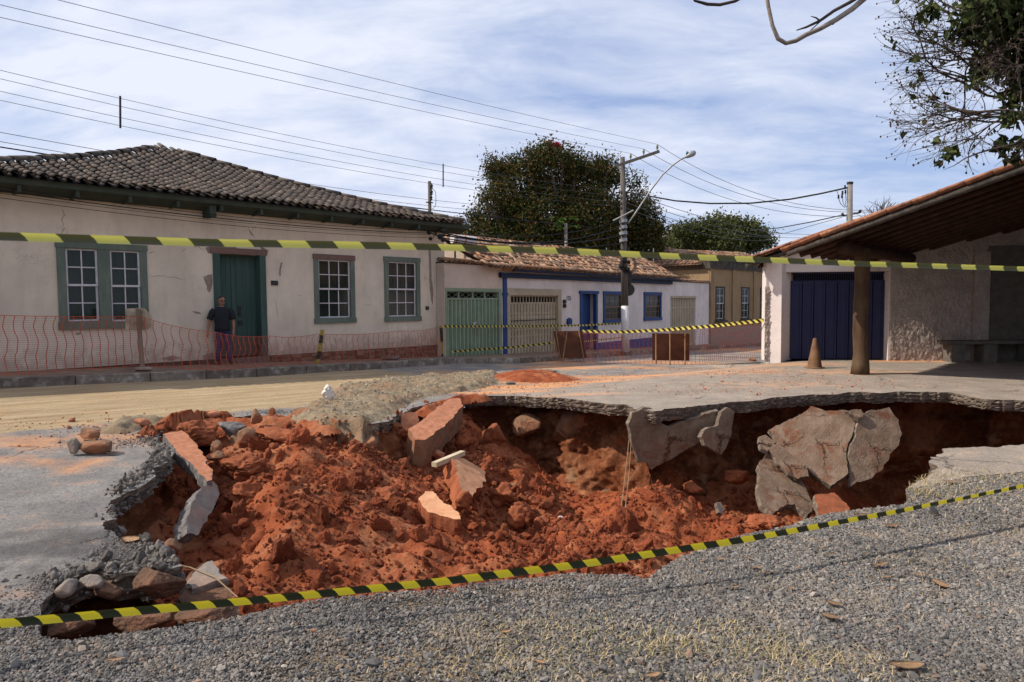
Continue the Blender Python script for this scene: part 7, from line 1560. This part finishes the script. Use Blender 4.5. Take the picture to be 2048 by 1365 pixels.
bm = bmesh.new(); tube(bm, [at_y(1226, 442, AY), at_y(1267, 421, AY)], .03, 4); obj('steel_bracket', bm, M['grey_metal'], root)
for k, py in enumerate((386, 397, 408, 417)):
    bm = bmesh.new(); p = at_y(1243, py, AY+.1); lathe(bm, p-Vector((0, 0, .06)), [(.03, 0), (.05, .04), (.03, .08), (.05, .12)], 8); obj('spool_insulator', bm, M['iron'], root, True)
bm = bmesh.new(); p = at_y(1248, 530, pp.y-.26)
for (dx, dz, r_) in ((-.10, -.05, .13), (.14, -.2, .12), (.02, .16, .10), (.2, .1, .08)): 
    q_ = bmesh.ops.create_icosphere(bm, subdivisions=2, radius=r_, matrix=Matrix.Translation(p+Vector((dx, 0, dz))))
obj('cable_bundle', bm, M['cable'], root, True)
bm = bmesh.new(); p = at_y(1256, 530, pp.y-.3)
for k in range(3): tube(bm, [p+Vector(((.28+.04*k)*math.cos(t*.4), -.02*k, (.30+.04*k)*math.sin(t*.4))) for t in range(17)], .014, 5)
obj('cable_coil', bm, M['cable'], root)
bm = bmesh.new(); c_ = at_y(1257, 580, pp.y+.26); tube(bm, [c_, c_+Vector((0, .02, 0))], .27, 20); obj('round_sign', bm, M['iron'], root)
bm = bmesh.new(); c_ = at_y(1256, 556, pp.y+.2); box(bm, c_.x-.12, c_.x+.16, c_.y, c_.y+.18, c_.z-.25, c_.z+.25); obj('junction_box', bm, M['iron'], root)
bm = bmesh.new(); [tube(bm, [at_y(1246, y, pp.y-.2), at_y(1247, y+6, pp.y-.21)], .17, 10) for y in (440, 452, 464, 478)]; obj('strap', bm, M['grey_metal'], root)
# second pole behind the garage, third behind the cream house
p2 = at_y(1701, 440, 26); p2t = at_y(1700, 368, 26); r2 = empty('utility_pole', (p2.x, p2.y, -.3), 'round concrete pole standing behind the garage roof', 'utility pole')
bm = bmesh.new(); tube(bm, [Vector((p2.x, p2.y, -.3)), p2t], [.16, .095], 14); obj('pole_shaft', bm, M['pole'], r2, True)
bm = bmesh.new(); lathe(bm, p2t-Vector((0, 0, .02)), [(.11, 0), (.12, .08), (.05, .10)], 10); obj('cap', bm, M['iron'], r2)
for (x, y) in ((1677, 394), (1685, 386), (1684, 393), (1691, 384), (1690, 375)):
    bm = bmesh.new(); lathe(bm, at_y(x, y, 26)-Vector((0, 0, .07)), [(.03, 0), (.04, .05), (.03, .10), (.04, .14)], 8); obj('insulator', bm, M['cable'], r2)
bm = bmesh.new(); tube(bm, [at_y(x, y, 26) for x, y in ((1677, 396), (1681, 408), (1689, 415), (1696, 412))], .012, 5); tube(bm, [at_y(x, y, 26) for x, y in ((1685, 394), (1686, 406), (1690, 413), (1692, 400), (1691, 386))], .012, 5); tube(bm, [at_y(x, y, 26) for x, y in ((1673, 380), (1677, 392))], .010, 5); obj('jumper_cable', bm, M['cable'], r2)
bm = bmesh.new(); tube(bm, [at_y(1685, 432, 26), at_y(1720, 426, 26)], .03, 6); obj('crossbar', bm, M['iron'], r2)
for (x, y) in ((1685, 430), (1720, 424)): bm = bmesh.new(); lathe(bm, at_y(x, y, 26)-Vector((0, 0, .04)), [(.05, 0), (.06, .06), (.03, .11)], 8); obj('insulator', bm, M['iron'], r2)
q3_, q3t = at_y(857, 425, 31), at_y(859, 363, 31); r3 = empty('utility_pole', (q3_.x, 31, -.3), 'slim dark pole top with insulators rising behind the cream roof', 'utility pole')
bm = bmesh.new(); tube(bm, [Vector((q3_.x, 31, -.3)), q3t], [.10, .075], 10); obj('pole_shaft', bm, M['pole_wood'], r3, True)
for (x, y) in ((863, 373), (863, 385), (862, 396)): bm = bmesh.new(); lathe(bm, at_y(x, y, 30.9)-Vector((0, 0, .12)), [(.03, 0), (.07, .04), (.04, .08), (.08, .14), (.04, .2), (.03, .25)], 8); obj('insulator', bm, M['cable'], r3)
bm = bmesh.new(); tube(bm, [at_y(852, 405, 30.9), at_y(866, 406, 30.9)], .03, 5); obj('crossbar', bm, M['iron'], r3)
bm = bmesh.new(); tube(bm, [at_y(x, y, 30.9) for x, y in ((864, 376), (871, 384), (872, 400), (871, 412), (866, 418), (862, 416))], .012, 5); obj('jumper_cable', bm, M['cable'], r3)

def wire(label, px0, py0, end, sag=.25, r_=.010, matr='wire', ext=.45, dirv=None, n=24, group='overhead wires', cat='wire'):
    """wire from `end` (3D) back along the street through pixel (px0,py0)"""
    dv = dirv or U; d = ray(px0, py0); nn = Vector((-dv.y, dv.x)); k = Vector((end.x, end.y)).dot(nn)/Vector((d.x, d.y)).dot(nn); a = O+d*k
    a2 = end+(a-end)*(1+ext); pts_ = [a2.lerp(end, t/n) for t in range(n+1)]; f0 = ext/(1+ext)
    for i, p in enumerate(pts_):
        t = i/n; pts_[i] = p-Vector((0, 0, sag*4*(1-t)*(t-f0)*(1+ext)))
    bm = bmesh.new(); tube(bm, pts_, r_, 4); o = obj('overhead_wire', bm, M[matr]); tag(o, label, cat, group); return pts_
wire('topmost bare wire running from the upper left to the outer crossarm insulator', 115, 0, INS[2], .10, .006)
wire('second bare wire from the top, to the middle crossarm insulator', 0, 10, INS[1], .12, .006)
wire('third bare wire from the top, to the inner crossarm insulator', 0, 35, INS[0], .12, .006)
ends = [at_y(1243, y, pp.y-.35) for y in (382, 393, 405, 414)]; W4 = []
for nm, y0_, e in zip(('highest', 'second', 'third', 'lowest'), (141, 158, 183, 201), ends): W4.append(wire(nm+' of the four evenly spaced wires tied by the spacer rods', 0, y0_, e, .42, .0052))
def spacer(px, y0_, y1_, label):
    a, b = [], []
    def near(w_, yy):
        best = None
        for i in range(len(w_)-1):
            for t in range(10):
                p = w_[i].lerp(w_[i+1], t/10); q_ = p-O; zz_ = q_.dot(_f)
                if zz_ <= 0: continue
                x = 1024+F*q_.dot(_r)/zz_
                if best is None or abs(x-px) < best[0]: best = (abs(x-px), p)
        return best[1]
    bm = bmesh.new(); tube(bm, [near(W4[0], 0)+Vector((0, 0, .05)), near(W4[3], 0)-Vector((0, 0, .05))], .022, 6); tag(obj('wire_spacer', bm, M['iron']), label, 'wire spacer', 'wire spacers')
spacer(241, 195, 247, 'upright spacer rod clamping the four wires above the cream roof'); spacer(887, 322, 358, 'upright spacer rod clamping the four wires left of the big tree')
# wires behind the cream roof
for i, (y0_, x1_, y1_) in enumerate(((262, 900, 392), (281, 905, 403), (292, 915, 411))):
    a, b = at_y(-60, y0_-8, 20), at_y(1000, y1_+22, 38); bm = bmesh.new(); tube(bm, sagpts(a, b, .25, 16), .009, 4); tag(obj('overhead_wire', bm, M['wire']), ('upper', 'middle', 'lower')[i]+' of three wires passing behind the cream roof', 'wire', 'wires behind the cream roof')
a, b = at_y(-60, 285, 19), at_y(1180, 455, 40); bm = bmesh.new(); tube(bm, sagpts(a, b, .2, 16), .02, 5); tag(obj('overhead_cable', bm, M['cable']), 'thick black cable passing behind the cream roof', 'cable')
# service cables in front of the facade
br = W1.pt(W1.hit(853, 465)[0], .35, W1.hit(853, 465, .35)[1]); bracket = W1.hit(853, 465)
for i, (y0_, y1_, r_) in enumerate(((374, 462, .007), (381, 467, .011), (387, 470, .005), (396, 476, .006))):
    e = at_y(860, y1_, 22.2); pts_ = wire(('top', 'thick second', 'thin third', 'lowest')[i]+' of four service cables crossing before the cream facade', 0, y0_, e, .22, r_, 'cable', .4, None, 24, 'service cables in front of the facade', 'cable')
bm = bmesh.new(); 
for (x, y, r_) in ((858, 465, .06), (861, 478, .05), (872, 468, .03), (880, 474, .07), (883, 462, .05), (886, 480, .06)): bmesh.ops.create_icosphere(bm, subdivisions=2, radius=r_*1.3, matrix=Matrix.Translation(at_y(x, y, 22.3)))
tube(bm, [at_y(x, y, 22.3) for x, y in ((858, 462), (868, 460), (868, 475), (862, 480))], .012, 5); tube(bm, [at_y(x, y, 22.3) for x, y in ((858, 465), (880, 474), (900, 470))], .02, 5)
o = obj('cable_clamps', bm, M['cable']); tag(o, 'tangle of black clamps and cable loops at the cream house corner', 'cable clamps')
for i, (ya, yb, r_, sg) in enumerate(((466, 452, .02, .5), (470, 470, .025, .35), (476, 486, .018, .3), (480, 500, .014, .25), (463, 440, .012, .4))):
    bm = bmesh.new(); tube(bm, sagpts(at_y(884, ya, 22.4), at_y(1246, yb, pp.y-.2), sg, 16), r_, 4); tag(obj('overhead_cable', bm, M['cable']), 'dark cable in front of the big tree, number %s from the bottom' % ('third', 'fourth', 'second', 'one', 'five')[i] if False else ('cable sagging before the big tree at mid height', 'thick cable sagging before the big tree just over the roof ridge', 'cable low before the tree just over the tape', 'lowest cable hidden partly by the upper tape', 'topmost dark cable before the lower tree crown')[i], 'cable', 'dark cables before the big tree')
# wires to the right of the pole
for i, (e, x1_, y1_, Y1, sg) in enumerate(((INS[2], 1790, 418, 27, .9), (INS[1], 1790, 421, 27, .9), (INS[0], 1790, 426, 27, 1.0))):
    bm = bmesh.new(); tube(bm, sagpts(e, at_y(x1_, y1_, Y1), sg, 20), .009, 4); tag(obj('overhead_wire', bm, M['wire']), ('outer', 'middle', 'inner')[i]+' bare wire running from the crossarm to the right over the garage', 'wire', 'wires right of the pole')
for i, (e, x1_, y1_) in enumerate(zip(ends, (1560, 1540, 1500, 1480), (455, 462, 460, 466))):
    a = at_y(1249, 382+i*11, pp.y); bm = bmesh.new(); tube(bm, sagpts(a, at_y(x1_+60, y1_+14, 52), .5, 16), .014, 4); tag(obj('overhead_wire', bm, M['wire']), ('highest', 'second', 'third', 'lowest')[i]+' thin wire fading off beyond the pole above the far trees', 'wire', 'wires beyond the pole')
bm = bmesh.new(); tube(bm, [at_y(x, y, Y) for x, y, Y in ((1250, 384, 30.6), (1300, 393, 30), (1350, 402, 29.3), (1420, 407.5, 28.6), (1500, 407, 27.9), (1580, 399, 27.2), (1640, 388, 26.6), (1694, 376, 26))], .034, 6); tag(obj('overhead_cable', bm, M['cable']), 'thick twisted black cable sagging between the two poles against the sky', 'cable')
bm = bmesh.new(); tube(bm, [at_y(x, y, Y) for x, y, Y in ((1500, 462, 34), (1560, 456, 31), (1620, 445, 28.5), (1684, 431, 26))], .022, 5); tag(obj('overhead_cable', bm, M['cable']), 'black cable rising from the far trees to the pole behind the garage', 'cable')
bm = bmesh.new(); tube(bm, [at_y(x, y, Y) for x, y, Y in ((1500, 474, 34), (1570, 467, 31), (1640, 447, 28), (1684, 435, 26))], .010, 4); tag(obj('overhead_wire', bm, M['cable']), 'thin wire just under the cable to the pole behind the garage', 'wire')

# ================================================================== TREES
def leafmat(name, stops, rough=.8):
    m, t, b = newmat(name); c = t.ramp(t.island(), stops); t.put(b.inputs['Base Color'], c); b.inputs['Roughness'].default_value = rough; b.inputs['Specular IOR Level'].default_value = .08
    tr = t.new('ShaderNodeBsdfTranslucent'); t.put(tr.inputs[0], c); mx = t.new('ShaderNodeMixShader'); mx.inputs[0].default_value = .22
    out = [n for n in t.n if n.type == 'OUTPUT_MATERIAL'][0]; t.l.new(b.outputs[0], mx.inputs[1]); t.l.new(tr.outputs[0], mx.inputs[2]); t.l.new(mx.outputs[0], out.inputs[0]); return m
def leafcloud(cs, rs, n, size, rg, fill=.55, droop=.3, aspect=2.2, clump=.0):
    """elliptic leaves as two-triangle folded quads, gathered in sprays near the surface of the blobs"""
    cs = np.array(cs); rs = np.array(rs); wgt = (rs[:, 0]*rs[:, 2]); pk = rg.choice(len(cs), n, p=wgt/wgt.sum())
    if clump:
        ncl = max(8, n//clump); pk2 = rg.choice(len(cs), ncl, p=wgt/wgt.sum()); d = rg.normal(size=(ncl, 3)); d /= np.linalg.norm(d, axis=1, keepdims=True); rad = fill+(1-fill)*rg.random(ncl)**.6
        rad *= 1+.05*rg.normal(size=ncl); cc_ = cs[pk2]+d*rs[pk2]*rad[:, None]; j = rg.integers(0, ncl, n); c = cc_[j]+rg.normal(size=(n, 3))*size*1.5; out = d[j]
    else:
        d = rg.normal(size=(n, 3)); d /= np.linalg.norm(d, axis=1, keepdims=True); rad = fill+(1-fill)*rg.random(n)**.6; c = cs[pk]+d*rs[pk]*rad[:, None]; out = d
    a = rg.normal(size=(n, 3))*.8+out*.6; a[:, 2] -= droop; a /= np.linalg.norm(a, axis=1, keepdims=True); b = np.cross(a, rg.normal(size=(n, 3))); b /= np.linalg.norm(b, axis=1, keepdims=True)
    L_ = size*rg.uniform(.6, 1.3, (n, 1)); w_ = L_/aspect; v = np.stack([c-a*L_*.5, c+b*w_*.5, c+a*L_*.5, c-b*w_*.5], 1).reshape(-1, 3); f = np.arange(n*4).reshape(-1, 4); return v, f
def limbs(bm, base, targets, r0, rg):
    for t in targets:
        t = Vector(t); m_ = base.lerp(t, .5)+Vector(rg.normal(size=3))*.25*(t-base).length*.25; tube(bm, [base, base.lerp(m_, .6), m_, m_.lerp(t, .55), t], [r0, r0*.8, r0*.55, r0*.38, r0*.15], 7)
rg = np.random.default_rng(11)
MY = 46.0; sc_ = MY/F
bl = [(1040, 372, 62), (1105, 345, 56), (1175, 372, 56), (1000, 395, 40), (1080, 430, 78), (1180, 436, 76), (1255, 445, 46), (1288, 470, 36), (968, 452, 36), (1098, 305, 24), (1205, 340, 28), (1218, 322, 14), (1268, 360, 18), (1276, 400, 26), (1000, 470, 50), (1300, 440, 24), (1200, 490, 70), (1060, 490, 70), (990, 335, 20), (1010, 345, 26), (1150, 322, 26), (1060, 318, 22), (1295, 490, 32), (935, 470, 26), (962, 380, 14), (980, 318, 12), (1030, 322, 14), (1085, 290, 14), (1128, 296, 12), (1190, 322, 14), (1236, 352, 12), (1296, 410, 14), (1318, 455, 14), (950, 425, 14), (915, 448, 16), (1062, 300, 12), (1240, 400, 20)]
cs_ = []; rs_ = []
for (x, y, r_) in bl: p = at_y(x, y, MY+rg.normal()*1.2); r_ = r_*.90-2; p.z -= .25; cs_.append(tuple(p)); rs_.append((r_*sc_, r_*sc_*1.2, r_*sc_*.95))
base = Vector((at_y(1130, 500, MY).x, MY, -.9)); root = empty('mango_tree', base, 'big dense dark round tree with reddish new leaves behind the white house', 'tree')
bm = bmesh.new(); tk_ = base+Vector((0, 0, 3.2)); tube(bm, [base, base+Vector((.1, 0, 1.6)), tk_], [.55, .45, .42], 10); limbs(bm, tk_, cs_, .24, rg); obj('trunk', bm, mat('tree_bark', [(.3, (.05, .038, .03)), (.7, (.12, .095, .075))], 6), root, True)
m = leafmat('mango_leaf', [(0, (.014, .025, .008)), (.40, (.034, .052, .014)), (.58, (.065, .066, .018)), (.75, (.11, .068, .024)), (.90, (.16, .085, .03)), (1, (.12, .11, .03))])
v, f = leafcloud(cs_, rs_, 105000, .215, rg, .74, .35, 2.3, 34); npmesh('crown', v, f, m, root)
# bougainvillea through the crown top
pc_ = [at_y(1108, 291, MY-1.2), at_y(1120, 294, MY-1), at_y(1098, 286, MY-1)]; v, f = leafcloud([tuple(p) for p in pc_], [(.45, .3, .25), (.35, .3, .2), (.2, .2, .2)], 360, .16, rg, .2, .1, 1.4)
o = npmesh('bougainvillea', v, f, leafmat('magenta_bract', [(0, (.28, .012, .035)), (1, (.45, .03, .07))])); tag(o, 'magenta flowering creeper on top of the big dark tree', 'creeper')
# lighter feathery tree far right
TY = 78.; sc_ = TY/F; cs_ = []; rs_ = []
for (x, y, r_) in [(1345, 478, 18), (1370, 468, 22), (1400, 462, 24), (1432, 458, 24), (1462, 456, 24), (1492, 460, 24), (1515, 470, 20), (1530, 484, 16), (1350, 492, 24), (1400, 486, 28), (1450, 484, 30), (1500, 486, 26), (1330, 492, 14), (1437, 444, 10)]: p = at_y(x, y, TY+rg.normal()*2); cs_.append(tuple(p)); rs_.append((r_*sc_, r_*sc_, r_*sc_*.62))
base = Vector((at_y(1440, 500, TY).x, TY, -1)); root = empty('spreading_tree', base, 'wide flat crowned light green tree far behind the ochre house', 'tree'); bm = bmesh.new(); tk_ = base+Vector((0, 0, 3)); tube(bm, [base, tk_], [.5, .4], 8); limbs(bm, tk_, cs_, .3, rg); obj('trunk', bm, M['pole_wood'], root, True)
m = leafmat('olive_leaf', [(0, (.035, .045, .014)), (.5, (.075, .085, .028)), (1, (.14, .14, .055))]); v, f = leafcloud(cs_, rs_, 26000, .33, rg, .45, .1, 1.8, 20); npmesh('crown', v, f, m, root)
# bare bush top behind the garage ridge
base = at_y(1765, 440, 30); base.z = .0; root = empty('bare_bush', base, 'bare twiggy treetop peeping over the garage roof', 'tree'); bm = bmesh.new()
tube(bm, [base, at_y(1765, 440, 30)], [.15, .08], 6)
for k in range(46):
    x = 1765+rg.normal()*26; y = 405+abs(rg.normal())*-6+(abs(x-1775))*.3; p = at_y(1765+rg.normal()*8, 445, 30); q_ = at_y(x, y, 30+rg.normal()); m_ = p.lerp(q_, .55)+Vector((rg.normal()*.15, 0, rg.normal()*.1)); tube(bm, [p, m_, q_], [.02, .013, .006], 4)
obj('twigs', bm, M['pole_wood'], root)
# papaya
pb_ = at_y(1133, 500, 33); pb_.z = -.5; root = empty('papaya_tree', pb_, 'thin papaya tree with a tuft of leaves in front of the big dark tree', 'tree'); bm = bmesh.new(); pt2 = at_y(1132, 447, 33); tube(bm, [pb_, pt2], [.10, .07], 8); obj('trunk', bm, M['pole'], root, True); V = []; Fc = []
for k in range(16):
    a_ = rg.uniform(0, 6.28); ln = rg.uniform(.35, .6); el = rg.uniform(-.5, .6); tip = pt2+Vector((math.cos(a_)*ln, math.sin(a_)*ln, el*ln)); 
    for j in range(9):
        d = Vector(rg.normal(size=3)); d.z = abs(d.z)*-.3; d.normalize(); s_ = d.cross(Vector((0, 0, 1))).normalized()*.05; b_ = len(V); V += [tuple(tip), tuple(tip+d*.14+s_), tuple(tip+d*.30), tuple(tip+d*.14-s_)]; Fc.append((b_, b_+1, b_+2, b_+3))
npmesh('crown', V, Fc, leafmat('papaya_leaf', [(0, (.05, .11, .02)), (1, (.13, .21, .05))]), root)
bm = bmesh.new(); q_ = at_y(1308, 545, 39); tube(bm, [Vector((q_.x, 39, 1.5)), at_y(1307, 497, 39)], .03, 5); tag(obj('antenna_mast', bm, M['grey_metal']), 'thin grey mast on the right end of the white house roof', 'mast')

# ---- overhanging tree at the upper right, close to the camera
rb = np.random.default_rng(23); root = empty('overhanging_tree', (6.6, 5.6, 0), 'nearby tree reaching in from the right with fine twigs, buds and dark leaves', 'tree')
bm = bmesh.new(); tube(bm, [(6.6, 5.6, 0), (6.5, 5.5, 1.5), (6.3, 5.4, 3.2), (6.1, 5.3, 4.6), (6.3, 5.2, 6)], [.22, .19, .16, .13, .08], 12); bark = mat('twig_bark', [(.3, (.035, .024, .018)), (.7, (.085, .06, .045))], 9); obj('trunk', bm, bark, root, True)
tw = bmesh.new(); tips = []
def grow(p, d, ln, r_, depth):
    seg = 4; pts_ = [p]; dd = d.copy()
    for i in range(seg): dd = (dd+Vector(rb.normal(size=3))*.16+Vector((0, 0, .004))).normalized(); pts_.append(pts_[-1]+dd*ln/seg)
    q0_ = pts_[-1]-O; qx_ = 1024+F*q0_.dot(_r)/q0_.dot(_f); qy_ = 682.5-F*q0_.dot(_u)/q0_.dot(_f); out_ = qx_ < 1790 or qy_ > 325
    if out_ and (qx_ < 1745 or qy_ > 350): return
    tube(tw, pts_, [max(r_*(1-(.85 if out_ else .45)*i/seg), .0009) for i in range(seg+1)], 4 if depth > 1 else 6)
    tips.append((pts_[-1], dd, 3 if out_ else depth))
    if out_: return
    if depth >= 4 or r_ < .0011: return
    for k in range(3 if depth < 2 else 2):
        t = rb.uniform(.3, 1.0); i = min(int(t*seg), seg-1); q_ = pts_[i].lerp(pts_[i+1], t*seg-i); nd = (dd+Vector(rb.normal(size=3))*.52).normalized(); grow(q_, nd, ln*rb.uniform(.5, .78), r_*.55, depth+1)
    grow(pts_[-1], dd, ln*.62, r_*.58, depth+1)
YT = 4.6
starts = [((2170, 60), (1880, 20)), ((2170, 90), (1850, 60)), ((2170, 120), (1870, 90)), ((2170, 160), (1880, 150)), ((2170, 190), (1860, 190)), ((2170, 210), (1880, 230)), ((2170, 200), (1900, 215)), ((2170, 240), (1900, 265)), ((2160, 215), (1870, 240)), ((2150, 130), (1840, 160)), ((2170, 100), (1900, 30)), ((2150, 140), (1930, 120)), ((2180, 20), (1900, -40)), ((2120, 60), (1960, 60)), ((2100, 120), (1990, 110))]
for (a_, b_) in starts:
    p, q_ = at_y(a_[0], a_[1], YT+rb.normal()*.25), at_y(b_[0], b_[1], YT+rb.normal()*.3); ln = (q_-p).length; grow(p, (q_-p).normalized(), ln*.72, .012, 0)
    bm2 = None
for (a_, b_) in starts[::3]: tube(tw, [Vector((6.2, 5.35, 4.2)), at_y(a_[0], a_[1], YT)+Vector((.4, .1, .3)), at_y(a_[0], a_[1], YT)], [.05, .03, .014], 6)
obj('twigs', tw, bark, root)
# buds and leaves
bd_ = bmesh.new()
for (p, dd, dp) in tips:
    if dp >= 3 and rb.random() < .62:
        r_ = rb.uniform(.004, .0075); bmesh.ops.create_icosphere(bd_, subdivisions=1, radius=r_, matrix=Matrix.Translation(p) @ Matrix.Diagonal((1, 1, 1.4, 1)))
obj('buds', bd_, bark, root)['kind'] = 'stuff'
lc = []; lr = []
for (x, y, r_) in [(2010, 60, 60), (2040, 110, 60), (1960, 30, 50), (2050, 30, 70), (1985, 120, 42), (2045, 180, 40), (1930, 60, 30), (2030, 235, 22), (2005, 290, 20), (2030, 312, 22), (2048, 290, 20), (1905, 305, 12), (1895, 312, 9), (1860, 20, 20), (2000, 0, 60), (1950, 160, 18), (2080, 80, 70)]:
    p = at_y(x, y, YT+rb.normal()*.15); s_ = YT/F; lc.append(tuple(p)); lr.append((r_*s_, r_*s_*1.3, r_*s_))
v, f = leafcloud(lc, lr, 3600, .075, rb, .05, .6, 2.2); npmesh('crown', v, f, leafmat('dark_leaf', [(0, (.022, .03, .012)), (.6, (.045, .06, .02)), (1, (.11, .12, .04))]), root)
tp = [p for p, dd, dp in tips if dp >= 2]; k = rb.choice(len(tp), 160); cc_ = np.array([tuple(tp[i]) for i in k]); v, f = leafcloud(cc_.tolist(), [(.03, .03, .03)]*len(cc_), 300, .055, rb, .1, .5, 2.0); npmesh('sparse_leaves', v, f, leafmat('dark_leaf_b', [(0, (.02, .028, .012)), (1, (.09, .10, .035))]), root)['kind'] = 'stuff'
def limb(label, pix, rad, matr, nm='branch'):
    bm = bmesh.new(); tube(bm, [at_y(x, y, Y) for x, y, Y in pix], rad, 8); o = obj(nm, bm, matr, root, True); o['label'] = label
pale = mat('pale_branch', [(.3, (.17, .13, .10)), (.7, (.36, .30, .25))], 14, bump=.6)
limb('pale looping hanging branch', [(1515, -120, 3.9), (1530, -30, 3.9), (1537, 15, 3.9), (1545, 52, 3.9), (1556, 78, 3.9), (1572, 87, 3.9), (1592, 82, 3.9), (1612, 70, 3.9), (1640, 58, 3.9), (1672, 40, 3.95), (1705, 18, 4.0), (1740, -12, 4.05), (1850, -80, 4.3), (2050, -110, 4.7), (2250, -60, 5.2)], [.010, .011, .011, .011, .012, .012, .012, .013, .013, .014, .015, .016, .02, .03, .05], pale)
limb('dark forked twig above the loop', [(1593, 61, 3.9), (1612, 55, 3.9), (1640, 42, 3.92), (1668, 22, 3.95), (1700, 5, 4.0), (1740, -20, 4.05)], [.003, .006, .008, .009, .010, .012], bark)
limb('side twig', [(1640, 42, 3.92), (1632, 36, 3.92), (1622, 33, 3.9)], [.005, .004, .002], bark)
limb('side twig', [(1616, 66, 3.9), (1628, 55, 3.9), (1640, 44, 3.92)], [.003, .003, .003], bark)
limb('side twig', [(1665, 50, 3.95), (1680, 36, 3.95), (1697, 22, 4.0)], [.003, .004, .004], bark)
limb('thin branch dipping in at the top', [(1370, -30, 3.8), (1390, 2, 3.8), (1415, 9, 3.8), (1440, 10, 3.8), (1470, 3, 3.8), (1500, -14, 3.8), (1600, -80, 3.9), (1800, -120, 4.2)], [.006, .007, .009, .009, .008, .009, .012, .02], bark)
